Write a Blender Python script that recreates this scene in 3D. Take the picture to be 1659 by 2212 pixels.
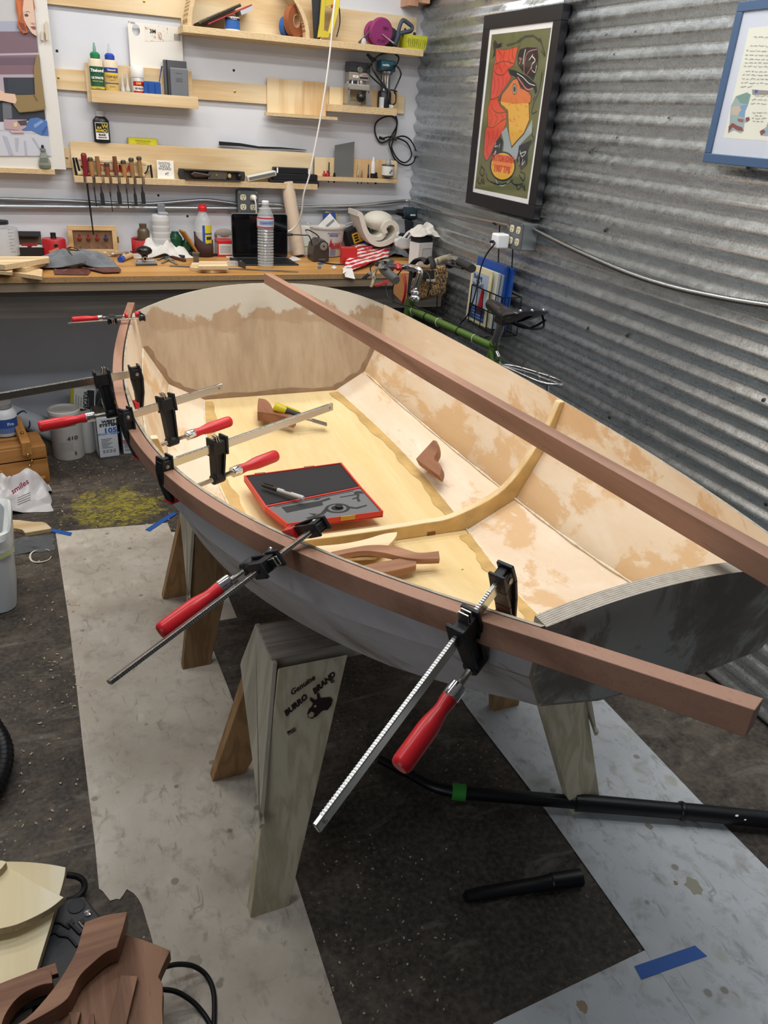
import bpy, bmesh, math, random
from mathutils import Vector, Matrix, Euler, noise as mnoise
random.seed(7)
S = bpy.context.scene
COL = S.collection
PI = math.pi
for _o in list(bpy.data.objects): bpy.data.objects.remove(_o)

# ---------------------------------------------------------------- camera
CAM = Vector((0, 0, 1.667)); FPX = 1682.5; CX, CY = 829.5, 1106.0
def _camrot():
    ya, pi, ro = math.radians(24.2565), math.radians(-26.918), math.radians(3.979)
    f = Vector((math.sin(ya)*math.cos(pi), math.cos(ya)*math.cos(pi), math.sin(pi)))
    r = Vector((math.cos(ya), -math.sin(ya), 0)); u = r.cross(f)
    c, s = math.cos(ro), math.sin(ro)
    return (r*c + u*s), (u*c - r*s), f
CR, CU, CF = _camrot()
cd = bpy.data.cameras.new('camera'); cam = bpy.data.objects.new('camera', cd); COL.objects.link(cam)
cd.sensor_fit = 'VERTICAL'; cd.sensor_height = 36.0; cd.lens = FPX/2212*36.0; cd.clip_start = 0.02
Rm = Matrix((CR, CU, -CF)).transposed().to_4x4()
cam.matrix_world = Matrix.Translation(CAM) @ Rm
S.camera = cam

# ---------------------------------------------------------------- light
W = bpy.data.worlds.new('world'); S.world = W; W.use_nodes = True
W.node_tree.nodes['Background'].inputs[0].default_value = (0.6, 0.7, 0.9, 1)
W.node_tree.nodes['Background'].inputs[1].default_value = 0.15
S.view_settings.view_transform = 'Standard'; S.view_settings.look = 'None'
S.view_settings.gamma = 1.0; S.view_settings.use_curve_mapping = False
S.view_settings.exposure = -0.13
def strip_light(x, y, z, length, watts, col, rot=0):
    l = bpy.data.lights.new('strip_lamp', 'AREA'); l.shape = 'RECTANGLE'
    l.size = length; l.size_y = 0.14; l.energy = watts; l.color = col
    o = bpy.data.objects.new('strip_lamp', l); COL.objects.link(o)
    o.location = (x, y, z - 0.065); o.rotation_euler = (0, 0, rot)
    return o
STRIPS = [(-.75, 3.62, 2.80, 1.3, 14, (1.0, .97, .92), 0), (.95, 3.62, 2.80, 1.3, 16, (1.0, .97, .92), 0),
          (-.55, 2.75, 2.80, 1.3, 13, (1.0, .95, .88), 0), (.95, 2.75, 2.80, 1.3, 17, (1.0, .95, .88), 0),
          (1.0, 1.9, 2.80, 1.3, 18, (.98, .97, .96), 0), (1.0, 1.15, 2.80, 1.3, 18, (.92, .96, 1.0), 0),
          (-.6, 1.3, 2.80, 1.3, 10, (.95, .97, 1.0), 0)]
for s_ in STRIPS: strip_light(*s_)
# daylight from the open roller door in the left wall, behind the camera
_l = bpy.data.lights.new('door_daylight','AREA'); _l.shape = 'RECTANGLE'; _l.size = 2.4; _l.size_y = 2.2; _l.energy = 28; _l.color = (.84,.92,1.0)
_o = bpy.data.objects.new('door_daylight',_l); COL.objects.link(_o); _o.location = (-3.16,-1.3,1.35); _o.rotation_euler = (PI/2,0,-PI/2)

# ---------------------------------------------------------------- pixel -> plane helpers (1659x2212 frame)
def ray(u, v): return CR*((u-CX)/FPX) - CU*((v-CY)/FPX) + CF
def pz(u, v, z=0.0): d = ray(u, v); return CAM + d*((z-CAM.z)/d.z)
def py(u, v, y): d = ray(u, v); return CAM + d*((y-CAM.y)/d.y)
def px(u, v, x): d = ray(u, v); return CAM + d*((x-CAM.x)/d.x)
def pd(u, v, t): return CAM + ray(u, v)*t
def depth(P): return (Vector(P)-CAM).dot(CF)
def mpp(P): return depth(P)/FPX

# ---------------------------------------------------------------- mesh builder
class MB:
    def __init__(s): s.v = []; s.f = []; s.m = []; s.T = Matrix.Identity(4); s.mi = 0
    def add(s, vs, fs, mi=None):
        b = len(s.v); s.v += [s.T @ Vector(p) for p in vs]
        s.f += [tuple(b+i for i in f) for f in fs]; s.m += [s.mi if mi is None else mi]*len(fs); return s
    def at(s, loc=(0,0,0), rot=(0,0,0), sc=(1,1,1)):
        s.T = Matrix.LocRotScale(Vector(loc), Euler(rot), Vector(sc)); return s
    def frame(s, o, x, y, z):
        m = Matrix.Identity(4)
        for i, a in enumerate((x, y, z)):
            for r in range(3): m[r][i] = a[r]
        for r in range(3): m[r][3] = o[r]
        s.T = m; return s
    def box(s, x0, x1, y0, y1, z0, z1, mi=None):
        v = [(x0,y0,z0),(x1,y0,z0),(x1,y1,z0),(x0,y1,z0),(x0,y0,z1),(x1,y0,z1),(x1,y1,z1),(x0,y1,z1)]
        return s.add(v, [(0,3,2,1),(4,5,6,7),(0,1,5,4),(1,2,6,5),(2,3,7,6),(3,0,4,7)], mi)
    def bc(s, c, d, mi=None):
        return s.box(c[0]-d[0]/2,c[0]+d[0]/2,c[1]-d[1]/2,c[1]+d[1]/2,c[2]-d[2]/2,c[2]+d[2]/2,mi)
    def hexa(s, p8, mi=None):
        return s.add(p8, [(0,3,2,1),(4,5,6,7),(0,1,5,4),(1,2,6,5),(2,3,7,6),(3,0,4,7)], mi)
    def prism(s, poly, h0, h1, ax='z', side=None, cap=None):
        n = len(poly)
        def q(p, h): return {'z':(p[0],p[1],h),'y':(p[0],h,p[1]),'x':(h,p[0],p[1])}[ax]
        v = [q(p,h0) for p in poly]+[q(p,h1) for p in poly]
        s.add(v, [tuple(range(n-1,-1,-1)), tuple(range(n,2*n))], cap)
        b = len(s.v)-2*n
        s.f += [(b+i,b+(i+1)%n,b+n+(i+1)%n,b+n+i) for i in range(n)]
        s.m += [s.mi if side is None else side]*n; return s
    def tube(s, pts, r, n=8, closed=False, mi=None, flat=1.0):
        pts = [Vector(p) for p in pts]; N = len(pts); rs = r if isinstance(r,(list,tuple)) else [r]*N
        vs = []; up = None
        for i,p in enumerate(pts):
            a = pts[(i-1)%N] if (closed or i>0) else p; b = pts[(i+1)%N] if (closed or i<N-1) else p
            t = (b-a); t = t.normalized() if t.length>1e-9 else Vector((0,0,1))
            if up is None: up = Vector((0,0,1)) if abs(t.z)<.9 else Vector((1,0,0))
            x = up.cross(t)
            if x.length<1e-6: x = Vector((1,0,0)).cross(t)
            x.normalize(); y = t.cross(x); up = y
            vs += [p + x*(math.cos(2*PI*k/n)*rs[i]) + y*(math.sin(2*PI*k/n)*rs[i]*flat) for k in range(n)]
        fs = []
        for i in range(N if closed else N-1):
            j = (i+1)%N
            fs += [(i*n+k, i*n+(k+1)%n, j*n+(k+1)%n, j*n+k) for k in range(n)]
        if not closed: fs += [tuple(range(n-1,-1,-1)), tuple((N-1)*n+k for k in range(n))]
        return s.add(vs, fs, mi)
    def lathe(s, prof, n=24, c=(0,0,0), sx=1, sy=1, mi=None):
        vs = []; fs = []; N = len(prof)
        for r,z in prof: vs += [(c[0]+r*math.cos(2*PI*k/n)*sx, c[1]+r*math.sin(2*PI*k/n)*sy, c[2]+z) for k in range(n)]
        for i in range(N-1): fs += [(i*n+k, i*n+(k+1)%n, (i+1)*n+(k+1)%n, (i+1)*n+k) for k in range(n)]
        if prof[0][0]>1e-6: fs.append(tuple(range(n-1,-1,-1)))
        if prof[-1][0]>1e-6: fs.append(tuple((N-1)*n+k for k in range(n)))
        return s.add(vs, fs, mi)
    def shell(s, prof, n=24, c=(0,0,0), sx=1, sy=1, mi=None):   # open lathe (no caps)
        vs = []; fs = []; N = len(prof)
        for r,z in prof: vs += [(c[0]+r*math.cos(2*PI*k/n)*sx, c[1]+r*math.sin(2*PI*k/n)*sy, c[2]+z) for k in range(n)]
        for i in range(N-1): fs += [(i*n+k, i*n+(k+1)%n, (i+1)*n+(k+1)%n, (i+1)*n+k) for k in range(n)]
        return s.add(vs, fs, mi)
    def grid(s, fn, nu, nv, mi=None):
        vs = [fn(i/nu, j/nv) for i in range(nu+1) for j in range(nv+1)]
        return s.add(vs, [(i*(nv+1)+j, (i+1)*(nv+1)+j, (i+1)*(nv+1)+j+1, i*(nv+1)+j+1) for i in range(nu) for j in range(nv)], mi)
    def slab(s, fa, fb, nu, nv, ma=0, mb=0, me=0):       # closed solid between two grids
        s.grid(fa, nu, nv, ma); a = len(s.v)-(nu+1)*(nv+1)
        s.grid(fb, nu, nv, mb); b = len(s.v)-(nu+1)*(nv+1)
        for k in range(len(s.f)-nu*nv, len(s.f)): s.f[k] = s.f[k][::-1]
        ring = [i*(nv+1) for i in range(nu+1)] + [nu*(nv+1)+j for j in range(1,nv+1)] + [i*(nv+1)+nv for i in range(nu-1,-1,-1)] + [j for j in range(nv-1,0,-1)]
        n = len(ring)
        s.f += [(a+ring[k], b+ring[k], b+ring[(k+1)%n], a+ring[(k+1)%n]) for k in range(n)]; s.m += [me]*n
        return s
    def sphere(s, c, r, n=12, m=8, mi=None):
        if not isinstance(r,(list,tuple)): r = (r,r,r)
        vs = [(c[0],c[1],c[2]-r[2])]
        for i in range(1,m):
            a = -PI/2+PI*i/m
            vs += [(c[0]+r[0]*math.cos(a)*math.cos(2*PI*k/n), c[1]+r[1]*math.cos(a)*math.sin(2*PI*k/n), c[2]+r[2]*math.sin(a)) for k in range(n)]
        vs.append((c[0],c[1],c[2]+r[2])); L = len(vs)-1
        fs = [(0,1+(k+1)%n,1+k) for k in range(n)]
        for i in range(m-2): fs += [(1+i*n+k,1+i*n+(k+1)%n,1+(i+1)*n+(k+1)%n,1+(i+1)*n+k) for k in range(n)]
        fs += [(L,1+(m-2)*n+k,1+(m-2)*n+(k+1)%n) for k in range(n)]
        return s.add(vs, fs, mi)
    def build(s, name, mats, parent=None, smooth=0, bevel=0, local=False, seg=2, kind=None, label=None):
        me = bpy.data.meshes.new(name)
        vs = s.v
        if parent is not None and not local:
            inv = wm(parent).inverted(); vs = [inv @ v for v in vs]
        me.from_pydata([tuple(v) for v in vs], [], s.f)
        if not isinstance(mats,(list,tuple)): mats = [mats]
        for m in mats: me.materials.append(m)
        if len(mats)>1: me.polygons.foreach_set('material_index', s.m)
        bm = bmesh.new(); bm.from_mesh(me); bmesh.ops.recalc_face_normals(bm, faces=bm.faces); bm.to_mesh(me); bm.free()
        o = bpy.data.objects.new(name, me); COL.objects.link(o)
        if parent is not None: o.parent = parent
        if smooth:
            me.polygons.foreach_set('use_smooth', [True]*len(me.polygons)); me.set_sharp_from_angle(angle=math.radians(smooth if smooth>1 else 40))
        if bevel:
            b = o.modifiers.new('bevel','BEVEL'); b.width = bevel; b.segments = seg; b.limit_method = 'ANGLE'; b.angle_limit = math.radians(40)
        if kind: o['kind'] = kind
        if label: o['label'] = label
        return o
def wm(o):
    m = o.matrix_basis.copy()
    while o.parent is not None: o = o.parent; m = o.matrix_basis @ m
    return m
def thing(name, label, cat, loc=(0,0,0), rz=0.0, group=None, rot=None):
    o = bpy.data.objects.new(name, None); COL.objects.link(o); o.empty_display_size = .05
    o.matrix_basis = Matrix.LocRotScale(Vector(loc), Euler(rot if rot else (0,0,rz)), None)
    tag(o, label, cat, group); return o
def tag(o, label, cat, group=None, kind=None):
    o['label'] = label; o['category'] = cat
    if group: o['group'] = group
    if kind: o['kind'] = kind
    return o
def copy_tree(o, parent=None):
    c = o.copy(); COL.objects.link(c)
    if parent is not None: c.parent = parent
    for ch in list(o.children): copy_tree(ch, c)
    return c
def struct(o): o['kind'] = 'structure'; return o
_fc = {}
def text(s, size, mat, parent, M4, name='lettering', ext=0.0003, shear=0, bold=0, align='CENTER', local=True, sx=1.0):
    cu = bpy.data.curves.new('t','FONT'); cu.body = s; cu.size = size; cu.extrude = ext; cu.shear = shear; cu.offset = bold
    cu.align_x = align; cu.align_y = 'CENTER'; cu.resolution_u = 2
    to = bpy.data.objects.new('t', cu); COL.objects.link(to)
    dg = bpy.context.evaluated_depsgraph_get(); me = bpy.data.meshes.new_from_object(to.evaluated_get(dg))
    bpy.data.objects.remove(to); bpy.data.curves.remove(cu)
    me.materials.clear(); me.materials.append(mat)
    me.transform(Matrix.Diagonal((sx,1,1,1)))
    me.transform(M4 if (local or parent is None) else wm(parent).inverted() @ M4)
    o = bpy.data.objects.new(name, me); COL.objects.link(o); o.parent = parent
    return o
def MF(o, x, n):      # matrix for flat lettering: origin, text direction, outward normal
    x = Vector(x).normalized(); n = Vector(n).normalized(); y = n.cross(x)
    m = Matrix((x, y, n)).transposed().to_4x4(); m.translation = Vector(o); return m
def cr(pts, n=6, closed=False):    # Catmull-Rom smoothing
    P = [Vector(p) for p in pts]; N = len(P); out = []
    for i in range(N if closed else N-1):
        p0 = P[(i-1)%N] if closed or i>0 else P[0]; p1 = P[i]; p2 = P[(i+1)%N]; p3 = P[(i+2)%N] if closed or i<N-2 else P[-1]
        for k in range(n):
            t = k/n
            out.append(.5*((2*p1)+(p2-p0)*t+(2*p0-5*p1+4*p2-p3)*t*t+(3*p1-p0-3*p2+p3)*t**3))
    if not closed: out.append(P[-1])
    return out
def rrect(x0, x1, y0, y1, r, n=4):
    out = []
    for cx, cy, a in ((x1-r,y1-r,0),(x0+r,y1-r,PI/2),(x0+r,y0+r,PI),(x1-r,y0+r,1.5*PI)):
        out += [(cx+r*math.cos(a+PI/2*k/n), cy+r*math.sin(a+PI/2*k/n)) for k in range(n+1)]
    return out
def smooth_poly(L, it=2, keep=.72):
    P = [Vector((a,b)) for a,b in L]
    for _ in range(it):
        out = []; n = len(P)
        for i in range(n):
            a,b,c = P[i-1],P[i],P[(i+1)%n]; d1,d2 = (b-a),(c-b)
            if d1.length<1e-9 or d2.length<1e-9: out.append(b); continue
            if d1.normalized().dot(d2.normalized())<keep: out.append(b)
            else: out += [b-d1*.25, b+d2*.25]
        P = out
    return [(p.x,p.y) for p in P]
def circ(cx, cy, r, n=20, ry=None): return [(cx+r*math.cos(2*PI*k/n), cy+(ry or r)*math.sin(2*PI*k/n)) for k in range(n)]

# ---------------------------------------------------------------- materials
def lin(h):
    h = h.lstrip('#'); c = [int(h[i:i+2],16)/255 for i in (0,2,4)]
    return tuple((x/12.92 if x<=.04045 else ((x+.055)/1.055)**2.4) for x in c)+(1.0,)
_mc = {}
def mat(col, rough=.5, metal=0.0, spec=.5, trans=0.0, alpha=1.0, emit=0, ior=1.45, bump=0, bscale=60, var=0):
    key = (col,rough,metal,spec,trans,alpha,emit,bump,bscale,var)
    if key in _mc: return _mc[key]
    m = bpy.data.materials.new('paint_'+col.strip('#')); m.use_nodes = True
    nt = m.node_tree; b = nt.nodes['Principled BSDF']
    b.inputs['Base Color'].default_value = lin(col); b.inputs['Roughness'].default_value = rough
    b.inputs['Metallic'].default_value = metal; b.inputs['Specular IOR Level'].default_value = spec
    b.inputs['Transmission Weight'].default_value = trans; b.inputs['Alpha'].default_value = alpha; b.inputs['IOR'].default_value = ior
    if emit: b.inputs['Emission Color'].default_value = lin(col); b.inputs['Emission Strength'].default_value = emit
    if bump or var:
        tc = nt.nodes.new('ShaderNodeTexCoord'); no = nt.nodes.new('ShaderNodeTexNoise'); no.inputs['Scale'].default_value = bscale; no.inputs['Detail'].default_value = 6
        nt.links.new(tc.outputs['Object'], no.inputs['Vector'])
        if bump:
            bp = nt.nodes.new('ShaderNodeBump'); bp.inputs['Strength'].default_value = bump; bp.inputs['Distance'].default_value = .01
            nt.links.new(no.outputs['Fac'], bp.inputs['Height']); nt.links.new(bp.outputs['Normal'], b.inputs['Normal'])
        if var:
            mx = nt.nodes.new('ShaderNodeMixRGB'); mx.blend_type = 'MULTIPLY'; mx.inputs[0].default_value = var; mx.inputs[1].default_value = lin(col)
            rp = nt.nodes.new('ShaderNodeValToRGB'); rp.color_ramp.elements[0].position = .3; rp.color_ramp.elements[1].position = .7
            nt.links.new(no.outputs['Fac'], rp.inputs[0]); nt.links.new(rp.outputs[0], mx.inputs[2]); nt.links.new(mx.outputs[0], b.inputs['Base Color'])
    _mc[key] = m; return m
class NT:
    def __init__(s, name):
        s.m = bpy.data.materials.new(name); s.m.use_nodes = True; s.nt = s.m.node_tree; s.b = s.nt.nodes['Principled BSDF']
        s.tc = s.nt.nodes.new('ShaderNodeTexCoord')
    def link(s, a, b): s.nt.links.new(a, b)
    def mapping(s, scale=(1,1,1), rot=(0,0,0), loc=(0,0,0), src='Object'):
        n = s.nt.nodes.new('ShaderNodeMapping'); n.inputs['Scale'].default_value = scale; n.inputs['Rotation'].default_value = rot; n.inputs['Location'].default_value = loc
        s.link(s.tc.outputs[src], n.inputs['Vector']); return n.outputs[0]
    def noise(s, vec, scale=5, detail=6, rough=.6, dist=0):
        n = s.nt.nodes.new('ShaderNodeTexNoise'); s.link(vec, n.inputs['Vector'])
        n.inputs['Scale'].default_value = scale; n.inputs['Detail'].default_value = detail; n.inputs['Roughness'].default_value = rough; n.inputs['Distortion'].default_value = dist
        return n.outputs['Fac']
    def wave(s, vec, scale=5, dist=3, detail=2, dscale=1, dr='X', prof='SIN'):
        n = s.nt.nodes.new('ShaderNodeTexWave'); s.link(vec, n.inputs['Vector']); n.bands_direction = dr; n.wave_profile = prof
        n.inputs['Scale'].default_value = scale; n.inputs['Distortion'].default_value = dist; n.inputs['Detail'].default_value = detail; n.inputs['Detail Scale'].default_value = dscale
        return n.outputs['Fac']
    def voro(s, vec, scale=5, feat='F1', rand=1.0):
        n = s.nt.nodes.new('ShaderNodeTexVoronoi'); n.feature = feat; s.link(vec, n.inputs['Vector']); n.inputs['Scale'].default_value = scale; n.inputs['Randomness'].default_value = rand
        return n.outputs['Distance']
    def ramp(s, fac, stops):
        n = s.nt.nodes.new('ShaderNodeValToRGB'); e = n.color_ramp.elements
        while len(e)<len(stops): e.new(.5)
        for i,(p,c) in enumerate(stops):
            e[i].position = p; e[i].color = lin(c) if isinstance(c,str) else (c,c,c,1)
        s.link(fac, n.inputs[0]); return n.outputs[0]
    def mix(s, fac, a, b, mode='MIX'):
        n = s.nt.nodes.new('ShaderNodeMixRGB'); n.blend_type = mode
        for i,x in ((0,fac),(1,a),(2,b)):
            if hasattr(x,'links') or hasattr(x,'is_output'): s.link(x, n.inputs[i])
            elif i==0: n.inputs[0].default_value = x
            else: n.inputs[i].default_value = lin(x) if isinstance(x,str) else x
        return n.outputs[0]
    def math(s, op, a, b=0.0):
        n = s.nt.nodes.new('ShaderNodeMath'); n.operation = op
        for i,x in ((0,a),(1,b)):
            if hasattr(x,'is_output'): s.link(x, n.inputs[i])
            else: n.inputs[i].default_value = x
        return n.outputs[0]
    def bump(s, h, st=.3, d=.005):
        n = s.nt.nodes.new('ShaderNodeBump'); n.inputs['Strength'].default_value = st; n.inputs['Distance'].default_value = d
        s.link(h, n.inputs['Height']); s.link(n.outputs[0], s.b.inputs['Normal'])
    def out(s, col=None, rough=.6, metal=0.0, spec=.4):
        if col is not None: s.link(col, s.b.inputs['Base Color'])
        if hasattr(rough,'is_output'): s.link(rough, s.b.inputs['Roughness'])
        else: s.b.inputs['Roughness'].default_value = rough
        s.b.inputs['Metallic'].default_value = metal; s.b.inputs['Specular IOR Level'].default_value = spec
        return s.m
_wc = {}
def wood(c1, c2, axis='x', figure=1.0, rough=.55, scale=1.0, bump=.1, dark=None):
    """grain runs along axis (object space)"""
    key = (c1,c2,axis,figure,rough,scale,dark)
    if key in _wc: return _wc[key]
    t = NT('wood_'+c1.strip('#'))
    k = 60*scale; l = 3*scale
    sc = {'x':(l,k,k),'y':(k,l,k),'z':(k,k,l)}[axis]
    fine = t.noise(t.mapping(sc), 1.0, 5, .65)
    k2, l2 = 9*scale*figure, 1.1*scale*figure
    sc2 = {'x':(l2,k2,k2),'y':(k2,l2,k2),'z':(k2,k2,l2)}[axis]
    big = t.noise(t.mapping(sc2, loc=(3.1,1.7,.4)), 1.0, 2, .5, .6)
    bands = t.math('PINGPONG', t.math('MULTIPLY', big, 7.0), 1.0)
    f = t.math('ADD', t.math('MULTIPLY', fine, .55), t.math('MULTIPLY', bands, .45))
    col = t.ramp(f, [(.28,c2),(.62,c1)])
    if dark:
        pores = t.noise(t.mapping({'x':(22*scale,420*scale,420*scale),'y':(420*scale,22*scale,420*scale),'z':(420*scale,420*scale,22*scale)}[axis]),1,3,.6)
        col = t.mix(t.ramp(pores,[(.60,0.0),(.74,.6)]), col, dark)
    t.bump(f, bump, .002)
    _wc[key] = t.out(col, rough, 0, .35); return _wc[key]
def plyedge(axis='z', n=300, c1='#e4cfa6', c2='#b08b5c'):
    key = ('ply',axis,n,c1,c2)
    if key in _wc: return _wc[key]
    t = NT('plywood_edge')
    w = t.wave(t.mapping((1,1,1)), n/6.283*2, .6, 2, 3, axis.upper())
    col = t.ramp(w, [(.35,c2),(.6,c1)])
    g = t.noise(t.mapping((90,90,90)),1,4,.6)
    col = t.mix(.16, col, t.ramp(g,[(.3,'#8b6b45'),(.65,'#f0e0bd')]))
    _wc[key] = t.out(col,.7); return _wc[key]

PLY = wood('#e4d0ab','#cfb083','x',.55,.55,1.0,.05)
PLYZ = wood('#e4cea6','#cda878','z',.6,.55,1.0,.05)
PLYE = plyedge('z', 250)
PLYEX = plyedge('x', 250)
MAHOG = wood('#9f7863','#83604c','x',.5,.6,1.3,.15,'#6b4a3a')
MAHOGY = wood('#9f7863','#83604c','y',.5,.6,1.3,.15,'#6b4a3a')
PINE = wood('#cfb083','#a98355','z',1.0,.6,1.0,.1)
BLACK = mat('#15161a',.45); DBLACK = mat('#0c0d10',.6); IRON = mat('#17191d',.5,.0,.4,bump=.15,bscale=500)
STEEL = mat('#c9c7c0',.22,1.0); STEELR = mat('#a9a9a6',.38,1.0); CHROME = mat('#e6e6e8',.08,1.0); BRASS = mat('#b99a55',.3,1.0)
RED = mat('#c8232a',.28,0,.5); WHITE = mat('#ece9e2',.5); WHITEP = mat('#f0eee9',.3); GREY = mat('#7d8086',.5); DGREY = mat('#3a3c41',.55)
BLUE = mat('#1f4f9e',.4); RUB = mat('#101114',.55)
# ================================================================ SETTING
XR = 1.965; YB = 4.30
def floor_mat():
    t = NT('stained_concrete'); v = t.mapping((1,1,1))
    big = t.noise(v, 1.3, 5, .6, .3); fine = t.noise(v, 14, 8, .7); gr = t.noise(v, 70, 4, .6)
    col = t.ramp(t.math('ADD', t.math('MULTIPLY',big,.5), t.math('MULTIPLY',fine,.5)), [(.36,'#262321'),(.49,'#3f3934'),(.60,'#645b51')])
    col = t.mix(t.math('MULTIPLY', t.ramp(gr,[(.4,0.0),(.75,1.0)]), .4), col, '#7d7468')
    # pale worn scuffs
    sc = t.noise(t.mapping((2.2,5.5,1), (0,0,.5)), 1.6, 9, .72, .8)
    col = t.mix(t.math('MULTIPLY', t.ramp(sc,[(.55,0.0),(.68,1.0)]), .5), col, '#8f8a80')
    # paint flecks
    vo = t.voro(v, 42); msk = t.noise(v, 3.2, 4, .6)
    col = t.mix(t.math('MULTIPLY', t.ramp(vo,[(.06,1.0),(.15,0.0)]), t.ramp(msk,[(.45,0.0),(.62,.85)])), col, '#b9ae97')
    vo2 = t.voro(t.mapping((1,1,1),(0,0,.3),(3,5,0)), 95)
    col = t.mix(t.math('MULTIPLY', t.ramp(vo2,[(.05,.8),(.12,0.0)]), t.ramp(msk,[(.5,0.0),(.6,1.0)])), col, '#cfc6b2')
    # yellow spill
    sx = t.nt.nodes.new('ShaderNodeSeparateXYZ'); t.link(v, sx.inputs[0])
    c = pz(255,1095,0); a = .235; b = .235
    dx = t.math('MULTIPLY', t.math('SUBTRACT', sx.outputs[0], c.x), 1/a); dy = t.math('MULTIPLY', t.math('SUBTRACT', sx.outputs[1], c.y), 1/b)
    d = t.math('SQRT', t.math('ADD', t.math('MULTIPLY',dx,dx), t.math('MULTIPLY',dy,dy)))
    yn = t.noise(v, 7, 8, .7, 1.2)
    k = t.math('SUBTRACT', t.math('ADD', yn, .52), t.math('MULTIPLY', d, .55))
    fil = t.noise(t.mapping((1,1.6,1),(0,0,.5)), 20, 7, .7, 2.0)
    ym = t.math('MULTIPLY', t.ramp(k,[(.52,0.0),(.66,.85)]), t.ramp(fil,[(.44,.08),(.58,1.0)]))
    col = t.mix(ym, col, '#b0a334')
    t.bump(fine, .25, .006)
    return t.out(col, t.ramp(fine,[(.3,.55),(.7,.85)]), 0, .35)
struct(MB().box(-3.2,XR+.15,-3.0,YB+.05,-.12,0).build('floor', floor_mat()))
WALLW = NT('white_wall_paint'); _v = WALLW.mapping((1,1,1)); WALLW.bump(WALLW.noise(_v,55,4,.6),.08,.004)
WALLW = WALLW.out(WALLW.ramp(WALLW.noise(_v,1.7,4,.6),[(.3,'#cfd2da'),(.7,'#dadce1')]), .55, 0, .35)
struct(MB().box(-3.2,XR+.15,YB,YB+.12,0,3.0).build('wall_back', WALLW))
DIM = mat('#77746f',.8)
_wl = MB(); _wl.box(-3.3,-3.2,-.1,YB+.05,0,3.0); _wl.box(-3.3,-3.2,-3.0,-2.5,0,3.0); _wl.box(-3.3,-3.2,-2.5,-.1,2.5,3.0); _wl.box(-3.3,-3.2,-2.5,-.1,0,.2)
struct(_wl.build('wall_left', DIM))
struct(MB().box(-3.2,XR+.15,-3.1,-3.0,0,3.0).build('wall_front', mat('#7d7a76',.8)))
struct(MB().box(-3.2,XR+.15,-3.0,YB+.05,3.0,3.1).build('ceiling', mat('#cfd0d2',.8)))
# corrugated galvanised sheet wall
def galv():
    t = NT('galvanised_sheet'); v = t.mapping((1,1,1))
    sp = t.voro(v, 130); n1 = t.noise(t.mapping((3,1.1,3)), 1.5, 6, .65); n2 = t.noise(v, 30, 5, .6)
    col = t.ramp(sp, [(.1,'#c6ced3'),(.55,'#eaf0f4')])
    col = t.mix(t.ramp(n1,[(.45,0.0),(.75,.6)]), col, '#a9afb0')
    st = t.noise(t.mapping((6,.5,22),(0,0,0),(4,2,1)), 1, 7, .7)
    col = t.mix(t.ramp(st,[(.58,0.0),(.72,.6)]), col, '#8f9090')
    t.bump(t.math('ADD', t.math('MULTIPLY',sp,.6), t.math('MULTIPLY',n2,.5)), .13, .003)
    r = t.math('ADD', t.ramp(n2,[(.3,.18),(.7,.34)]), t.math('MULTIPLY', t.ramp(n1,[(.4,0.0),(.7,1.0)]), .12))
    return t.out(col, r, .92, .5)
GALV = galv()
PITCH = .0667
def corr(z, amp=.0090, ph=0.0): return XR - amp*math.sin(2*PI*(z-.010)/PITCH+ph)
def sheet(z0, z1, y0, y1, dx=0.0, tilt=0.0):
    n = int((z1-z0)/PITCH*10); mb = MB()
    for k in range(n+1):
        z = z0+(z1-z0)*k/n
        for y in (y0, y1): mb.v.append(Vector((corr(z)+dx, y, z)))
    mb.f = [(2*k,2*k+1,2*k+3,2*k+2) for k in range(n)]; mb.m = [0]*n
    return mb
def add_solid(o, th):
    m = o.modifiers.new('solid','SOLIDIFY'); m.thickness = th; m.offset = -1
wr = struct(MB().box(XR+.022,XR+.15,-3.0,YB+.05,0,3.0).build('wall_right', mat('#3a3a3a',.9)))
lo = sheet(.0, 1.62, -3.0, YB-.005); ob = lo.build('corrugated_sheet', GALV, wr, smooth=80); add_solid(ob,.001)
up = sheet(1.60, 3.0, -3.0, 3.02, -.003); ob = up.build('corrugated_sheet', GALV, wr, smooth=80); add_solid(ob,.001)
up = sheet(1.60, 3.0, 3.0, YB-.005, -.0045); ob = up.build('corrugated_sheet', GALV, wr, smooth=80); add_solid(ob,.001)
sc_pts = [(1308,76),(1370,69),(1323,118),(1437,255),(1327,298),(1265,328),(1298,498),(1605,362),(1268,709),(1345,725),(1645,865),(1311,902),(1648,1090)]
first = None
for u,v in sc_pts:
    P = px(u,v,XR-.012)
    if first is None:
        mb = MB(); mb.at((0,0,0),(0,-PI/2,0)); mb.lathe([(.007,-.004),(.007,.0),(.0045,.001),(.0045,.004),(0,.005)],10)
        first = mb.build('sheet_screw', mat('#5c5c5a',.4,.8), wr, smooth=40, local=True); c = first
    else:
        c = first.copy(); COL.objects.link(c)
    c.location = (corr(P.z)-.001, P.y, P.z)
# wall holes / seams on back wall
for i,(u,v) in enumerate([(123,110),(342,422),(405,467),(505,152)]):
    P = py(u,v,YB); MB().at(P,(PI/2,0,0)).lathe([(.006,-.0005),(.006,.001),(0,.0012)],10).build('screw_hole', DBLACK, bpy.data.objects['wall_back'])
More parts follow.
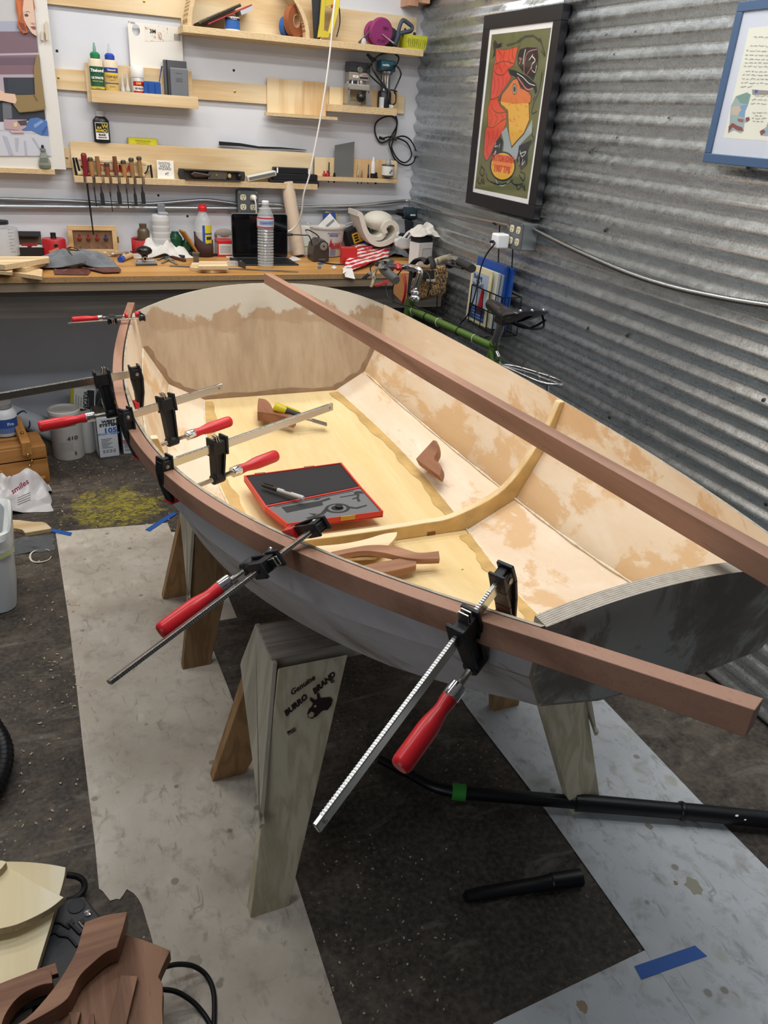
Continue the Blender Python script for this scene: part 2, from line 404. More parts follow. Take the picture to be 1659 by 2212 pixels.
# ceiling LED strip fixtures (outside the frame, they light the room)
fx = None
FXL = ['ceiling LED strip above the workbench on the painting side','ceiling LED strip above the workbench on the metal wall side','ceiling LED strip over the boat stern, painting side','ceiling LED strip over the boat stern, metal wall side','ceiling LED strip across the middle of the boat','ceiling LED strip over the bow, nearest the camera','ceiling LED strip over the floor papers left of the boat']
for i,(x,y,z,L,wt,c,r) in enumerate(STRIPS):
    if fx is None:
        fx = thing('strip_light',FXL[0],'light',(x,y,z),0,'ceiling strip lights')
        MB().box(-L/2-.03,L/2+.03,-.06,.06,-.05,.2).build('housing', mat('#dddddd',.5), fx, local=True)
        for k in (-.055,.055): MB().box(-L/2-.03,L/2+.03,k-.004,k+.004,-.062,-.05).build('rim', mat('#dddddd',.5), fx, local=True)
    else:
        c_ = copy_tree(fx); c_.location = (x,y,z); c_['label'] = FXL[i]
# ================================================================ BOAT
BX, BY, BZ = .7649, 2.8096, .5895; BYAW, BROLL = -.001, .0053
LB, RS, RB, UF = 2.0875, .2252, .1311, 1.0355
CB = [[.2612,.3741,.4057,.1311,.0968],[.387,.5153,.5348,.3625,.1997],[.4649,.5533,.6201,.5441,.2287],[.479,.5958,.6843,.5127,.2333]]
CH = [[.0853,-.0037,-.0279,-.0704,.3525],[.1504,-.0003,.0391,.1291,.373],[.2843,.1753,.2271,.3412,.4331],[.4018,.373,.319,.4084,.5225]]
def q4(c,t): m = 1-t; return c[0]*m**4+4*c[1]*m**3*t+6*c[2]*m*m*t*t+4*c[3]*m*t**3+c[4]*t**4
def BW(u,v,w):
    cy,sy,c_,s_ = math.cos(BYAW),math.sin(BYAW),math.cos(BROLL),math.sin(BROLL)
    v,w = v*c_-w*s_, v*s_+w*c_
    return Vector((BX+u*sy+v*cy, BY-u*cy+v*sy, BZ+w))
def us(k): return -RS*CH[k][0]
def ub(k): return LB+RB*CH[k][4]
def chine(k,t): return us(k)+(ub(k)-us(k))*t, q4(CB[k],t), q4(CH[k],t)
def chw(k,t,side): u,b,h = chine(k,t); return BW(u,b*side,h)
def sect(k,u): return (u-us(k))/(ub(k)-us(k))
boat = thing('pram_boat','half-built plywood pram dinghy standing on two sawhorses, its bare interior patched with epoxy','boat',BW(1.0,0,-.03))
def inner_ply(name, pale, honey, thr, ax='y', seed=0.0, gs=1.0):
    t = NT(name)
    v = t.mapping((9,3.2,7) if ax=='y' else (3,7,7), loc=(seed,seed*.7,0))
    n = t.noise(v, .75*gs, 9, .66, .35)
    fine = t.noise(t.mapping((70,4,70) if ax=='y' else (70,70,4)), 1, 4, .6)
    big = t.noise(t.mapping((6,.8,6) if ax=='y' else (6,6,.8)), 1, 3, .5, .8)
    grain = t.math('PINGPONG', t.math('MULTIPLY', big, 6.0), 1.0)
    base = t.mix(t.math('MULTIPLY', grain, .28), pale, honey)
    mist = t.noise(v, 1.6, 5, .6)
    base = t.mix(t.ramp(mist,[(.5,0.0),(.68,.35)]), base, '#e4dccb')
    col = t.mix(t.ramp(n,[(thr,0.0),(thr+.05,.8)]), base, honey)
    wsp = t.noise(t.mapping((16,4,16),(0,0,.3),(seed+3,1,2)), 1, 7, .7, .5)
    col = t.mix(t.ramp(wsp,[(.63,0.0),(.69,.55)]), col, '#efe4d0')
    col = t.mix(t.math('MULTIPLY', fine, .14), col, '#8f6a42')
    t.bump(n, .05, .002)
    return t.out(col, t.ramp(n,[(thr,.55),(thr+.05,.38)]), 0, .3)
IN_SIDE = inner_ply('sanded_okoume_side','#e2d1ba','#cba374',.55,'y',1.3)
IN_MID = inner_ply('sanded_okoume_mid','#dfcfb8','#cfaa7c',.51,'y',4.1)
IN_LOW = inner_ply('sanded_okoume_low','#e6d6c0','#d3ad7e',.53,'y',7.7)
IN_BOT = NT('honey_plywood_bottom'); _v = IN_BOT.mapping((3,.7,3)); _n = IN_BOT.noise(_v,1.2,4,.55,1.0)
_c = IN_BOT.ramp(IN_BOT.math('PINGPONG',IN_BOT.math('MULTIPLY',_n,5.0),1.0),[(.0,'#dcc28c'),(1.0,'#e4cf9f')])
_c = IN_BOT.mix(IN_BOT.ramp(IN_BOT.noise(IN_BOT.mapping((60,5,60)),1,4,.6),[(.4,0.0),(.8,.3)]), _c, '#c6a262')
IN_BOT = IN_BOT.out(_c, .42, 0, .4)
def hull_out():
    t = NT('primed_hull_outside'); v = t.mapping((3,1.5,6)); n = t.noise(v,1.2,6,.62,.5); m = t.noise(t.mapping((5,1,14),(0,0,0),(3,1,2)),1,6,.6,.3)
    col = t.ramp(n,[(.36,'#9a918f'),(.5,'#b0aaa9'),(.64,'#bdbabc')])
    col = t.mix(t.ramp(m,[(.55,0.0),(.62,.75)]), col, '#7d675a')
    return t.out(col,.6,0,.3)
HULL = hull_out()
GREYPLY = plyedge('y', 260, '#b9b3a8', '#827a70')
EDGE = mat('#b3a894',.6,var=.4,bscale=40)
EPOXY = mat('#d4b070',.3,0,.5,var=.35,bscale=14); CREAM = mat('#e9dcc4',.5,var=.3,bscale=40)
TH = .0065
NU = 48
def strake(k, side):
    def n2(t):
        u0,b0,h0 = chine(k-1,t); u1,b1,h1 = chine(k,t); db,dh = b1-b0,h1-h0; L = math.hypot(db,dh)
        return (db/L,dh/L),(dh/L,-db/L)
    def fin(a,b):
        u0,b0,h0 = chine(k-1,a); u1,b1,h1 = chine(k,a)
        return BW(u0+(u1-u0)*b, (b0+(b1-b0)*b)*side, h0+(h1-h0)*b)
    def fout(a,b):
        tg,nn = n2(a); u0,b0,h0 = chine(k-1,a); u1,b1,h1 = chine(k,a)
        lf = max(0.0,min(1.0,8*(1-a)-.1,8*a)); lap = .02*lf*(1-b) if k>1 else 0.0; off = TH*(1+(1-b)*(lf if k>1 else 0))
        return BW(u0+(u1-u0)*b, (b0+(b1-b0)*b-tg[0]*lap+nn[0]*off)*side, h0+(h1-h0)*b-tg[1]*lap+nn[1]*off)
    return MB().slab(fin,fout,NU,4,0,1,2).build('strake',[{1:IN_LOW,2:IN_MID,3:IN_SIDE}[k],HULL,EDGE],boat,smooth=50)
for k in (1,2,3):
    for s_ in (1,-1): strake(k,s_)
def fbi(a,b): u,bb,h = chine(0,a); return BW(u,bb*(2*b-1),h)
def fbo(a,b): u,bb,h = chine(0,a); return BW(u,bb*(2*b-1),h-TH)
MB().slab(fbi,fbo,NU,6,0,1,1).build('bottom_panel',[IN_BOT,HULL],boat,smooth=50)
# fillets of pale epoxy along the laps and honey epoxy bands beside the bottom chine
for k in (1,2):
    for s_ in (1,-1):
        pts = [chw(k,.01+.98*i/40,s_)+Vector((-.002*s_,0,.002)) for i in range(41)]
        MB().tube(pts,[.0028+.0012*math.sin(i*1.7) for i in range(41)],6).build('epoxy_fillet',CREAM,boat,smooth=80)
def band(t0,t1,wd,lift,name='epoxy_band',m=EPOXY):
    for s_ in (1,-1):
        def f(a,b):
            t = t0+(t1-t0)*a; u,bb,h = chine(0,t); w_ = wd*(1+.18*math.sin(a*23+s_)+.1*math.sin(a*61))
            return BW(u,(bb-.001-w_*b)*s_,h+lift*(1-.8*b)+.0008)
        def g(a,b): p = f(a,b); return p-Vector((0,0,.0007))
        MB().slab(f,g,40,2).build(name,m,boat,smooth=60)
tf = sect(0,UF)
band(.01,tf-.008,.034,.004); band(tf+.02,.80,.03,.004)
for s_ in (1,-1):
    pts = [chw(0,.01+.9*i/30,s_)+Vector((0,0,.002)) for i in range(31)]
    MB().tube(pts,.0035,6).build('epoxy_fillet',CREAM,boat,smooth=80)
# transoms
def transom(end, off_in, off_out, crown, pw, name, mats, n=20):
    t = 0.0 if end==0 else 1.0
    half = []
    for k in range(4):
        u,b,h = chine(k,t); half.append((u,b,h))
    rk = RS if end==0 else -RB
    ref = us(0)+RS*CH[0][0] if end==0 else None
    poly = [(b,h) for u,b,h in half]
    b3,h3 = poly[-1]
    top = []
    for i in range(1,n):
        x = 1-2*i/n; top.append((b3*x, h3+crown*(1-abs(x)**pw)))
    full = poly + top + [(-b,h) for b,h in reversed(poly)]
    def U(h): return (-RS*h) if end==0 else (LB+RB*h)
    vs = [BW(U(h)+off_in,v,h) for v,h in full] + [BW(U(h)+off_out,v,h) for v,h in full]
    N = len(full); mb = MB()
    mb.add(vs,[tuple(range(N))],0); mb.f.append(tuple(range(2*N-1,N-1,-1))); mb.m.append(1)
    for i in range(N):
        mb.f.append((i,(i+1)%N,N+(i+1)%N,N+i)); mb.m.append(2 if (end==0 or 3<=i<3+n) else 1)
    return mb.build(name,mats,boat), full, U
def stern_mat():
    t = NT('stern_transom_ply'); v = t.mapping((1,1,1))
    g = t.noise(t.mapping((46,46,2.2)),1,5,.6); g2 = t.noise(t.mapping((11,11,.8)),1,3,.5,.6)
    col = t.ramp(t.math('ADD',t.math('MULTIPLY',g,.4),t.math('MULTIPLY',g2,.6)),[(.34,'#a58f76'),(.62,'#bda98f')])
    sx = t.nt.nodes.new('ShaderNodeSeparateXYZ'); t.link(v,sx.inputs[0])
    hz = t.math('MULTIPLY', t.math('SUBTRACT', sx.outputs[2], BZ+.33-(BZ-.03)), 1/.10)   # 0..1 up the top band
    pn = t.noise(t.mapping((5,5,7)),1.0,7,.62,.3); pn2 = t.noise(t.mapping((11,11,9),(0,0,0),(2,3,1)),1,6,.6,.3)
    m = t.math('ADD', t.math('MULTIPLY', hz, .55), t.math('MULTIPLY', pn, 1.0))
    col = t.mix(t.ramp(pn2,[(.52,0.0),(.57,.55)]) if False else t.math('MULTIPLY', t.ramp(m,[(.56,0.0),(.64,1.0)]), .55), col, '#a3876a')
    col = t.mix(t.ramp(t.math('ADD', t.math('MULTIPLY',hz,.45), t.math('MULTIPLY',pn2,1.0)),[(.74,0.0),(.80,.85)]), col, '#c5c1b4')
    return t.out(col,.5,0,.35)
st_o, st_full, st_U = transom(0, 0.0, -.012, .088, 2.3, 'stern_transom', [stern_mat(), HULL, EDGE])
BOWM = NT('grey_filled_bow'); _n = BOWM.noise(BOWM.mapping((7,7,4),(0,.5,0)),1.2,8,.66,.6)
BOWM = BOWM.out(BOWM.ramp(_n,[(.42,'#767068'),(.50,'#89837a'),(.55,'#a9aaa6')]),.5,0,.3)
bw_o, bw_full, bw_U = transom(1, -.024, .003, .030, 2.0, 'bow_transom', [IN_MID, BOWM, GREYPLY])
# brown epoxy margin round the lower edge of the stern transom
def margin(pts, wd, name='epoxy_margin'):
    mb = MB(); vs = []
    for i,(v,h) in enumerate(pts):
        r = 1-wd*(1+.3*math.sin(i*2.1))/max(.15,math.hypot(v,h-.33)); vi,hi = v*r, .33+(h-.33)*r
        vs += [BW(st_U(h)+.0012,v,h), BW(st_U(hi)+.0012,vi,hi)]
    mb.add(vs,[(2*i,2*i+1,2*i+3,2*i+2) for i in range(len(pts)-1)])
    o = mb.build(name, mat('#9b7e63',.4,0,.4,var=.25,bscale=30), boat); add_solid(o,.0006); return o
low = [(-b,h) for b,h in [(CB[k][0],CH[k][0]) for k in (2,1,0)]]+[(CB[k][0],CH[k][0]) for k in (0,1,2)]
dense = []
for i in range(len(low)-1):
    for j in range(6): dense.append((low[i][0]+(low[i+1][0]-low[i][0])*j/6, low[i][1]+(low[i+1][1]-low[i][1])*j/6))
dense.append(low[-1]); margin([(v*.995,h+.002) for v,h in dense], .017)
# midship frame
def hb(k): t = sect(k,UF); return q4(CB[k],t), q4(CH[k],t)
B = [hb(k) for k in range(4)]
inn = cr([(-B[3][0]+.018,B[3][1]+.002,0),(-B[2][0]+.030,B[2][1]+.012,0),(-B[1][0]+.044,B[1][1]+.040,0),(-B[0][0]+.045,B[0][1]+.052,0),(-B[0][0]*.5,B[0][1]+.044,0),(0,B[0][1]+.042,0),
          (B[0][0]*.5,B[0][1]+.044,0),(B[0][0]-.045,B[0][1]+.052,0),(B[1][0]-.044,B[1][1]+.040,0),(B[2][0]-.030,B[2][1]+.012,0),(B[3][0]-.018,B[3][1]+.002,0)],6)
outr = []
oc = [(-B[3][0],B[3][1]+.002),(-B[2][0],B[2][1]),(-B[1][0],B[1][1]),(-B[0][0],B[0][1]),(0,B[0][1]),(B[0][0],B[0][1]),(B[1][0],B[1][1]),(B[2][0],B[2][1]),(B[3][0],B[3][1]+.002)]
cum = [0]
for i in range(len(oc)-1): cum.append(cum[-1]+math.dist(oc[i],oc[i+1]))
for i in range(len(inn)):
    # nearest param along outer by index fraction on the smooth curve
    s_ = cum[-1]*i/(len(inn)-1); j = max(k for k in range(len(oc)-1) if cum[k]<=s_+1e-9); f_ = (s_-cum[j])/(cum[j+1]-cum[j])
    outr.append((oc[j][0]+(oc[j+1][0]-oc[j][0])*f_, oc[j][1]+(oc[j+1][1]-oc[j][1])*f_))
FRM = wood('#e4cfa8','#d3b481','x',.7,.5,.8,.05)
n = len(inn); mb = MB(); vs = []
for i in range(n):
    vs += [BW(UF-.012,inn[i].x,inn[i].y), BW(UF+.012,inn[i].x,inn[i].y), BW(UF+.012,outr[i][0],outr[i][1]), BW(UF-.012,outr[i][0],outr[i][1])]
for i in range(n-1):
    a,b = 4*i,4*(i+1)
    for j in range(4):
        mb.f.append((a+j,a+(j+1)%4,b+(j+1)%4,b+j)); mb.m.append(1 if j==1 else 0)
mb.f += [(0,1,2,3),(4*n-4,4*n-1,4*n-2,4*n-3)]; mb.m += [0,0]; mb.v = vs
fr_o = mb.build('midship_frame',[FRM,mat('#d8b679',.35,0,.45,var=.3,bscale=18)],boat,smooth=30,bevel=.003)
for v_ in (.185,-.33):
    MB().bc(BW(UF+.0125,v_,q4(CH[0],tf)+.006),(.026,.003,.012)).build('limber_hole',mat('#7b4a2c',.6),boat)
# ---------------------------------------------------------------- gunwale strip clamped along the left sheer
rail = []
N = 60
for i in range(N+1):
    t = -.055+1.055*i/N
    rail.append(chw(3,max(t,0),-1) + (chw(3,.0,-1)-chw(3,.02,-1))*(-t/.02 if t<0 else 0))
d_ = (rail[-1]-rail[-4]).normalized()
for k in range(1,6): rail.append(rail[N]+d_*(.262*k/5))
def strip_mesh(path, off0, wd, dp, up=.002, mats=None):
    mb = MB(); vs = []
    for i,p in enumerate(path):
        tg = (path[min(i+1,len(path)-1)]-path[max(i-1,0)]); tg.normalize(); out = Vector((0,0,1)).cross(tg); out.normalize()
        if out.x>0: out = -out
        vs += [p+out*off0+Vector((0,0,up)), p+out*(off0+wd)+Vector((0,0,up)), p+out*(off0+wd)+Vector((0,0,up-dp)), p+out*off0+Vector((0,0,up-dp))]
    for i in range(len(path)-1):
        a,b = 4*i,4*i+4
        for j in range(4): mb.f.append((a+j,a+(j+1)%4,b+(j+1)%4,b+j)); mb.m.append(0)
    n = len(path); mb.f += [(0,1,2,3),(4*n-4,4*n-1,4*n-2,4*n-3)]; mb.m += [0,0]; mb.v = vs
    return mb
tag(strip_mesh(rail,.0105,.026,.036).build('gunwale_strip',MAHOGY,bevel=.0012),'long brown hardwood strip clamped along the outside of the left gunwale','strip')
# loose strip lying diagonally across the boat
a_ = pz(578,601,1.115); b_ = pz(1500,1132,1.178); c_ = b_+(b_-a_)*.35
mb = MB(); dd = (c_-a_).normalized(); sd = dd.cross(Vector((0,0,1))).normalized(); u_ = sd.cross(dd)
mb.frame(a_,dd,sd,u_); Ld = (c_-a_).length; mb.box(0,Ld,-.014,.014,-.018,.018)
tag(mb.build('loose_strip',MAHOGY,bevel=.0012),'straight brown hardwood strip laid loose and diagonally across the boat from stern to bow','strip')
def project(P):
    q = Vector(P)-CAM; d = q.dot(CF); return CX+FPX*q.dot(CR)/d, CY-FPX*q.dot(CU)/d
# ---------------------------------------------------------------- bar clamps
def clamp(label, O, X, Zt, L, xs, D, grip, cap_col='#c8232a', size=1.0, capped=True):
    X = X.normalized(); Zt = (Zt-X*Zt.dot(X)).normalized(); Y = Zt.cross(X)
    t = thing('bar_clamp',label,'clamp',(0,0,0),0,'bar clamps on the left gunwale')
    m = Matrix((X,Y,Zt)).transposed().to_4x4(); m.translation = O; t.matrix_basis = m
    s = size
    # bar
    b = MB().box(-.012,L,-.0032*s,.0032*s,-.0095*s,.0095*s).build('bar',STEEL,t,bevel=.0012,local=True)
    MB().at((L-.012,0,0),(PI/2,0,0)).lathe([(.003,-.0045),(.003,.0045)],12).build('rivet',STEELR,b,local=True)
    nt_ = int((L-.03)/.004); mb = MB()
    for i in range(nt_): mb.box(.02+i*.004,.022+i*.004,-.0026*s,.0026*s,-.0106*s,-.0094*s)
    mb.build('bar_teeth',STEELR,b,local=True,kind='stuff')
    # fixed jaw
    mb = MB(); prof = [(-.024*s,-.017*s),(.002*s,-.017*s),(.002*s,.012*s),(-.002,D*.55),(0,D+.008),(-.012*s,D+.008),(-.024*s,D*.55),(-.028*s,.012*s)]
    mb.prism(prof,-.006*s,.006*s,'y')
    e = [( -.024*s,-.022*s),(-.028*s,.012*s),(-.024*s,D*.55),(-.012*s,D+.008)]
    for i in range(3): mb.prism([e[i],e[i+1],(e[i+1][0]+.006*s,e[i+1][1]),(e[i][0]+.006*s,e[i][1])],-.0125*s,.0125*s,'y')
    e = [(.003*s,-.022*s),(.003*s,.012*s),(-.001,D*.55),(0,D+.008)]
    for i in range(3): mb.prism([(e[i][0]-.005*s,e[i][1]),(e[i+1][0]-.005*s,e[i+1][1]),e[i+1],e[i]],-.0125*s,.0125*s,'y')
    mb.box(-.027*s,.002*s,-.0105*s,.0105*s,-.0125*s,.0125*s)
    j = mb.build('fixed_jaw',IRON,t,bevel=.0015,local=True)
    for sg in (-1,1):
        MB().at((-.013*s,sg*.0108*s,0),(-sg*PI/2,0,0)).lathe([(.0045,-.001),(.0045,.001),(0,.003)],12).build('rivet',STEELR,j,local=True,smooth=50)
    if capped: MB().prism([(-.006,D-.020),(.007,D-.020),(.007,D+.013),(-.014,D+.013),(-.014,D+.009),(-.004,D+.009)],-.014*s,.014*s,'y').build('jaw_pad',mat(cap_col,.4),t,bevel=.0015,local=True)
    # sliding jaw
    mb = MB(); a = xs
    mb.box(a,a+.036*s,-.0105*s,.0105*s,-.0145*s,.0150*s)
    for k in (a-.002*s,a+.033*s): mb.box(k,k+.006*s,-.014*s,.014*s,-.024*s,.019*s)
    mb.prism([(a+.004*s,.012*s),(a+.031*s,.012*s),(a+.024*s,D-.01),(a+.004*s,D-.01)],-.006*s,.006*s,'y')
    mb.prism([(a+.002*s,.012*s),(a+.008*s,.012*s),(a+.007*s,D-.006),(a+.002*s,D-.006)],-.012*s,.012*s,'y')
    mb.prism([(a+.027*s,.012*s),(a+.033*s,.012*s),(a+.026*s,D-.006),(a+.021*s,D-.006)],-.012*s,.012*s,'y')
    mb.at((a-.002,0,D),(0,PI/2,0)).lathe([(.0115*s,0),(.0125*s,.003),(.0125*s,.027*s),(.0115*s,.030*s)],14)
    sj = mb.build('sliding_jaw',IRON,t,bevel=.0012,local=True,smooth=35)
    for k in (0,.006): MB().at((a+.012+k,0,-.019*s),(0,.25,0)).box(-.0012,.0012,-.008,.008,-.012,.012).build('clutch_plate',STEEL,sj,local=True,bevel=.001)
    # screw
    x0,x1 = grip, a+.062*s
    n = max(8,int((x1-x0)/.0022)); prof = []
    for i in range(n): z = x0+(x1-x0)*i/n; prof += [(.0042*s,z),(.0055*s,z+(x1-x0)/n*.5)]
    sc = MB().at((0,0,D),(0,PI/2,0)).lathe(prof,10).build('screw',STEEL,t,local=True,smooth=20)
    MB().at((x0,0,D),(0,PI/2,0)).lathe([(.015*s,-.004),(.0165*s,-.001),(.0165*s,.003),(.012*s,.006),(.007,.0065)],18).build('swivel_pad',mat(cap_col,.4),t,local=True,smooth=40)
    MB().at((x0+.009,0,D)).sphere((0,0,0),.0068*s).build('ball_end',CHROME,sc,local=True,smooth=80)
    hx = x1-.008
    MB().at((hx,0,D),(0,PI/2,0)).lathe([(.0085*s,0),(.0125*s,.002),(.0125*s,.022*s),(.0115*s,.024*s)],18).build('ferrule',CHROME,t,local=True,smooth=40)
    h = .118*s; r = .0145*s
    MB().at((hx+.021*s,0,D),(0,PI/2,0)).lathe([(r*.80,0),(r*.82,h*.05),(r*.72,h*.16),(r*.74,h*.22),(r*.98,h*.40),(r*1.02,h*.5),(r*1.02,h*.93),(r*.93,h*.98),(r*.75,h),(0,h)],12).build('handle',RED,t,local=True,smooth=35)
    return t
DN = Vector((0,0,-1)); GW = Vector((0,1,0))
def bar_pos(A, B, uv):
    best = (1e9,0)
    for i in range(400):
        p = A+(B-A)*(i/399); q = project(p); d = math.hypot(q[0]-uv[0],q[1]-uv[1])
        if d<best[0]: best = (d,i/399*(B-A).length)
    return best[1]
def place(label, a, b, za, zb, jaw, Zt, D, grip=.036, size=1.0, Lx=None, capped=True):
    A = pz(a[0],a[1],za); Bp = pz(b[0],b[1],zb); X = Bp-A
    xs = max(grip+.02,bar_pos(A,Bp,jaw)-.016)
    return clamp(label,A,X,Zt,Lx or X.length,xs,D,grip,size=size,capped=capped)
def place2(label, cross, b, zb, jaw, Zt, D, back, grip=.036, size=1.0, lift=.020):
    zs = min((math.dist(project(chw(3,i/200,-1)),cross),chw(3,i/200,-1).z) for i in range(80,200))[1]
    Pc = pz(cross[0],cross[1],zs+lift); Bp = pz(b[0],b[1],zb); X = (Bp-Pc).normalized(); A = Pc-X*back
    xs = max(grip+.02,bar_pos(A,Bp,jaw)-.016)
    return clamp(label,A,X,Zt,(Bp-A).length,xs,D,grip,size=size)
place('small red handled bar clamp at the stern corner of the boat, nearest the workbench',(301,687),(147,699),1.0,.99,(240,690),GW,.045,size=.72)
place('long bar clamp on the left gunwale whose bar runs out of frame to the left',(283,808),(-60,868),1.0,.965,(228,815),DN+Vector((.05,0,0)),.098,size=1.05,Lx=.52)
place('third bar clamp from the stern, yellow mark on its jaw, bar reaching inside the boat',(282,897),(480,836),.99,1.01,(358,874),DN+Vector((.10,-.1,0)),.095)
place('bar clamp beside the open red case, bar reaching far over the boat floor',(366,1002),(718,878),.985,1.0,(468,965),DN,.075)
place2('bar clamp at mid left gunwale, its bar pointing out over the pale floor paper',(650,1164),(235,1475),.95,(574,1214),GW*.85+DN*.42,.075,.024,lift=.022)
place2('nearest bar clamp with its long bar hanging out over the dark floor, by the bow',(1052,1296),(683,1790),.97,(1002,1352),DN,.085,.028,size=.98)
# ================================================================ SAWHORSES
HZ = .597
GREYWOOD = wood('#d3c9b0','#bcb093','z',.8,.65,2.6,.1); GREYWOODX = wood('#a9a095','#8d857b','x',.8,.65,2.6,.1); TANWOOD = wood('#ad875b','#93704a','z',.8,.6,2.4,.1)
PLYG = wood('#beb7a6','#a59d8b','z',.7,.6,1.4,.05)
STAMP = mat('#2b1a18',.7)
def sawhorse(label, x0, yc, length, stamp):
    GREYWOOD = globals()['GREYWOOD'] if stamp else wood('#8c6f4c','#775b3c','z',.8,.65,2.4,.1)
    t = thing('sawhorse',label,'sawhorse',(x0,yc,0),0)
    w = .066
    MB().box(0,length,-w,w,HZ-.038,HZ).build('top_beam',GREYWOODX,t,local=True,bevel=.002)
    def leg(xa, sgn, m, mirror):
        # board leaning outwards, its wide tapered face looking along y
        xt0,xt1 = (.010,.170); xb0,xb1 = (-.098,-.006)
        if mirror: xt0,xt1,xb0,xb1 = [length-q for q in (xt1,xt0,xb1,xb0)]
        yt, yb = sgn*(w+.001), sgn*.236; th = .034
        zt = HZ-.012
        p = [(xb0,yb-sgn*th,0),(xb1,yb-sgn*th,0),(xb1,yb,0),(xb0,yb,0),(xt0,yt-sgn*.006,zt-.03),(xt1,yt-sgn*.006,zt-.03),(xt1,yt+sgn*.02,zt),(xt0,yt+sgn*.02,zt)]
        return MB().hexa(p).build('leg',m,t,local=True,bevel=.002)
    front = leg(0,-1,GREYWOOD,False); leg(0,1,TANWOOD,False); leg(0,-1,GREYWOOD,True); leg(0,1,TANWOOD,True)
    for mir in (False,True):
        def X(z): # plane of the gusset at leg edge
            x = -.098+(.108)*(z/HZ); return (length-x) if mir else x
        o = -.0 if not mir else 0
        ytop = w+.006; zc = HZ-.004
        poly = [(-w-.012,zc),(w+.012,zc),(w+.060,HZ-.14),(0.19,.30) if False else (w+.062,HZ-.155),(-.197,.252),(-.192,.235)]
        d = -.009 if not mir else .009
        vs = [(X(z),y,z) for y,z in poly]+[(X(z)+d,y,z) for y,z in poly]; n = len(poly)
        MB().add(vs,[tuple(range(n-1,-1,-1)),tuple(range(n,2*n))]+[(i,(i+1)%n,n+(i+1)%n,n+i) for i in range(n)]).build('end_gusset',PLYG,t,local=True)
    if stamp:
        # burnt-in brand on the wide face of the near leg
        pt, pb = Vector((.0,-(w+.021),HZ-.012)), Vector((-.098,-.236,0)); up = Vector((0,pt.y-pb.y,pt.z-pb.z)).normalized(); xd = Vector((1,0,0)); nn = xd.cross(up)
        def onleg(x,h): # h up the leg
            return Vector((x,-.236,0))+up*h+nn*.0008
        def L(s,x,h,sz,sh=0,bold=0.0,rot=.26):
            dr = xd*math.cos(rot)+up*math.sin(rot)
            return text(s,sz,STAMP,front,MF(onleg(x,h),dr,nn),'brand_lettering',.0002,sh,bold)
        og_ = wm(t) @ onleg(0,0)
        def onl(u,v): d = ray(u,v); s_ = (og_-CAM).dot(nn)/d.dot(nn); return (CAM+d*s_) - wm(t).translation + nn*.0006
        def LW(s,u0,v0,u1,v1,sz,sh,bold,sx=1.0):
            a,b = onl(u0,v0),onl(u1,v1); return text(s,sz,STAMP,front,MF((a+b)/2,(b-a),nn),'brand_lettering',.0002,sh,bold,sx=sx)
        LW('Genuine',625,1500,680,1462,.0185,.35,.0004); LW('BURRO',612,1546,664,1502,.0185,.30,.0009); LW('BRAND',672,1500,726,1452,.0185,.30,.0009); LW('R',714,1474,721,1470,.007,0,.0002)
        text('O',.013,STAMP,front,MF(onl(718,1472),(onl(721,1470)-onl(714,1474)),nn),'brand_lettering',.0002)
        donkey = [(-.030,.0),(-.022,.010),(-.012,.014),(-.006,.020),(-.010,.034),(-.006,.042),(.002,.026),(.008,.026),(.013,.044),(.018,.040),(.016,.024),(.028,.018),(.040,.012),(.043,.0),(.034,-.014),(.020,-.022),(.012,-.016),(.004,-.016),(-.010,-.022),(-.024,-.022),(-.032,-.012)]
        def flat(poly,x,h,m,name,lift=0.0):
            o0 = onl(686,1529) if x==.088 else onl(630,1579)
            n = len(poly); dr = xd*math.cos(.32)+up*math.sin(.32); ur = nn.cross(dr)
            poly = [(a*.88,b*.80) for a,b in poly]; vs = [o0+dr*a+ur*b+nn*(lift) for a,b in poly]+[o0+dr*a+ur*b+nn*(lift+.0004) for a,b in poly]
            return MB().add(vs,[tuple(range(n-1,-1,-1)),tuple(range(n,2*n))]+[(i,(i+1)%n,n+(i+1)%n,n+i) for i in range(n)]).build(name,m,front,local=True)
        flat(donkey,.088,.420,STAMP,'burro_head'); flat([(-.030,-.004),(-.018,0),(-.013,-.009),(-.020,-.018),(-.029,-.014)],.088,.420,mat('#b9a988',.7),'burro_muzzle',.0004)
        flat(circ(-.004,.009,.0035,10),.088,.420,mat('#b9a988',.7),'burro_eye',.0004)
        flat([(-.012,-.008),(.010,-.006),(.010,.007),(-.012,.005)],.036,.372,mat('#8d8069',.7),'flag_stamp')
        for q in range(3): flat([(-.004,-.0055+q*.004),(.010,-.004+q*.004),(.010,-.0025+q*.004),(-.004,-.004+q*.004)],.036,.372,STAMP,'flag_stripe',.0004)
        flat([(-.012,-.001),(-.004,0),(-.004,.006),(-.012,.005)],.036,.372,STAMP,'flag_canton',.0004)
        g = [o for o in t.children if o.name.startswith('end_gusset')][0]
        text('STD 24"',.020,mat('#9a8f7c',.7),g,MF((-.0785,-.120,.285),(.18,-1,.62),(-1,0,.17)),'stamp_lettering',.0002)
    return t
sawhorse('near sawhorse with the burned burro brand on its front leg, under the boat\'s bow half',.357,1.400,.79,True)
sawhorse('farther plain wooden sawhorse holding up the stern half of the boat',.362,2.345,.79,False)
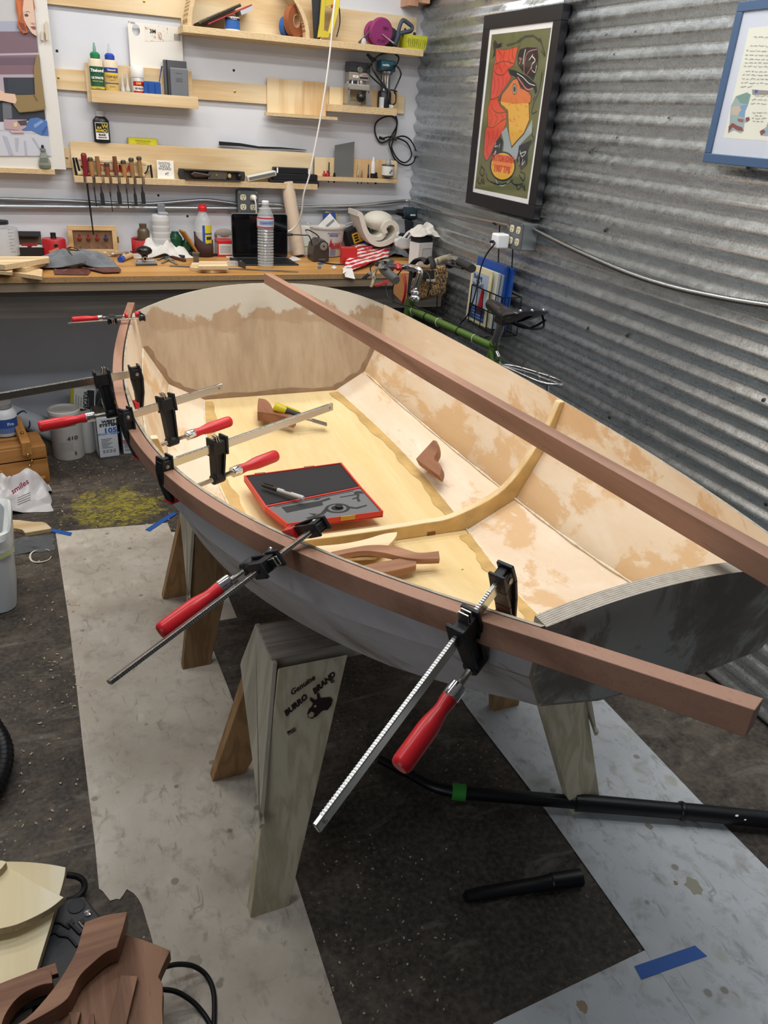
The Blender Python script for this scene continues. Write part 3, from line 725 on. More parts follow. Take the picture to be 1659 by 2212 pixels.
# ================================================================ FLOOR PAPER, TAPE
def paper_mat(name, c1, c2, spot):
    t = NT(name); v = t.mapping((1,1,1)); n = t.noise(v,2.4,6,.6); f = t.noise(v,16,7,.65,.4)
    col = t.ramp(n,[(.35,c2),(.62,c1)])
    col = t.mix(t.ramp(f,[(.52,0.0),(.68,.5)]), col, '#8f8a80')
    vo = t.voro(t.mapping((14,9,1)),1.0); nn = t.noise(v,5,4,.6)
    col = t.mix(t.math('MULTIPLY',t.ramp(vo,[(.18,.55),(.27,0.0)]),t.ramp(nn,[(.45,0.0),(.58,1.0)])), col, spot)
    vd = t.voro(t.mapping((9,9,1),loc=(4,1,0)),1.0)
    col = t.mix(t.math('MULTIPLY',t.ramp(vd,[(.07,.7),(.10,0.0)]),1.0), col, '#7d7668')
    gr = t.noise(t.mapping((30,12,1),(0,0,.4)),1,8,.7,1.0)
    col = t.mix(t.ramp(gr,[(.57,0.0),(.66,.45)]), col, '#6e675c')
    t.bump(f,.12,.004)
    return t.out(col,t.ramp(f,[(.4,.42),(.7,.65)]),0,.35)
PAP1 = paper_mat('stained_floor_paper','#d8d1c5','#b9ae9f','#e2dccf'); PAP2 = paper_mat('grey_floor_paper','#d6dade','#c2c6ca','#b3b09f')
def sheet_thing(poly, label, m, z=.0012, name='floor_paper', th=.0010, cat='paper', group='paper sheets on the floor'):
    c = sum((Vector((p[0],p[1],0)) for p in poly),Vector())/len(poly)
    mb = MB(); mb.prism([(p[0]-c.x,p[1]-c.y) for p in poly],0,th)
    o = mb.build(name,m,local=True); o.location = (c.x,c.y,z); return tag(o,label,cat,group)
F = lambda u,v: (lambda p:(p.x,p.y))(pz(u,v,0))
lp = [F(120,1150),F(240,1140),F(362,1130),F(376,1165),(.372,2.6),(.380,2.18),(.386,1.96),(.388,1.25),(.378,.87),(.36,.45),(.02,.45),(.035,1.05),F(330,2037),F(324,2014),F(319,1998),F(307,1958),F(299,1943),F(289,1931),F(281,1926),F(274,1922),F(268,1932),F(259,1944),F(251,1943),F(238,1947),F(231,1938),F(222,1926),F(214,1921),F(212,1900),F(205,1820),F(192,1720),F(180,1620),F(165,1480),F(150,1350),F(135,1250)]
sheet_thing(lp,'long pale stained floor paper left of the boat with a torn lower left corner',PAP1,.0012)
rp = [(1.09,2.5),(1.089,1.86),(1.079,1.645),(1.090,1.225),(1.083,.786),(1.076,.612),(1.06,.40),(1.56,.40),(1.534,.847),(1.527,1.08),(1.529,1.52),(1.53,2.5)]
sheet_thing(rp,'long grey-white floor paper running under the bow on the right with large drips',PAP2,.0024)
sheet_thing([(.673,.762),(1.12,.783),(1.12,.40),(.60,.40)],'short floor paper across the bottom, tucked beneath the right-hand sheet',PAP2,.0012)
sheet_thing([F(363,1150),F(381,1150),(.50,2.98),(.50,2.35),(.395,2.35)],'small white paper edge showing behind the far sawhorse leg',mat('#cfcac0',.6),.0004)
TAPE = mat('#2c5fb0',.5,bump=.2,bscale=200)
def tape(a,b,w,label):
    A = pz(*a,.0); Bq = pz(*b,.0); d = (Bq-A).normalized(); n = Vector((-d.y,d.x,0))*w/2
    poly = [A-n,Bq-n+d*.004,Bq+n-d*.006,A+n+d*.003]
    sheet_thing([(p.x,p.y) for p in poly],label,TAPE,.0038,'masking_tape',.0006,'tape','strips of blue tape')
tape((108,1146),(155,1156),.026,'short blue tape strip at the left end of the far paper edge')
tape((318,1148),(378,1109),.026,'blue tape strip by the far sawhorse holding the paper corner')
tape((1376,2104),(1514,2056),.030,'blue tape strip joining the two papers in the lower right')
# dried drips on the right sheet
def blob(u,v,rx,ry,label,m,z=.0036,seed=0):
    P = pz(u,v,0); rnd = random.Random(seed); k = 16
    pts = []
    for i in range(k):
        a = 2*PI*i/k; r = 1+rnd.uniform(-.22,.22); pts.append((P.x+math.cos(a)*rx*r,P.y+math.sin(a)*ry*r))
    c = cr([(a,b,0) for a,b in pts],3,True)
    sheet_thing([(p.x,p.y) for p in c],label,m,z,'dried_drip',.0005,'stain','dried drips on the paper')
DRIP = mat('#a3a08e',.25,0,.6); DRIPB = mat('#9c8266',.4)
blob(1497,1915,.020,.024,'largest grey-green dried drip on the right-hand floor paper',DRIP,seed=3)
blob(1402,1787,.008,.013,'oval grey drip in front of the vacuum wand',DRIP,seed=4)
blob(1459,1910,.005,.006,'small round brown drip left of the largest drip',DRIPB,seed=5)
blob(1257,2175,.010,.014,'brown drip on the bottom paper near the lower edge',DRIPB,.0024,6)
blob(418,2080,.020,.016,'glossy drip on the left paper by the looping black cord',mat('#a8a593',.15,0,.6),.0024,7)
blob(381,1700,.006,.006,'round grey drip on the left paper beside the near sawhorse',mat('#8d897f',.5),.0024,8)
# shavings and flecks
mb = MB(); rnd = random.Random(3)
for i in range(260):
    if i<120: u,v = rnd.uniform(120,420),rnd.uniform(990,1150)
    elif i<190: u,v = rnd.uniform(40,180),rnd.uniform(1200,1800)
    else: u,v = rnd.uniform(660,1000),rnd.uniform(1800,2190)
    P = pz(u,v,.003); a = rnd.uniform(0,PI); l = rnd.uniform(.004,.012)*(.55 if i>=190 else 1); w = rnd.uniform(.0012,.003)
    d = Vector((math.cos(a),math.sin(a),0)); nrm = Vector((-d.y,d.x,0))*w
    mid = P+d*l*.5+nrm*rnd.uniform(-2,2)+Vector((0,0,rnd.uniform(.001,.004)))
    mb.add([P-nrm,P+nrm,mid+nrm,mid-nrm,P+d*l+nrm*.4,P+d*l-nrm*.4],[(0,1,2,3),(3,2,4,5)])
o = mb.build('wood_shavings',mat('#c5b594',.7)); tag(o,'scatter of pale wood shavings and crumbs over the dark concrete floor','shavings',kind='stuff')
c = pz(88,1200,.004); pts = [c+Vector((math.cos(a)*.040,math.sin(a)*.055,.002*math.sin(3*a))) for a in [.5+i*.29 for i in range(20)]]
tag(MB().tube(pts,[.0028*(.4+abs(math.sin(i*.16))) for i in range(20)],6,flat=.4).build('curled_shaving',mat('#e3dccb',.6),smooth=80),'thin pale ring of curled wood shaving by the left paper','shaving')
# ================================================================ VACUUM PARTS
wand = thing('vacuum_wand','black vacuum wand with a green collar lying across the right-hand floor paper','vacuum',pz(985,1708,0))
VB = mat('#121418',.35,0,.5)
p0 = pz(1000,1712,.036); p1 = pz(1655,1772,.036); dv = (p1-p0).normalized()
P = [p0, pz(1245,1733,.036), pz(1250,1733,.036), pz(1470,1752,.036), pz(1476,1752,.036), p1+dv*.25]
MB().tube([p0,P[1]],.0185,16).build('front_tube',VB,wand,smooth=40)
MB().tube([P[1]-dv*.004,P[1]-dv*.003,P[2]+dv*.02,P[3]],[.0185,.0245,.0235,.0215],16).build('middle_tube',VB,wand,smooth=40)
MB().tube([P[3]-dv*.003,P[3],P[4],P[4]+dv*.003],[.023,.026,.026,.023],16).build('joint_ring',VB,wand,smooth=40)
MB().tube([P[4],P[5]],.0225,16).build('rear_tube',VB,wand,smooth=40)
MB().tube([p0-dv*.030,p0-dv*.028,p0+dv*.006,p0+dv*.008],[.020,.0225,.0225,.020],16).build('green_collar',mat('#3f9a3f',.45),wand,smooth=40,label='green collar')
tail = cr([p0-dv*.02,pz(935,1698,.034),pz(885,1672,.027),pz(820,1640,.022)],5)
MB().tube(tail,[.018-.006*i/len(tail) for i in range(len(tail))],14).build('bent_nozzle',VB,wand,smooth=40)
for i,(u,v,r) in enumerate([(1583,1751,.005),(1592,1762,.006),(1610,1771,.004)]):
    q = pz(u,v,.055); MB().sphere(q,(r,r*.6,.0015),8,6).build('paint_speck',WHITE,wand,smooth=80)
cn = thing('crevice_nozzle','flat black vacuum crevice nozzle lying on the dark floor','nozzle',pz(1125,1912,0))
a = pz(1003,1936,.012); b = pz(1252,1896,.020); d = (b-a).normalized(); sd = Vector((-d.y,d.x,0)); L = (b-a).length
mb = MB(); rings = []
for f,w,h in ((0,.010,.004),(.02,.0145,.010),(.12,.0165,.012),(.6,.0185,.016),(.74,.0195,.018),(.75,.0205,.0195),(1,.0215,.0205)):
    c_ = a+d*L*f; zc = h+.001; rings.append([(c_.x+sd.x*w*math.cos(k*PI/8),c_.y+sd.y*w*math.cos(k*PI/8),zc+h*math.sin(k*PI/8)) for k in range(16)])
for i in range(len(rings)-1): mb.add(rings[i]+rings[i+1],[(k,(k+1)%16,16+(k+1)%16,16+k) for k in range(16)])
mb.add(rings[0],[tuple(range(16))]); mb.build('nozzle_body',VB,cn,smooth=40)
mb = MB(); mb.tube([b-d*.004,b+d*.003],[.022,.022],16,mi=0); mb.build('socket_rim',VB,cn,smooth=40)
# ribbed hose at the left edge
hs = cr([pz(-70,1490,.10),pz(-20,1560,.055),pz(8,1620,.05),pz(-6,1690,.045),pz(-60,1760,.04)],14)
mb = MB(); mb.tube(hs,[.026 if i%2 else .021 for i in range(len(hs))],14)
tag(mb.build('vacuum_hose',mat('#0f1013',.4,0,.5),smooth=50),'ribbed black vacuum hose curling in at the left edge','hose')
# ================================================================ WORKBENCH
ZB = .965; YF = 3.69
wb = thing('workbench','long plywood-topped workbench along the back wall with a dark timber apron','workbench',(.3,4.0,0))
BT = wood('#c99a5b','#ae7d43','x',.8,.45,.5,.08)
mb = MB(); mb.box(-2.2,1.93,YF,YB-.003,ZB-.024,ZB); mb.build('benchtop',[BT],wb)
MB().box(-2.2,1.93,YF-.0015,YF,ZB-.0235,ZB-.0005).build('edge_ply',plyedge('z',330,'#b58a55','#5f452c'),wb)
MB().box(-2.2,1.93,YF+.006,YF+.044,ZB-.062,ZB-.026).build('front_rail',wood('#8f7f6a','#6e604f','x',.8,.65,.6,.1),wb)
DARKW = wood('#6f6962','#4f4a45','x',1.3,.65,.35,.15)
MB().box(-2.2,1.93,YF+.045,YF+.083,py(110,686,YF+.045).z,ZB-.063).build('dark_beam',DARKW,wb)
for x in (-1.6,1.80):
    MB().box(x,x+.088,YF+.085,YF+.173,0,ZB-.30).build('leg',DARKW,wb)
    MB().box(x,x+.088,YB-.10,YB-.012,0,ZB-.026).build('leg',DARKW,wb)
# ================================================================ BACK WALL BOARDS AND SHELVES
def wbox(u0,v0,u1,v1,y0,y1):   # box whose front face (y0) spans the pixel corners
    A = py(u0,v0,y0); Bq = py(u1,v1,y0); return (A.x,Bq.x,y0,y1,min(A.z,Bq.z),max(A.z,Bq.z))
def board(name,label,u0,v0,u1,v1,z0=None,z1=None,y0=4.282,m=None,cat='board',group='plywood mounting strips'):
    A = py(u0,v0,y0); Bq = py(u1,v1,y0)
    z1 = A.z if z1 is None else z1
    t = thing(name,label,cat,((A.x+Bq.x)/2,YB,Bq.z),0,group)
    zb = min(A.z,Bq.z) if z0 is None else z0
    MB().box(A.x,Bq.x,y0,YB-.0005,zb,z1).build('strip_board',m or PLY,t,bevel=.001); return t,A.x,Bq.x,zb,z1
def screws(t,pts,y):
    for u,v in pts:
        P = py(u,v,y); MB().at((P.x,y,P.z),(PI/2,0,0)).lathe([(.0055,-.001),(.0055,.0008),(.003,.0018),(0,.0014)],10).build('screw',BRASS,t,smooth=40)
zA = py(120,192.7,4.282).z; zA1 = py(120,147,4.282).z
t,*_ = board('mounting_strip','plywood strip along the wall holding the middle tray and shelves',110,147,872,245,zA,zA1); screws(t,[(126,168),(507,198)],4.282)
zt = py(101,8,4.282).z
t,*_ = board('mounting_strip','plywood strip at the top left, just under the photo\'s upper edge',90,8,391,35,zt,zt+.12); screws(t,[(311,3)],4.282)
t,*_ = board('mounting_strip','short strip end showing behind the lower left of the long chisel shelf',128,318,176,364,None,None); screws(t,[(145,341)],4.282)
# top shelf
y0 = 4.30-.155
A = py(395,54,y0); Bq = py(915,108,y0); zt = (A.z+Bq.z)/2; th = .028
ts = thing('top_shelf','top plywood shelf with a curved bracket at each side of its tall back','shelf',(A.x,YB,zt-th),0)
MB().box(A.x,Bq.x,y0,YB-.019,zt-th,zt).build('shelf_board',[PLY],ts,bevel=.0015)
MB().box(A.x,Bq.x,y0-.001,y0,zt-th+.001,zt-.001).build('edge_ply',PLYE,ts)
C1 = py(392,55,4.28).x; C2 = py(686,60,4.28).x
MB().box(C1,C2,4.282,YB-.0005,zt-th-.006,zt+.40).build('back_panel',PLY,ts)
D1 = py(682,30,4.28); D2 = py(897,98,4.28)
MB().box(C2+.002,D2.x,4.282,YB-.0005,zt,py(735,18,4.282).z).build('back_panel',PLY,ts)
for (u,v,sg) in ((413,53,1),(668,80,-1)):
    P = py(u,v,y0+.02)
    pts = [(P.x+(0 if sg>0 else 0),zt)]
    pl = []
    for k in range(9):
        s_ = k/8; x = P.x+ (s_**1.6*.055 if sg>0 else -(s_**2)*.105); z = zt+.19*s_
        pl.append((x,z))
    outer = [(x-.019,z) for x,z in pl]; poly = pl+outer[::-1]
    MB().prism(poly,y0+.012,4.281,'y').build('curved_bracket',PLYEX,ts)
# tray shelf with lip
yt = 4.30-.105
A = py(196.3,193,yt); Bq = py(428,209,yt); zl = py(196,220.4,yt).z; zl1 = A.z
tr = thing('tray_shelf','shallow plywood tray with a front lip holding glue bottles','shelf',(A.x,YB,zl))
MB().box(A.x,Bq.x,yt,yt+.012,zl,zl1).build('front_lip',PLY,tr,bevel=.001)
MB().box(A.x+.001,Bq.x-.001,yt+.0125,4.268,zl+.002,zl+.014).build('tray_floor',PLY,tr)
L1 = py(182,135,4.27); MB().box(L1.x,Bq.x-.012,4.268,4.2815,zl,L1.z).build('back_panel',PLY,tr)
MB().prism([(yt+.013,zl+.015),(4.267,zl+.015),(4.267,L1.z-.002),(yt+.05,zl1)],A.x+.002,A.x+.012,'x').build('side_panel',PLYZ,tr)
TRZ = zl+.014; TRY = (yt+.0125+4.268)/2
# square shelf and its board
yS = 4.30-.115
P0 = py(577,168,4.27); P1 = py(704,243,4.27)
sq = thing('square_shelf','empty square plywood shelf with a rounded front corner in the middle of the wall','shelf',(P0.x,YB,P1.z))
zs = py(578,243,yS+.02).z
MB().box(P0.x,P1.x,4.268,4.2815,zs,P0.z).build('back_panel',PLYZ,sq,bevel=.001)
e0 = py(580,240,yS).x; e1 = py(728,250,yS+.01).x
front = [(e0+(e1-e0)*k/10, yS+.05*(1-k/10)**2.2) for k in range(11)]
MB().prism(front+[(e1,4.267),(e0,4.267)],zs-.014,zs,'z').build('shelf_board',PLY,sq)
mb = MB()
for k in range(10):
    a,b = front[k],front[k+1]; mb.add([(a[0],a[1]-.0012,zs-.0135),(b[0],b[1]-.0012,zs-.0135),(b[0],b[1]-.0012,zs-.0005),(a[0],a[1]-.0012,zs-.0005)],[(0,1,2,3)])
mb.build('edge_ply',PLYE,sq)
# router shelf
yR = 4.30-.125
Q0 = py(712,187,4.27); Q1 = py(858,232,yR)
zr = py(760,228,yR).z; rs = thing('router_shelf','thick plywood shelf at the right end carrying the two routers','shelf',(Q0.x,YB,zr-.03))
MB().box(Q0.x,py(860,190,4.27).x,4.268,4.2815,zr-.03,Q0.z).build('back_panel',PLYZ,rs)
f0 = py(716,236,yR).x
MB().prism([(f0,yR+.055),(f0+.012,yR+.03),(f0+.045,yR+.004),(f0+.06,yR),(Q1.x,yR),(Q1.x,4.267),(f0,4.267)],zr-.032,zr,'z').build('shelf_board',PLYE,rs)
# long lower shelf
yL = 4.30-.085
A = py(150,305,4.272); Bq = py(676,335,4.272); zb = py(163.6,393.7,yL).z; zb2 = py(684,409.7,yL).z; zbot = (zb+zb2)/2
ll = thing('long_shelf','long lower plywood shelf with a notched ledge holding the chisels','shelf',(A.x,YB,zbot))
MB().box(A.x,Bq.x,4.272,4.2815,zbot,A.z).build('back_panel',PLY,ll,bevel=.001)
l0 = py(160,380,yL).x; l1 = py(686,400,yL).x; zlt = zbot+.026
NOT = [184,203,222.5,239,257.5,275.5,291.5,309.5]
xs_ = [py(u,388,yL).x for u in NOT]
front = [(l0,yL)]
for x in xs_: front += [(x-.007,yL),(x-.007,yL+.03),(x+.007,yL+.03),(x+.007,yL)]
front += [(l1,yL)]
MB().prism(front+[(l1,4.2715),(l0,4.2715)],zbot,zlt,'z').build('ledge',PLYE,ll)
LZ = zlt
# small right ledge
yK = 4.30-.075
R0 = py(680,339,4.272); R1 = py(858,352,4.272); zk = py(690,390,yK).z
sk = thing('small_shelf','short plywood ledge beside the long shelf with drill bits standing in it','shelf',(R0.x,YB,zk))
MB().box(R0.x,R1.x,4.272,4.2815,zk,R0.z).build('back_panel',PLYZ,sk)
MB().box(py(686,388,yK).x,py(861,392,yK).x,yK,4.2715,zk-.0,zk+.02).build('ledge',PLYE,sk); KZ = zk+.02
# left ledge for painting
yP = 4.30-.075
A = py(-60,360,yP); Bq = py(118,366,yP); zp = Bq.z
pl = thing('picture_ledge','narrow plywood ledge at the left edge carrying the leaning painting','shelf',(Bq.x,YB,zp-.022))
MB().box(A.x,Bq.x,yP,YB-.0005,zp-.022,zp).build('ledge',PLYE,pl,bevel=.001)
# ================================================================ PAINTING (canvas leaning on the ledge)
cv0 = py(-330,372,4.272); pr = py(142.5,364,4.245); 
lean = math.radians(2.0)
pn = thing('painting','unframed painting of a red-haired woman in an olive top, leaning on the left ledge','painting',(pr.x,4.240,zp),rot=(-lean,0,0))
CWH = .95; CWW = .9
MB().box(-CWW,0,0,.022,0,CWH).build('canvas',mat('#d8d5d0',.7,bump=.1,bscale=300),pn,local=True)
T = wm(pn); Ti = T.inverted(); nrm = (T.to_3x3() @ Vector((0,-1,0))); og = T @ Vector((0,0,0))
def onc(u,v,l=0.0):
    d = ray(u,v); s = (og-CAM).dot(nrm)/d.dot(nrm); p = Ti @ (CAM+d*s); return (p.x,p.z)
_lay = [0]
def art(pts,col,name='painted_shape',rough=.6):
    _lay[0] += 1; l = -.0004*_lay[0]
    poly = [onc(*p) for p in pts]; n = len(poly)
    MB().add([(x,l,z) for x,z in poly]+[(x,.0005,z) for x,z in poly],[tuple(range(n)),tuple(range(2*n-1,n-1,-1))]+[(i,(i+1)%n,n+(i+1)%n,n+i) for i in range(n)]).build(name,mat(col,rough),pn,local=True)
Z5 = lambda L: [(x*150/873,y*380/2212) for x,y in L]
art(Z5([(-800,-400),(380,-400),(640,1960),(-800,1960)]),'#b9b9bb','painted_ground')
art(Z5([(-800,280),(425,260),(452,400),(-800,420)]),'#9fa3b5')
art(Z5([(-800,400),(455,395),(482,660),(-800,690)]),'#77616b')
art(Z5([(-800,690),(482,668),(490,690),(-800,712)]),'#b1a1ad')
art(Z5([(-800,712),(490,690),(518,935),(-800,940)]),'#7b626d'); art(Z5([(-800,735),(495,722),(505,815),(-800,818)]),'#685563')
art(Z5([(-800,940),(520,938),(572,1510),(-800,1565)]),'#33363f')
art(Z5([(-800,940),(520,935),(523,975),(40,975),(60,1180),(-800,1180)]),'#a99fa9'); art(Z5([(90,975),(410,975),(432,1180),(115,1190)]),'#363b46')
art(Z5([(30,1290),(140,1290),(155,1490),(40,1500)]),'#6a6c74')
art(Z5([(-800,1565),(590,1510),(640,1960),(-800,1960)]),'#c3c5cf'); art(Z5([(-800,1580),(100,1650),(500,1690),(612,1720),(612,1690),(-800,1560)]),'#a9acb9')
for q in ([(185,1730),(240,1735),(225,1900),(200,1900)],[(300,1770),(325,1770),(345,1950),(315,1950)],[(30,1700),(90,1720),(170,1950),(120,1950)],[(400,1730),(430,1735),(520,1880),(490,1870)]): art(Z5(q),'#aab0be')
art(Z5([(330,1560),(380,1490),(470,1478),(560,1510),(590,1520),(612,1700),(520,1700),(400,1640),(280,1640)]),'#4d70ac','painted_cloth')
art(Z5([(420,1570),(520,1510),(550,1530),(440,1610)]),'#7f9ac9'); art(Z5([(520,1660),(580,1580),(600,1600),(540,1700)]),'#3a5a96')
art(Z5([(45,1500),(335,1505),(330,1600),(260,1640),(60,1620)]),'#b59aa2','painted_bowl'); art(Z5([(215,1520),(335,1510),(335,1575),(260,1580)]),'#4b444c'); art(Z5([(170,1545),(215,1535),(215,1590),(180,1600)]),'#d9c39a'); art(Z5([(120,1640),(280,1640),(300,1672),(150,1672)]),'#c7a9a6')
art(Z5([(485,685),(450,720),(425,860),(430,1000),(440,1190),(300,1195),(190,1195),(165,1310),(240,1410),(400,1395),(560,1370),(572,1350)]),'#8a754e','painted_sleeve')
art(Z5([(400,1180),(440,1200),(480,1270),(460,1280)]),'#6f5c3b'); art(Z5([(240,1410),(400,1395),(560,1365),(558,1385),(420,1405),(245,1418)]),'#6d5a38')
art(Z5([(-60,1100),(60,1170),(190,1185),(210,1260),(195,1305),(40,1270),(-60,1260)]),'#d9b9a2','painted_hand')
art(Z5([(195,-30),(410,-60),(440,100),(330,330),(350,415),(290,425),(215,330),(230,240),(200,120)]),'#a85a35','painted_hair')
art(Z5([(230,280),(300,300),(330,390),(280,380)]),'#7a3f27','painted_hair'); art(Z5([(200,0),(260,20),(270,160),(240,260),(225,120)]),'#bf6b3f','painted_hair')
art(Z5([(300,-20),(408,-40),(460,460),(400,420),(340,330),(300,250),(285,120)]),'#d3b5a1','painted_face')
art(Z5([(305,185),(340,175),(360,200),(345,215),(315,212)]),'#4f4742','painted_eye'); art(Z5([(300,160),(350,142),(385,165),(350,152)]),'#8a6a55','painted_brow')
art(Z5([(380,340),(430,330),(450,345),(448,375),(415,372)]),'#8f4d52','painted_mouth'); art(Z5([(385,290),(420,285),(442,300),(440,310),(400,305)]),'#b98f7e','painted_nose')
for q in ([(560,300),(582,260),(600,500),(580,515)],[(520,390),(548,395),(545,520),(515,500)]): art(Z5(q),'#cdbfa9','paint_smudge')
# ================================================================ THINGS ON THE WALL SHELVES
def vz(u,v,y): return py(u,v,y).z
def hgt(u,v0,v1,y): return abs(py(u,v0,y).z-py(u,v1,y).z)
def wid(u0,u1,v,y): return abs(py(u1,v,y).x-py(u0,v,y).x)
FN = Vector((0,-1,0)); XD = Vector((1,0,0))
def label_band(t, r, z0, z1, m, name='label', a0=-2.4, a1=-.7, n=14, lift=.0006, sy=1.0):
    mb = MB()
    f = lambda a,b: Vector((math.cos(a0+(a1-a0)*a)*(r+lift), math.sin(a0+(a1-a0)*a)*(r*sy+lift), z0+(z1-z0)*b))
    mb.grid(f,n,1); o = mb.build(name,m,t,local=True,smooth=80); return o
def T2(t,s,size,col,x,z,y=-.0305,name='lettering',bold=.0,sx=1.0,shear=0,rz=0):
    d = Vector((math.cos(rz),0,math.sin(rz)))
    return text(s,size,mat(col,.5),t,MF((x,y,z),d,(0,-1,0)),name,.0002,shear,bold,sx=sx)
def glue(u,vb,vt,label,cap,lab,words,strip):
    P = Vector((py(u,vb,TRY).x,TRY,TRZ)); H = vz(u,vt,TRY)-TRZ; R = .0315
    t = thing('glue_bottle',label,'bottle',P,0,'glue bottles in the tray')
    b = H*.73
    MB().lathe([(R*.9,0),(R,.004),(R,b*.94),(R*.88,b*.985),(R*.5,b),(R*.5,b+.004),(0,b+.004)],24,sy=.8).build('body',mat('#d9cbb2',.35),t,local=True,smooth=40)
    MB().lathe([(R*.68,b),(R*.68,b+.016),(R*.45,b+.024),(0,b+.024)],18).build('cap',mat(cap,.4),t,local=True,smooth=40)
    MB().lathe([(.008,b+.024),(.006,b+.045),(.0045,H-.012),(.0035,H),(0,H)],12).build('nozzle',mat('#cfd6dc' if cap!='#1f7a4c' else '#7fae9a',.3,trans=.3),t,local=True,smooth=40)
    label_band(t,R,.006,b*.80,mat(lab,.4),sy=.8,a0=-2.75,a1=-.4)
    for z0,z1,c in strip: label_band(t,R,z0*b,z1*b,mat(c,.4),'label_stripe',lift=.0010,sy=.8,a0=-2.75,a1=-.4)
    for s,sz,c,zz,bo,sh in words: T2(t,s,sz,c,0,zz*b,-R*.8-.0022,bold=bo,shear=sh,sx=.9)
    return t
g1 = glue(212,196,93,'wood glue bottle with green cap and dark green label in the tray','#1f7a4c','#1d5a3f',[('Titebond',.0165,'#f4f1ea',.70,.0006,.1),('ULTIMATE',.012,'#f4f1ea',.52,.0005,0),('WOOD GLUE',.008,'#c9b26b',.44,.0002,0),('waterproof',.006,'#2a2a20',.275,0,0),('16 FL OZ',.005,'#e8e8e0',.14,0,0)],[(.25,.31,'#d8b93c')])
g2 = glue(243,198,96,'wood glue bottle with blue cap and yellow label, second in the tray','#2b45a8','#cfae63',[('Titebond III',.0085,'#f0eee6',.74,.0003,.1),('WOOD GLUE',.009,'#5a471d',.58,.0003,0),('strong bond',.006,'#5a471d',.50,0,0),('easy cleanup',.0055,'#5a471d',.34,0,0)],[(.68,.80,'#2b3f8f'),(.62,.675,'#e3bd35'),(.40,.43,'#57508f'),(.06,.13,'#e5e0d5')])
for i,(u,vb,vt,c,lab) in enumerate([(266,198,160,'#b8344a','small clear tube with a pink end beside the blue capped glue'),(277,199,158,'#7fae3c','small clear tube with a green end beside the spray can')]):
    P = Vector((py(u,vb,TRY).x,TRY,TRZ)); H = vz(u,vt,TRY)-TRZ
    t = thing('adhesive_tube',lab,'tube',P,0,'small glue tubes in the tray')
    MB().lathe([(.011,0),(.011,H*.45),(.006,H*.55),(.0035,H*.97),(0,H)],12).build('body',mat('#e3ddd6',.25,trans=.35),t,local=True,smooth=40); label_band(t,.011,.003,H*.35,mat(c,.4))
P = Vector((py(299,199,TRY).x,TRY,TRZ)); H = vz(299,141,TRY)-TRZ
t = thing('spray_can','white spray can with a red label standing in the tray','can',P); R = .030
MB().lathe([(R*.95,0),(R,.003),(R,H*.62),(R*.93,H*.66),(R*.93,H*.67)],24).build('body',mat('#c9c6c2',.35,.3),t,local=True,smooth=40)
MB().lathe([(R*.98,H*.66),(R*1.02,H*.67),(R*1.0,H*.92),(R*.85,H*.99),(0,H)],24).build('cap',WHITEP,t,local=True,smooth=40)
label_band(t,R,.004,H*.56,mat('#b3212f',.4)); label_band(t,R,H*.30,H*.43,mat('#e9e2dc',.4),'label_stripe',lift=.001)
T2(t,'ZIP KICK',.0095,'#2a2a2e',0,H*.365,-R-.0024,bold=.0004); T2(t,'ZAP',.012,'#f2d24a',0,H*.50,-R-.0024,bold=.0004); T2(t,'CA activator',.006,'#f0e8e0',0,H*.20,-R-.0024)
# blue case with handle
A = py(311,201,4.215); Bq = py(346,176,4.215)
t = thing('blue_case','small blue hinged plastic case with a blue stick leaning on it, in the tray','case',((A.x+Bq.x)/2,4.215,TRZ))
w = (Bq.x-A.x); h = vz(328,176,4.215)-TRZ
MB().prism(rrect(-w/2,w/2,0,h,.008),-.012,.0,'y').build('case_half',BLUE,t,local=True,bevel=.002); MB().prism(rrect(-w/2,w/2,0,h,.008),.001,.014,'y').build('case_half',BLUE,t,local=True,bevel=.002)
for x in (-w*.25,w*.15): MB().bc((x,-.013,h*.5),(.003,.004,h*.8)).build('rib',mat('#1a4289',.4),t,local=True)
MB().tube([(w*.45,.02,h*.9),(w*.62,.022,h*1.5),(w*.70,.022,h*1.75)],[.005,.006,.011],8,flat=.4).build('stick',mat('#1e4d96',.4),t,local=True,smooth=50)
# grey boxes at right end of tray
A = py(354,203,4.25); 
def slabbox(name,label,cat,u0,u1,vb,vt,y,dep,m,zb,group=None,bev=.002,lean=0):
    x0,x1 = py(u0,vb,y).x,py(u1,vb,y).x; zt_ = vz((u0+u1)/2,vt,y)
    t = thing(name,label,cat,((x0+x1)/2,y+dep,zb),0,group,rot=(lean,0,0)); w = x1-x0
    MB().box(-w/2,w/2,-dep,0,0,zt_-zb).build('body',m,t,local=True,bevel=bev); return t,w,zt_-zb
t,w,h = slabbox('grey_notebook','dark grey notebook with an elastic band at the right end of the tray','notebook',357,406,203,131,4.243,.022,mat('#55575b',.6),TRZ)
MB().box(-w*.40,-w*.34,-.0232,-.0222,0,h).build('elastic_band',BLACK,t,local=True)
t,w,h = slabbox('grey_hard_case','smaller grey hard case leaning on the notebook in the tray','case',370,408,205,147,4.222,.018,mat('#6d7076',.45),TRZ,bev=.005)
T2(t,'MERCURY',.007,'#55585e',0,h*.85,-.0185); MB().bc((0,-.0185,h*.68),(.03,.0012,.016)).build('recess',mat('#5b5e64',.5),t,local=True)
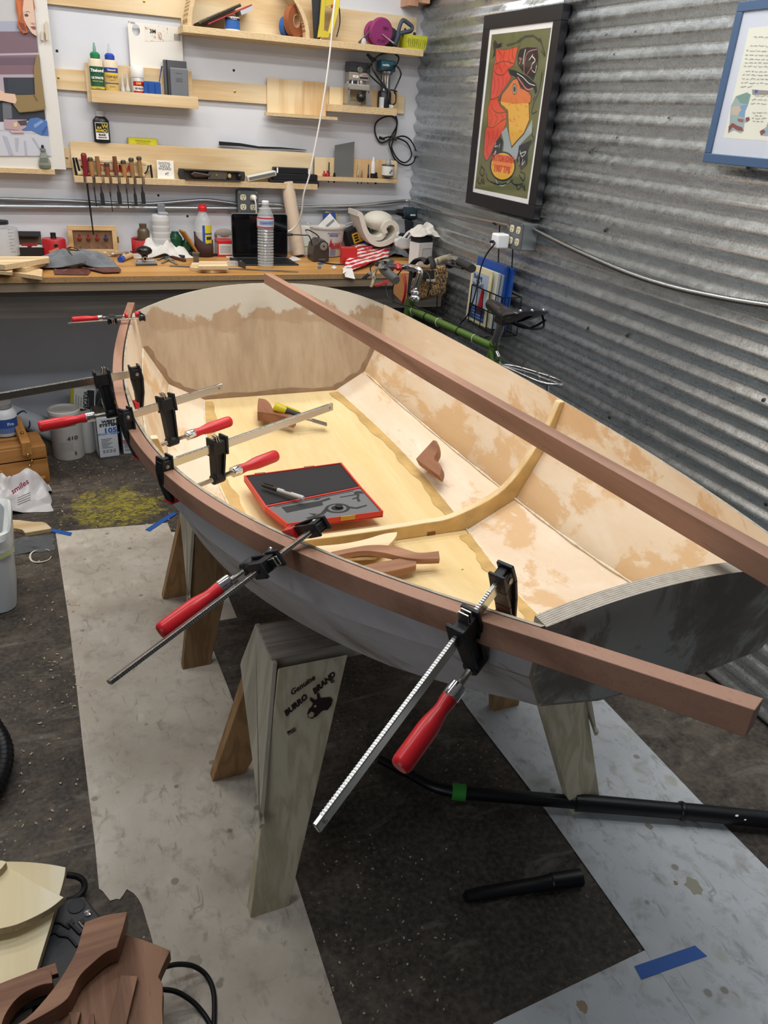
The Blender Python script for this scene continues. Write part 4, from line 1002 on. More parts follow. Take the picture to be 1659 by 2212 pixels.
# white cardboard panel with finger hole
y = 4.283
pts = [(275,46),(392,60),(396,140),(399,170),(284,170)]
poly = [(py(u,v,y).x,py(u,v,y).z) for u,v in pts]; c = py(335,170,y)
t = thing('cardboard_sheet','white corrugated plastic panel with a round hole, propped behind the tray','panel',(c.x,y,c.z))
hc = py(293.5,65,y); n=24
mb = MB(); ring = [(hc.x+.0175*math.cos(2*PI*k/n),hc.z+.023*math.sin(2*PI*k/n)) for k in range(n)]
def outline(k):  # matching point on polygon by angle
    a = 2*PI*k/n; best = None; d = Vector((math.cos(a),math.sin(a)*1.3))
    for i in range(len(poly)):
        p,q = Vector(poly[i]),Vector(poly[(i+1)%len(poly)]); e = q-p; den = d.x*e.y-d.y*e.x
        if abs(den)<1e-9: continue
        w_ = p-Vector((hc.x,hc.z)); s_ = (w_.x*e.y-w_.y*e.x)/den; r_ = (w_.x*d.y-w_.y*d.x)/den
        if s_>0 and -1e-6<=r_<=1+1e-6: best = Vector((hc.x,hc.z))+d*s_
    return best
outp = [outline(k) for k in range(n)]
for k in range(n):
    a,b,c1,d1 = ring[k],ring[(k+1)%n],outp[(k+1)%n],outp[k]
    mb.add([(a[0],y-.004,a[1]),(b[0],y-.004,b[1]),(c1[0],y-.004,c1[1]),(d1[0],y-.004,d1[1]),(a[0],y-.001,a[1]),(b[0],y-.001,b[1]),(c1[0],y-.001,c1[1]),(d1[0],y-.001,d1[1])],[(0,1,2,3),(7,6,5,4),(0,4,5,1),(3,2,6,7)])
# corner fill
for i in range(len(poly)):
    p = Vector(poly[i]); ks = min(range(n),key=lambda k:(outp[k]-p).length)
    for k in range(n):
        a,b = outp[k],outp[(k+1)%n]
        e1 = min(abs((q-a).x*(b-a).y-(q-a).y*(b-a).x) for q in [p])
        if (a-b).length>1e-6 and e1>1e-7:
            # corner lies between a and b when both are on different edges adjacent to p
            def onedge(x,j):
                p0,p1 = Vector(poly[j]),Vector(poly[(j+1)%len(poly)]); return abs((x-p0).x*(p1-p0).y-(x-p0).y*(p1-p0).x)/(p1-p0).length<1e-5
            if (onedge(a,i-1) and onedge(b,i)) or (onedge(a,i) and onedge(b,i-1)):
                mb.add([(a.x,y-.004,a.y),(b.x,y-.004,b.y),(p.x,y-.004,p.y)],[(0,1,2)])
mb.build('panel_sheet',mat('#e6e2da',.5),t)
st = NT('stained_print_band'); _v = st.mapping((1,1,1)); _n = st.noise(_v,22,7,.7,1.2); _n2 = st.noise(_v,40,5,.7,2)
_c = st.mix(st.ramp(_n,[(.56,0.0),(.62,.9)]),'#e2ddd3','#a8825e'); _c = st.mix(st.ramp(_n2,[(.62,0.0),(.66,.95)]),_c,'#2a2725'); st = st.out(_c,.6)
a,b,c1,d1 = [py(u,v,y-.0048) for u,v in ((312,52),(391.5,61),(393.5,88),(314,90))]
MB().hexa([a,b,c1,d1]+[q+Vector((0,.0006,0)) for q in (a,b,c1,d1)]).build('stained_print',st,t)
q = py(330,68,y-.006); text('3M',.022,mat('#2b2b2b'),t,MF(q,(1,0,0),FN),'lettering',.0002,bold=.0006,local=False)
q = py(284,48.5,y-.006); text('O 2020',.010,mat('#55524e'),t,MF(q,(1,0,-.12),FN),'lettering',.0002,local=False)
mb = MB(); q = py(383,80,y-.006)
for k in range(12): mb.box(q.x-.014+k*.0024,q.x-.014+k*.0024+(.0006 if k%3 else .0014),q.y-.0003,q.y,q.z-.014,q.z+.012)
mb.build('barcode',DBLACK,t,kind='stuff')
# bottles / boxes standing on long shelf back board
LB = 4.276
P = Vector((py(222,309,LB).x,LB+.004,vz(150,305,4.272)+.0015)); H = vz(221,240,LB)-P.z
t = thing('black_bottle','flat black bottle with a grey cap and yellow-black label on the long shelf\'s back edge','bottle',P); R=.036
MB().lathe([(R,0),(R*1.02,.004),(R,H*.70),(R*.6,H*.82),(R*.42,H*.84)],24,sy=.5).build('body',mat('#1b1d22',.3),t,local=True,smooth=40)
MB().lathe([(R*.52,H*.83),(R*.52,H*.985),(R*.40,H),(0,H)],16,sy=.8).build('cap',mat('#b5b8ba',.4),t,local=True,smooth=40)
MB().box(-R*.78,R*.78,-R*.5-.003,-R*.5-.001,H*.10,H*.64).build('label',mat('#e9e8e4',.45),t,local=True); MB().box(-R*.72,R*.72,-R*.5-.0036,-R*.5-.0026,H*.32,H*.62).build('label_panel',DBLACK,t,local=True)
for s,sz,c,x,z in (('BLK',.012,'#e2c737',-.010,.47),('BONE',.012,'#e2c737',-.010,.38),('W',.024,'#e2c737',.014,.52),('O',.020,'#e2c737',.014,.38),('BLACK',.010,'#33343a',0,.25),('waterproof ink',.006,'#55565c',0,.17)): T2(t,s,sz,c,x,H*z,-R*.5-.0042,bold=.0006)
t,w,h = slabbox('yellow_box','flat yellow-printed box lying on top of the long shelf\'s back edge','box',277,341,313,298,4.274,.022,mat('#b9b04a',.45),vz(305,314,4.274))
MB().box(-w*.46,w*.46,-.0228,-.0218,h*.12,h*.88).build('label',mat('#d6cd2c',.45),t,local=True); T2(t,'WARNING knife blades',.0075,'#5a5720',0,h*.6,-.0232)
for k in range(2): T2(t,'keep away from children and read',.0042,'#6a672a',0,h*(.4-.17*k),-.0232)
# long black plastic strip on back edge
pts = [py(u,v,4.276) for u,v in ((474,314),(520,316),(560,321),(610,322),(662,325))]
mb = MB()
for i in range(4):
    a,b = pts[i],pts[i+1]; h0,h1 = (.018,.014,.010,.008,.003)[i:i+2]
    mb.hexa([a,b,b+Vector((0,.012,0)),a+Vector((0,.012,0)),a+Vector((0,0,h0)),b+Vector((0,0,h1)),b+Vector((0,.012,h1)),a+Vector((0,.012,h0))])
tag(mb.build('black_strip',BLACK),'long thin black twisted strip lying on the long shelf\'s back edge','strip')
# tool roll (canvas) behind chisels
yy = 4.262
x0,x1 = py(163,388,yy).x,py(330,388,yy).x; z1 = vz(250,343,yy); H = z1-LZ
t = thing('tool_roll','canvas tool roll with black binding and red letters behind the hanging chisels','tool roll',((x0+x1)/2,yy,LZ)); w = x1-x0
prof = [(-w/2+.012,.004),(-w/2+.004,H*.5),(-w/2+.01,H*.98),(w/2-.03,H*.92),(w/2-.008,H*.78),(w/2-.010,H*.45),(w/2-.05,H*.14)]
MB().prism(prof,-.014,.006,'y').build('canvas_body',mat('#d7c4a0',.8,bump=.2,bscale=300),t,local=True,bevel=.004)
MB().tube([(-w/2+.02,-.014,H*.86),(w/2-.03,-.014,H*.74)],.0022,6).build('stitched_edge',mat('#c0ab85',.8),t,local=True)
MB().tube(cr([(-w/2+.03,-.015,H*.55),(-w/2+.05,-.016,H*.28),(-w/2+.10,-.016,H*.18),(0,-.016,H*.12),(w/2-.07,-.016,H*.08),(w/2-.03,-.016,H*.35),(w/2-.018,-.016,H*.72)],6),.0035,6).build('black_binding',BLACK,t,local=True,smooth=60)
for x,dx in ((-w/2+.0,.006),(-w/2+.012,.012),(w/2-.008,.004)): MB().tube([(x,-.012,H*.98 if x<0 else H*.75),(x+dx,-.012,.002)],.0055,6).build('black_strap',BLACK,t,local=True)
MB().at((-w/2+.012,-.012,.012),(0,PI/2,0)).lathe([(.010,0),(.010,w-.05),(0,w-.05)],12).build('rolled_edge',mat('#d2bf9c',.8),t,local=True,smooth=50)
for s,x in (('T',-.079),('S',-.048),('U',-.016),('U',.018),('M',.052),('A',.088)):
    T2(t,s,.044,'#c8503f',x*w/.46,H*.46-.01*x,-.0155,bold=.002)
# chisels
WD = [('#a4683a','.'),('#8a5a34',''),('#7a4426',''),('#6b3a24',''),('#b0713f',''),('#94643a',''),('#9a6f42','')]
def chisel(i,u,vt,vj,vb,wide,label,hcol,hoop=True):
    y = yL+.013; x = py(u,388,y).x; zt,zj,zb = vz(u,vt,y),vz(u,vj,y),vz(u,vb,y)
    t = thing('chisel',label,'chisel',(x,y,zb),0,'wood chisels hanging in the ledge notches',rot=(0,math.radians(-2.2),0)); Hh = zt-zb; J = zj-zb; r = .0105
    MB().lathe([(r*.7,J),(r*.9,J+.02),(r*1.05,J+(Hh-J)*.5),(r*.95,Hh-.012),(r*.92,Hh),(0,Hh)],12).build('handle',mat(hcol,.4,var=.3,bscale=50),t,local=True,smooth=40)
    if hoop: MB().lathe([(r*1.0,Hh-.014),(r*1.22,Hh-.012),(r*1.22,Hh-.003),(r*.8,Hh+.002),(0,Hh+.003)],14).build('hoop',mat('#6e6a66',.35,.9),t,local=True,smooth=40)
    MB().lathe([(.0042,J-.035),(.0065,J-.012),(.0085,J+.004),(.0085,J+.012)],12).build('socket',mat('#8b8987',.35,.9),t,local=True,smooth=50)
    bw = wide/2
    poly = [(-bw,0),(bw,0),(bw,J*.42),(bw*.55 if wide>.008 else bw*.9,J*.50),(.0036,J*.58),(.0036,J-.02),(-.0036,J-.02),(-.0036,J*.58),(-bw*.55 if wide>.008 else -bw*.9,J*.50),(-bw,J*.42)]
    MB().prism(poly,-.0022,.0022,'y').build('blade',mat('#3e4246',.4,.7),t,local=True,bevel=.0006)
ch = [(203,341,386,446,.006,'narrow chisel with a light handle, first after the red file','#b98350',1),(218,338,386,443,.018,'chisel with a plain square-topped handle and wide blade','#9c7046',0),(237,352,397,457,.004,'shortest-handled chisel with the thin long blade','#8e5436',1),(255,338,384,441,.019,'chisel with a dark red-brown handle and wide black blade','#7d4a32',0),(273,347,390,450,.005,'light-handled chisel with a thin blade, third from the right','#bd8550',1),(290,342,389,444,.015,'chisel with an iron hoop, second from the right','#a87b4c',1),(307,339,386,440,.019,'rightmost chisel with a grey iron hoop and broad blade','#a5804e',1)]
for i,q in enumerate(ch): chisel(i,*q[:5],q[5],q[6],q[7])
# red handled file
y = yL+.013; xt = py(180,330,y); xj = py(186,381,y); xb = py(202,507,y)
t = thing('file','long black file with a red plastic handle hanging left of the chisels','file',(xb.x,y,xb.z))
d = (xt-xj).normalized(); Hh = (xt-xj).length
mb = MB(); mb.tube([xj,xj+d*Hh*.3,xj+d*Hh*.6,xj+d*Hh*.88,xj+d*Hh*.97,xt],[.012,.0115,.0125,.0135,.011,.005],12).build('handle',mat('#7e1c2a',.3,0,.5),t,smooth=50)
mb = MB(); mb.tube([xj-d*.0,xj-d*.03],[.0075,.0075],10).build('collar',STEEL,t,smooth=50)
mb = MB(); a = xj-d*.03; mb.tube([a,a+(xb-a)*.5,xb],[.009,.009,.006],4,flat=.5).build('blade',mat('#26282a',.45,.6),t)
# card
t,w,h = slabbox('index_card','white card with hand lettering DIGITAL ANGLE WIZARD propped on the ledge','card',341,377,390,347,4.245,.008,mat('#f1efe9',.5),LZ,bev=.001)
for k,s in enumerate(('DIGITAL','ANGLE','WIZARD')): T2(t,s,.0155,'#2b2b33',-.004,h*(.84-.15*k),-.0086,shear=.08)
MB().tube([(-.004,-.0088,h*.22),(.012,-.0088,h*.36),(.010,-.0088,h*.18),(-.002,-.0088,h*.30),(.014,-.0088,h*.33)],.0009,5).build('doodle',mat('#2b2b33'),t,local=True)
# hand plane
y = 4.235; a = py(385,391,y); b = py(530,398,y)
t = thing('hand_plane','dark iron bench hand plane lying on its side on the ledge','plane',((a.x+b.x)/2,y,LZ)); L = b.x-a.x; hz = vz(455,366,y)-LZ
MB().prism([(-L/2+.006,.002),(L/2-.004,.002),(L/2,hz*.5),(L/2-.004,hz*.92),(-L/2+.006,hz),(-L/2,hz*.5)],-.004,.012,'y').build('sole',mat('#4a4743',.4,.6),t,local=True,bevel=.002)
for z in (.004,hz-.004): MB().box(-L/2+.03,L/2-.03,-.030,-.004,z-.002,z+.002).build('cheek',mat('#55514c',.4,.6),t,local=True)
MB().prism([(-L*.28,hz*.25),(-L*.05,hz*.35),(-L*.03,hz*.6),(-L*.28,hz*.8),(-L*.34,hz*.55)],-.035,-.006,'y').build('tote',mat('#3a2c22',.4),t,local=True,bevel=.006)
MB().prism([(-L*.08,hz*.12),(L*.20,hz*.16),(L*.22,hz*.86),(-L*.06,hz*.86)],-.024,-.008,'y').build('lever_cap',mat('#8c867c',.3,.9),t,local=True,bevel=.003)
MB().at((L*.40,-.006,hz*.5),(PI/2,0,0)).lathe([(.008,0),(.014,.010),(.015,.018),(.008,.026),(0,.027)],14).build('front_knob',mat('#1c1917',.3),t,local=True,smooth=50)
MB().at((L*.05,-.024,hz*.5),(PI/2,0,0)).lathe([(.006,0),(.006,.004),(0,.005)],10).build('cap_screw',BRASS,t,local=True)
MB().at((L*.25,-.016,hz*.5)).sphere((0,0,0),(.010,.008,.012)).build('shaving_curl',mat('#c7ad79',.7),t,local=True)
# white-edged tin, black cases
a = py(534,391,4.24); t = thing('small_tin','small dark case with pale edges tilted against the stacked cases','case',(a.x,4.24,LZ),rot=(0,-.22,0)); 
MB().box(0,.155,-.02,.02,.0,.026).build('body',mat('#cfd0c8',.4),t,local=True,bevel=.006); MB().box(.008,.147,-.0212,.0212,.006,.020).build('dark_band',mat('#6a6c68',.5),t,local=True)
def case(u0,u1,vb,vt,y,lab,extra=None):
    x0,x1 = py(u0,vb,y).x,py(u1,vb,y).x; z0,z1 = vz(u0,vb,y),vz(u0,vt,y)
    t = thing('black_case',lab,'case',((x0+x1)/2,y+.02,z0),0,'black cases stacked on the ledge'); w = x1-x0
    MB().prism(rrect(-w/2,w/2,0,z1-z0,.006),-.02,.035,'y').build('body',BLACK,t,local=True,bevel=.002)
    MB().box(-w/2-.0005,w/2+.0005,-.0205,-.0195,(z1-z0)*.48,(z1-z0)*.54).build('seam',DBLACK,t,local=True); return t,w,z1-z0
case(584,689,402,388,4.225,'lowest and widest black case of the stack on the ledge')
case(590,686,387.5,374,4.226,'middle black case of the stack on the ledge')
t,w,h = case(592,671,373.5,361,4.232,'topmost black case with white end bands on the ledge')
for x in (-w*.40,w*.46): MB().box(x-.006,x+.002,-.0212,.0358,.001,h-.001).build('white_band',WHITE,t,local=True)
# ---- small right ledge things
def on_k(u,y=4.25): return Vector((py(u,385,y).x,y,KZ))
a = on_k(742,4.262); z1 = vz(745,318,4.262); w = wid(726,767,385,4.262)
t = thing('steel_plate','grey steel plate with a slanted top leaning on the small shelf','plate',a)
MB().prism([(-w/2,0),(w/2,0),(w/2,vz(767,306,4.262)-KZ),(-w/2,vz(727,314,4.262)-KZ)],-.002,.002,'y').build('sheet',mat('#7b7d7c',.45,.5),t,local=True)
for u,h,c,lab in ((700,.018,'#b3252b','left red cap standing at the front of the small shelf'),(707,.020,'#b3252b','right red cap beside the taller black bit')):
    p = on_k(u,4.238); t = thing('red_stopper',lab,'stopper',p,0,'red caps on the small shelf'); MB().lathe([(.009,0),(.009,h*.6),(.005,h),(0,h)],12).build('body',mat(c,.35),t,local=True,smooth=50); MB().lathe([(.004,h*.95),(.004,h+.008),(0,h+.009)],8).build('tip',mat('#8a1c20',.35),t,local=True,smooth=50)
for u,h,r,lab in ((710,.072,.004,'tall black drill bit left of the grey plate'),(722,.02,.006,'short black stub next to the grey plate'),(773,.070,.004,'slim steel drill bit right of the grey plate'),(781,.048,.004,'short brass-coloured bit right of the grey plate'),(795,.070,.0035,'dark twist bit with a black base, left of the white tube'),(812,.030,.008,'stubby black bit by the white round cutter')):
    p = on_k(u,4.248); t = thing('drill_bit',lab,'drill bit',p,0,'drill bits standing in the small shelf')
    MB().lathe([(r*1.4,0),(r*1.4,h*.25),(r,h*.28),(r*.9,h*.9),(0,h)],8).build('shank',mat('#2b2c30' if u not in (773,781) else '#a19679',.35,.7),t,local=True,smooth=40)
    MB().lathe([(r*.8,-.030),(r*.8,-.0205),(0,-.0205)],8).build('tip_below',mat('#2b2c30',.4,.6),t,local=True)
p = on_k(805,4.246); t = thing('white_tube','small white tube with a black base on the small shelf','tube',p)
MB().lathe([(.013,0),(.013,.022),(.010,.024),(0,.024)],14).build('base',BLACK,t,local=True,smooth=40); MB().lathe([(.012,.024),(.012,.075),(.006,.088),(.005,.103),(0,.104)],14).build('body',mat('#d9d9d6',.4),t,local=True,smooth=40)
p = on_k(837,4.238); t = thing('hole_saw','white round hole cutter with grey neck at the end of the small shelf','cutter',p)
MB().lathe([(.012,0),(.012,.010),(.030,.012),(.030,.016),(.012,.017)],18).build('base',mat('#5d5d60',.4,.6),t,local=True,smooth=40); MB().lathe([(.033,.018),(.034,.022),(.034,.066),(.030,.068),(0,.068)],24).build('drum',mat('#dcdcd8',.4),t,local=True,smooth=40)
MB().lathe([(.034,.064),(.036,.067),(.034,.071),(.016,.072)],24).build('rim',mat('#3b3c40',.4),t,local=True,smooth=40); MB().lathe([(.014,.07),(.014,.085),(.011,.088),(.011,.100),(0,.101)],16).build('neck',mat('#b9babb',.35,.3),t,local=True,smooth=40)
MB().tube([(-.004,-.0345,.030),(.010,-.0335,.048)],.003,6).build('slot_mark',mat('#3a3b3f'),t,local=True)
# ---- black cord coil on the wall
y = 4.285
def wp(L,y,jit=.006): return [py(u,v,y)+Vector((0,-jit*(i%2),0)) for i,(u,v) in enumerate(L)]
c1 = cr(wp([(855,250),(857,268),(849,288),(838,302),(822,308),(810,290),(811,268),(824,255),(845,251),(856,262),(855,285),(850,300)],y),6)
c2 = cr(wp([(850,300),(868,294),(886,302),(897,326),(893,350),(875,357),(855,346),(843,322),(842,305),(858,299),(880,310),(888,335),(876,351),(858,343),(846,318),(850,296),(834,297),(823,300)],y-.01),6)
t = thing('coiled_cable','coiled black power cord hanging on the wall below the router shelf','cord',py(860,350,y)); MB().tube(c1+c2[1:],.0042,6).build('cord_loop',RUB,t,smooth=80)
MB().tube(wp([(846,292),(856,302)],y-.012),.009,8).build('tie',mat('#3a3c40'),t); MB().tube(wp([(819,297),(830,301)],y-.012),[.008,.006],8).build('plug',RUB,t)
# ---- routers
yR2 = 4.235; p = Vector((py(768,232,yR2).x,yR2,zr))
t = thing('plunge_router','silver and black plunge router with a round black knob on the thick shelf','router',p)
hz = vz(768,134,yR2)-zr; w = wid(746,792,200,yR2)
MB().box(-w*.48,w*.62,-.045,.03,0,.008).build('base_plate',mat('#9b9a96',.35,.8),t,local=True); 
for x in (-w*.46,w*.40): MB().box(x-.006,x+.006,-.04,.03,.008,hz*.38).build('base_column',mat('#a3a19b',.35,.8),t,local=True)
MB().box(-w*.5,w*.5,-.045,.02,hz*.36,hz*.50).build('carriage',mat('#b3b0a8',.35,.7),t,local=True,bevel=.004)
MB().lathe([(w*.46,hz*.50),(w*.46,hz*.56),(w*.42,hz*.57),(w*.42,hz*.60)],20,sy=.7).build('collar_ring',CHROME,t,local=True,smooth=40)
MB().box(-w*.46,w*.48,-.038,.03,hz*.58,hz*.77).build('motor_body',mat('#9d978b',.4,.5),t,local=True,bevel=.003); MB().box(-w*.47,w*.5,-.04,.031,hz*.77,hz).build('motor_cap',mat('#2b2c31',.35),t,local=True,bevel=.004)
MB().at((0,-.040,hz*.82),(PI/2,0,0)).lathe([(.013,0),(.014,.003),(.010,.004),(.010,.002),(0,.002)],16).build('round_badge',mat('#7f7a70',.3,.6),t,local=True)
MB().at((w*.05,-.060,hz*.20)).sphere((0,0,0),.024,16,10).build('round_knob',mat('#141518',.22,0,.6),t,local=True,smooth=80)
MB().at((-w*.5,-.045,hz*.42),(0,-PI/2,0)).lathe([(.009,0),(.010,.008),(.006,.010),(0,.011)],12).build('side_knob',STEEL,t,local=True,smooth=40)
MB().box(w*.02,w*.40,-.0386,-.0376,hz*.68,hz*.73).build('maker_badge',mat('#b0a9a0'),t,local=True); T2(t,'BOSCH',.008,'#a8322d',w*.24,hz*.705,-.0392,bold=.0003); MB().box(w*.02,w*.40,-.0386,-.0376,hz*.63,hz*.67).build('rating_plate',DBLACK,t,local=True); MB().box(-w*.3,-w*.05,-.0386,-.0376,hz*.645,hz*.695).build('model_plate',WHITE,t,local=True); T2(t,'MR23',.006,'#33343a',-w*.175,hz*.67,-.0392)
p = Vector((py(829,233,yR2).x,yR2,zr)); t = thing('trim_router','teal and silver trim router wrapped in its black cord','router',p); hz = vz(829,128,yR2)-zr; r = .036
MB().lathe([(r*.95,.0),(r*.98,hz*.10),(r*.98,hz*.32),(r*.8,hz*.36)],20).build('black_base',mat('#1d1e22',.4),t,local=True,smooth=40)
MB().lathe([(r*.78,hz*.34),(r*.78,hz*.66),(r*.9,hz*.70)],24).build('motor_sleeve',mat('#cfd0d0',.2,1.0),t,local=True,smooth=40)
MB().lathe([(r*.9,hz*.68),(r*1.06,hz*.72),(r*1.06,hz*.76)],24).build('aluminium_neck',mat('#a8a9aa',.3,1.0),t,local=True,smooth=40)
MB().prism(rrect(-r*1.15,r*1.15,-r,r,.01),hz*.75,hz*.98,'z').build('motor_housing',mat('#1f5d70',.4),t,local=True,bevel=.006); T2(t,'makita',.014,'#e9eef0',-r*.45,hz*.88,-r-.001,bold=.0006,shear=.2)
MB().box(-r*1.1,-r*.6,-.05,-.03,.0,hz*.22).build('clear_shroud',mat('#c3c6c8',.2),t,local=True); MB().box(r*.2,r*.9,-.052,-.03,.0,.018).build('guide_clamp',STEEL,t,local=True,bevel=.002)
pts = cr(wp([(792,118),(798,124),(812,128),(800,136),(792,150),(800,165),(818,180),(836,195),(822,175),(806,155),(803,135),(820,118),(845,114),(859,124),(856,140),(842,150),(815,152),(838,150),(855,142),(864,158),(861,175),(850,196),(855,205),(852,222),(845,226),(838,215),(842,195),(856,198)],4.19,.012),6)
MB().tube(pts,.0042,6).build('cord',RUB,t,smooth=80); MB().tube(wp([(793,117),(803,128)],4.19),[.006,.010],8).build('plug',RUB,t)
a = py(795,230,4.20); t = thing('router_fence','thin silver router fence plate leaning between the two routers','plate',(a.x,4.20,zr),rot=(0,-.2,0)); MB().box(0,.022,-.002,.002,0,.100).build('plate',mat('#b9bcc0',.3,.9),t,local=True); MB().box(.006,.016,-.0028,.0028,.060,.085).build('slot',mat('#2d2f38'),t,local=True)
# ---- top shelf things
yt_ = y0+.06; ZT = zt
P = lambda u,y_=yt_: Vector((py(u,70,y_).x,y_,ZT))
y0 = 4.30-.155
def onT(u,v,y_): q = py(u,v,y_); return Vector((q.x,y_,q.z))
a = onT(427,53,y0+.045); b = onT(517,14,y0+.045); d = (b-a).normalized(); up = Vector((-d.z,0,d.x)); L = (b-a).length
t = thing('spiral_notebook','black spiral-bound notebook leaning at the left of the top shelf','notebook',(a.x,a.y,ZT))
MB().frame(a+Vector((0,0,.004)),d,Vector((0,1,0)),up).box(0,L,-.03,.09,-.006,.004).build('cover',DBLACK,t)
ring = MB()
for k in range(34): 
    c_ = a+d*(L*(k+.5)/34)+Vector((0,-.030,.006)); ring.tube([c_+up*(.007*math.cos(q))+Vector((0,.007*math.sin(q),0)) for q in [i*PI/3 for i in range(6)]],.0011,4,closed=True)
ring.build('spiral_wire',CHROME,t,kind='stuff')
a = onT(447,54,y0+.04); b = onT(541,13,y0+.04); d = (b-a).normalized(); up = Vector((-d.z,0,d.x)); L = (b-a).length
t = thing('red_folder','red-edged folder leaning under the spiral notebook on the top shelf','folder',(a.x,a.y,ZT)); MB().frame(a,d,Vector((0,1,0)),up).box(0,L,-.035,.08,.0,.005).build('red_cover',mat('#9c3038',.45),t); MB().frame(a,d,Vector((0,1,0)),up).box(L*.72,L*.995,-.034,.078,-.018,-.0005).build('pages',mat('#b3b4b8',.6),t)
a = py(502,61,y0+.035); t = thing('thread_spool','small blue and white labelled drum on the top shelf','drum',(a.x,y0+.035,ZT)); hz = vz(502,37,y0+.035)-ZT
MB().lathe([(.034,0),(.035,.003),(.035,hz-.003),(.034,hz),(0,hz)],24,sy=.8).build('body',mat('#dfe3e8',.35),t,local=True,smooth=40); label_band(t,.035,hz*.1,hz*.75,mat('#2f5fa8',.35),sy=.8,a0=-2.9,a1=-.3); label_band(t,.035,hz*.75,hz*.93,mat('#23262e',.35),'label_stripe',sy=.8,a0=-2.9,a1=-.3,lift=.001); T2(t,'Proline',.010,'#f2f2f2',0,hz*.84,-.0305,shear=.2)
a = py(636,77,y0+.05); R = hgt(636,6,77,y0+.05)/2
for nm,lab,cat,off,col,rr in (('copper_tape_roll','large brown copper-coloured tape roll standing on the top shelf','tape roll',0,'#9a5a38',R),('blue_tape_roll','blue tape roll mostly hidden behind the brown tape roll','tape roll',.035,'#2f62ad',R*.62)):
    t = thing(nm,lab,cat,(a.x-(.012 if off else 0)-(.02 if off else 0),y0+.05+off,ZT),rot=(0,0,.62 if not off else .75)); n = 40
    MB().at((0,0,rr+.001),(PI/2,0,0)).shell([(rr*.42,-.014),(rr*.42,.014),(rr,.014),(rr,-.014),(rr*.42,-.014)],n).build('tape',mat(col,.5,var=.2,bscale=30),t,local=True,smooth=40)
    MB().at((0,0,rr+.001),(PI/2,0,0)).shell([(rr*.36,-.0145),(rr*.36,.0145),(rr*.42,.0145),(rr*.42,-.0145),(rr*.36,-.0145)],n).build('core',mat('#c09a76',.7),t,local=True,smooth=40)
# japanese saw blade & yellow hacksaw
def xzpoly(L,y_): return [(py(u,v,y_).x,py(u,v,y_).z) for u,v in L]
yy = y0+.06; q = py(685,84,yy); t = thing('floor_plane_sole','tall dark perforated steel plate with a bright edge left of the yellow saw','plate',(q.x,yy,ZT))
pts = [(py(682,-30,yy).x,ZT+.19),(py(697,-30,yy).x,ZT+.19),(py(693,80,yy).x,ZT+.001),(py(681,78,yy).x,ZT+.001)]
MB().prism([(x-.018,z) for x,z in pts[:1]]+pts[1:3]+[(pts[3][0]-.004,pts[3][1])],yy,yy+.012,'y').build('plate_body',mat('#34363d',.45,.4),t); MB().prism([(pts[1][0]-.004,pts[1][1]),(pts[1][0]-.001,pts[1][1]),(pts[2][0]-.001,pts[2][1]),(pts[2][0]-.004,pts[2][1])],yy-.002,yy,'y').build('bright_edge',CHROME,t)
q = py(700,84,yy-.02); t = thing('hacksaw','yellow framed hacksaw standing on its end on the top shelf','saw',(q.x,yy-.02,ZT)); yy2 = yy-.02
YEL = mat('#c5b337',.4)
fr = xzpoly([(697,-28),(737,-28),(735,8),(716,80),(686,82),(694,70)],yy2); fr[3] = (fr[3][0],ZT+.002); fr[4] = (fr[4][0],ZT+.002)
inner = xzpoly([(710,14),(723,10),(708,62),(701,58)],yy2)
# frame built of bars round the grip opening
def bar2(a,b,w,m,nm): 
    A_ = py(*a,yy2); B_ = py(*b,yy2); mb_ = MB(); mb_.tube([A_,B_],w,4,flat=.8); return mb_.build(nm,m,t)
MB().prism(xzpoly([(696,-28),(704,-28),(699,74),(694,80),(685,82),(690,50)],yy2),yy2-.008,yy2+.008,'y').build('frame_spine',YEL,t,bevel=.003)
MB().prism(xzpoly([(722,-28),(736,-28),(733,14),(717,76),(708,71),(721,14)],yy2),yy2-.008,yy2+.008,'y').build('grip',mat('#d6c548',.4),t,bevel=.003)
MB().prism(xzpoly([(699,66),(712,70),(709,82),(692,82)],yy2),yy2-.008,yy2+.008,'y').build('grip_foot',YEL,t,bevel=.003); MB().prism(xzpoly([(700,-28),(728,-28),(724,10),(702,16)],yy2),yy2-.006,yy2+.006,'y').build('grip_top',YEL,t,bevel=.003)
MB().prism(xzpoly([(716,9),(723,8),(722,17),(716,18)],yy2),yy2-.010,yy2+.010,'y').build('orange_latch',mat('#c9532b',.4),t)
MB().tube(cr([py(u,v,yy2+.015) for u,v in ((728,-10),(733,20),(734,50),(727,80))],6),.003,6).build('saw_blade',mat('#2c2f38',.4,.6),t)
# respirator with magenta filters, clamp, basket
MAG = mat('#8a2c68',.55); yy = y0+.03
t = thing('respirator','grey respirator mask with two round magenta filters on the top shelf','respirator',(py(820,102,yy).x,yy,ZT))
for u,v,r,yo,ry in ((822,76,.062,-.012,0.1),(806,70,.050,.055,.2)):
    c_ = py(u,v,yy+yo); t_ = MB().at((c_.x,yy+yo,max(c_.z,ZT+r*.95)),(PI/2+.15,0,ry)).lathe([(r*.3,-.016),(r*.92,-.014),(r,-.008),(r,.008),(r*.92,.014),(r*.3,.016),(0,.016)],28).build('filter',MAG,t,smooth=40)
    if yo<0:
        for k,s in enumerate(('3M 2091','P100')): text(s,.020,mat('#4d1640'),t_,MF((c_.x,yy+yo-.018,c_.z+.028-.055*k),(1,0,0),(0,-1,-.15)),'lettering',.0002,bold=.0005,local=False)
c_ = py(840,80,yy+.06); MB().sphere((c_.x,yy+.06,c_.z),(.055,.03,.045),16,10).build('face_piece',mat('#33343c',.6),t,smooth=80)
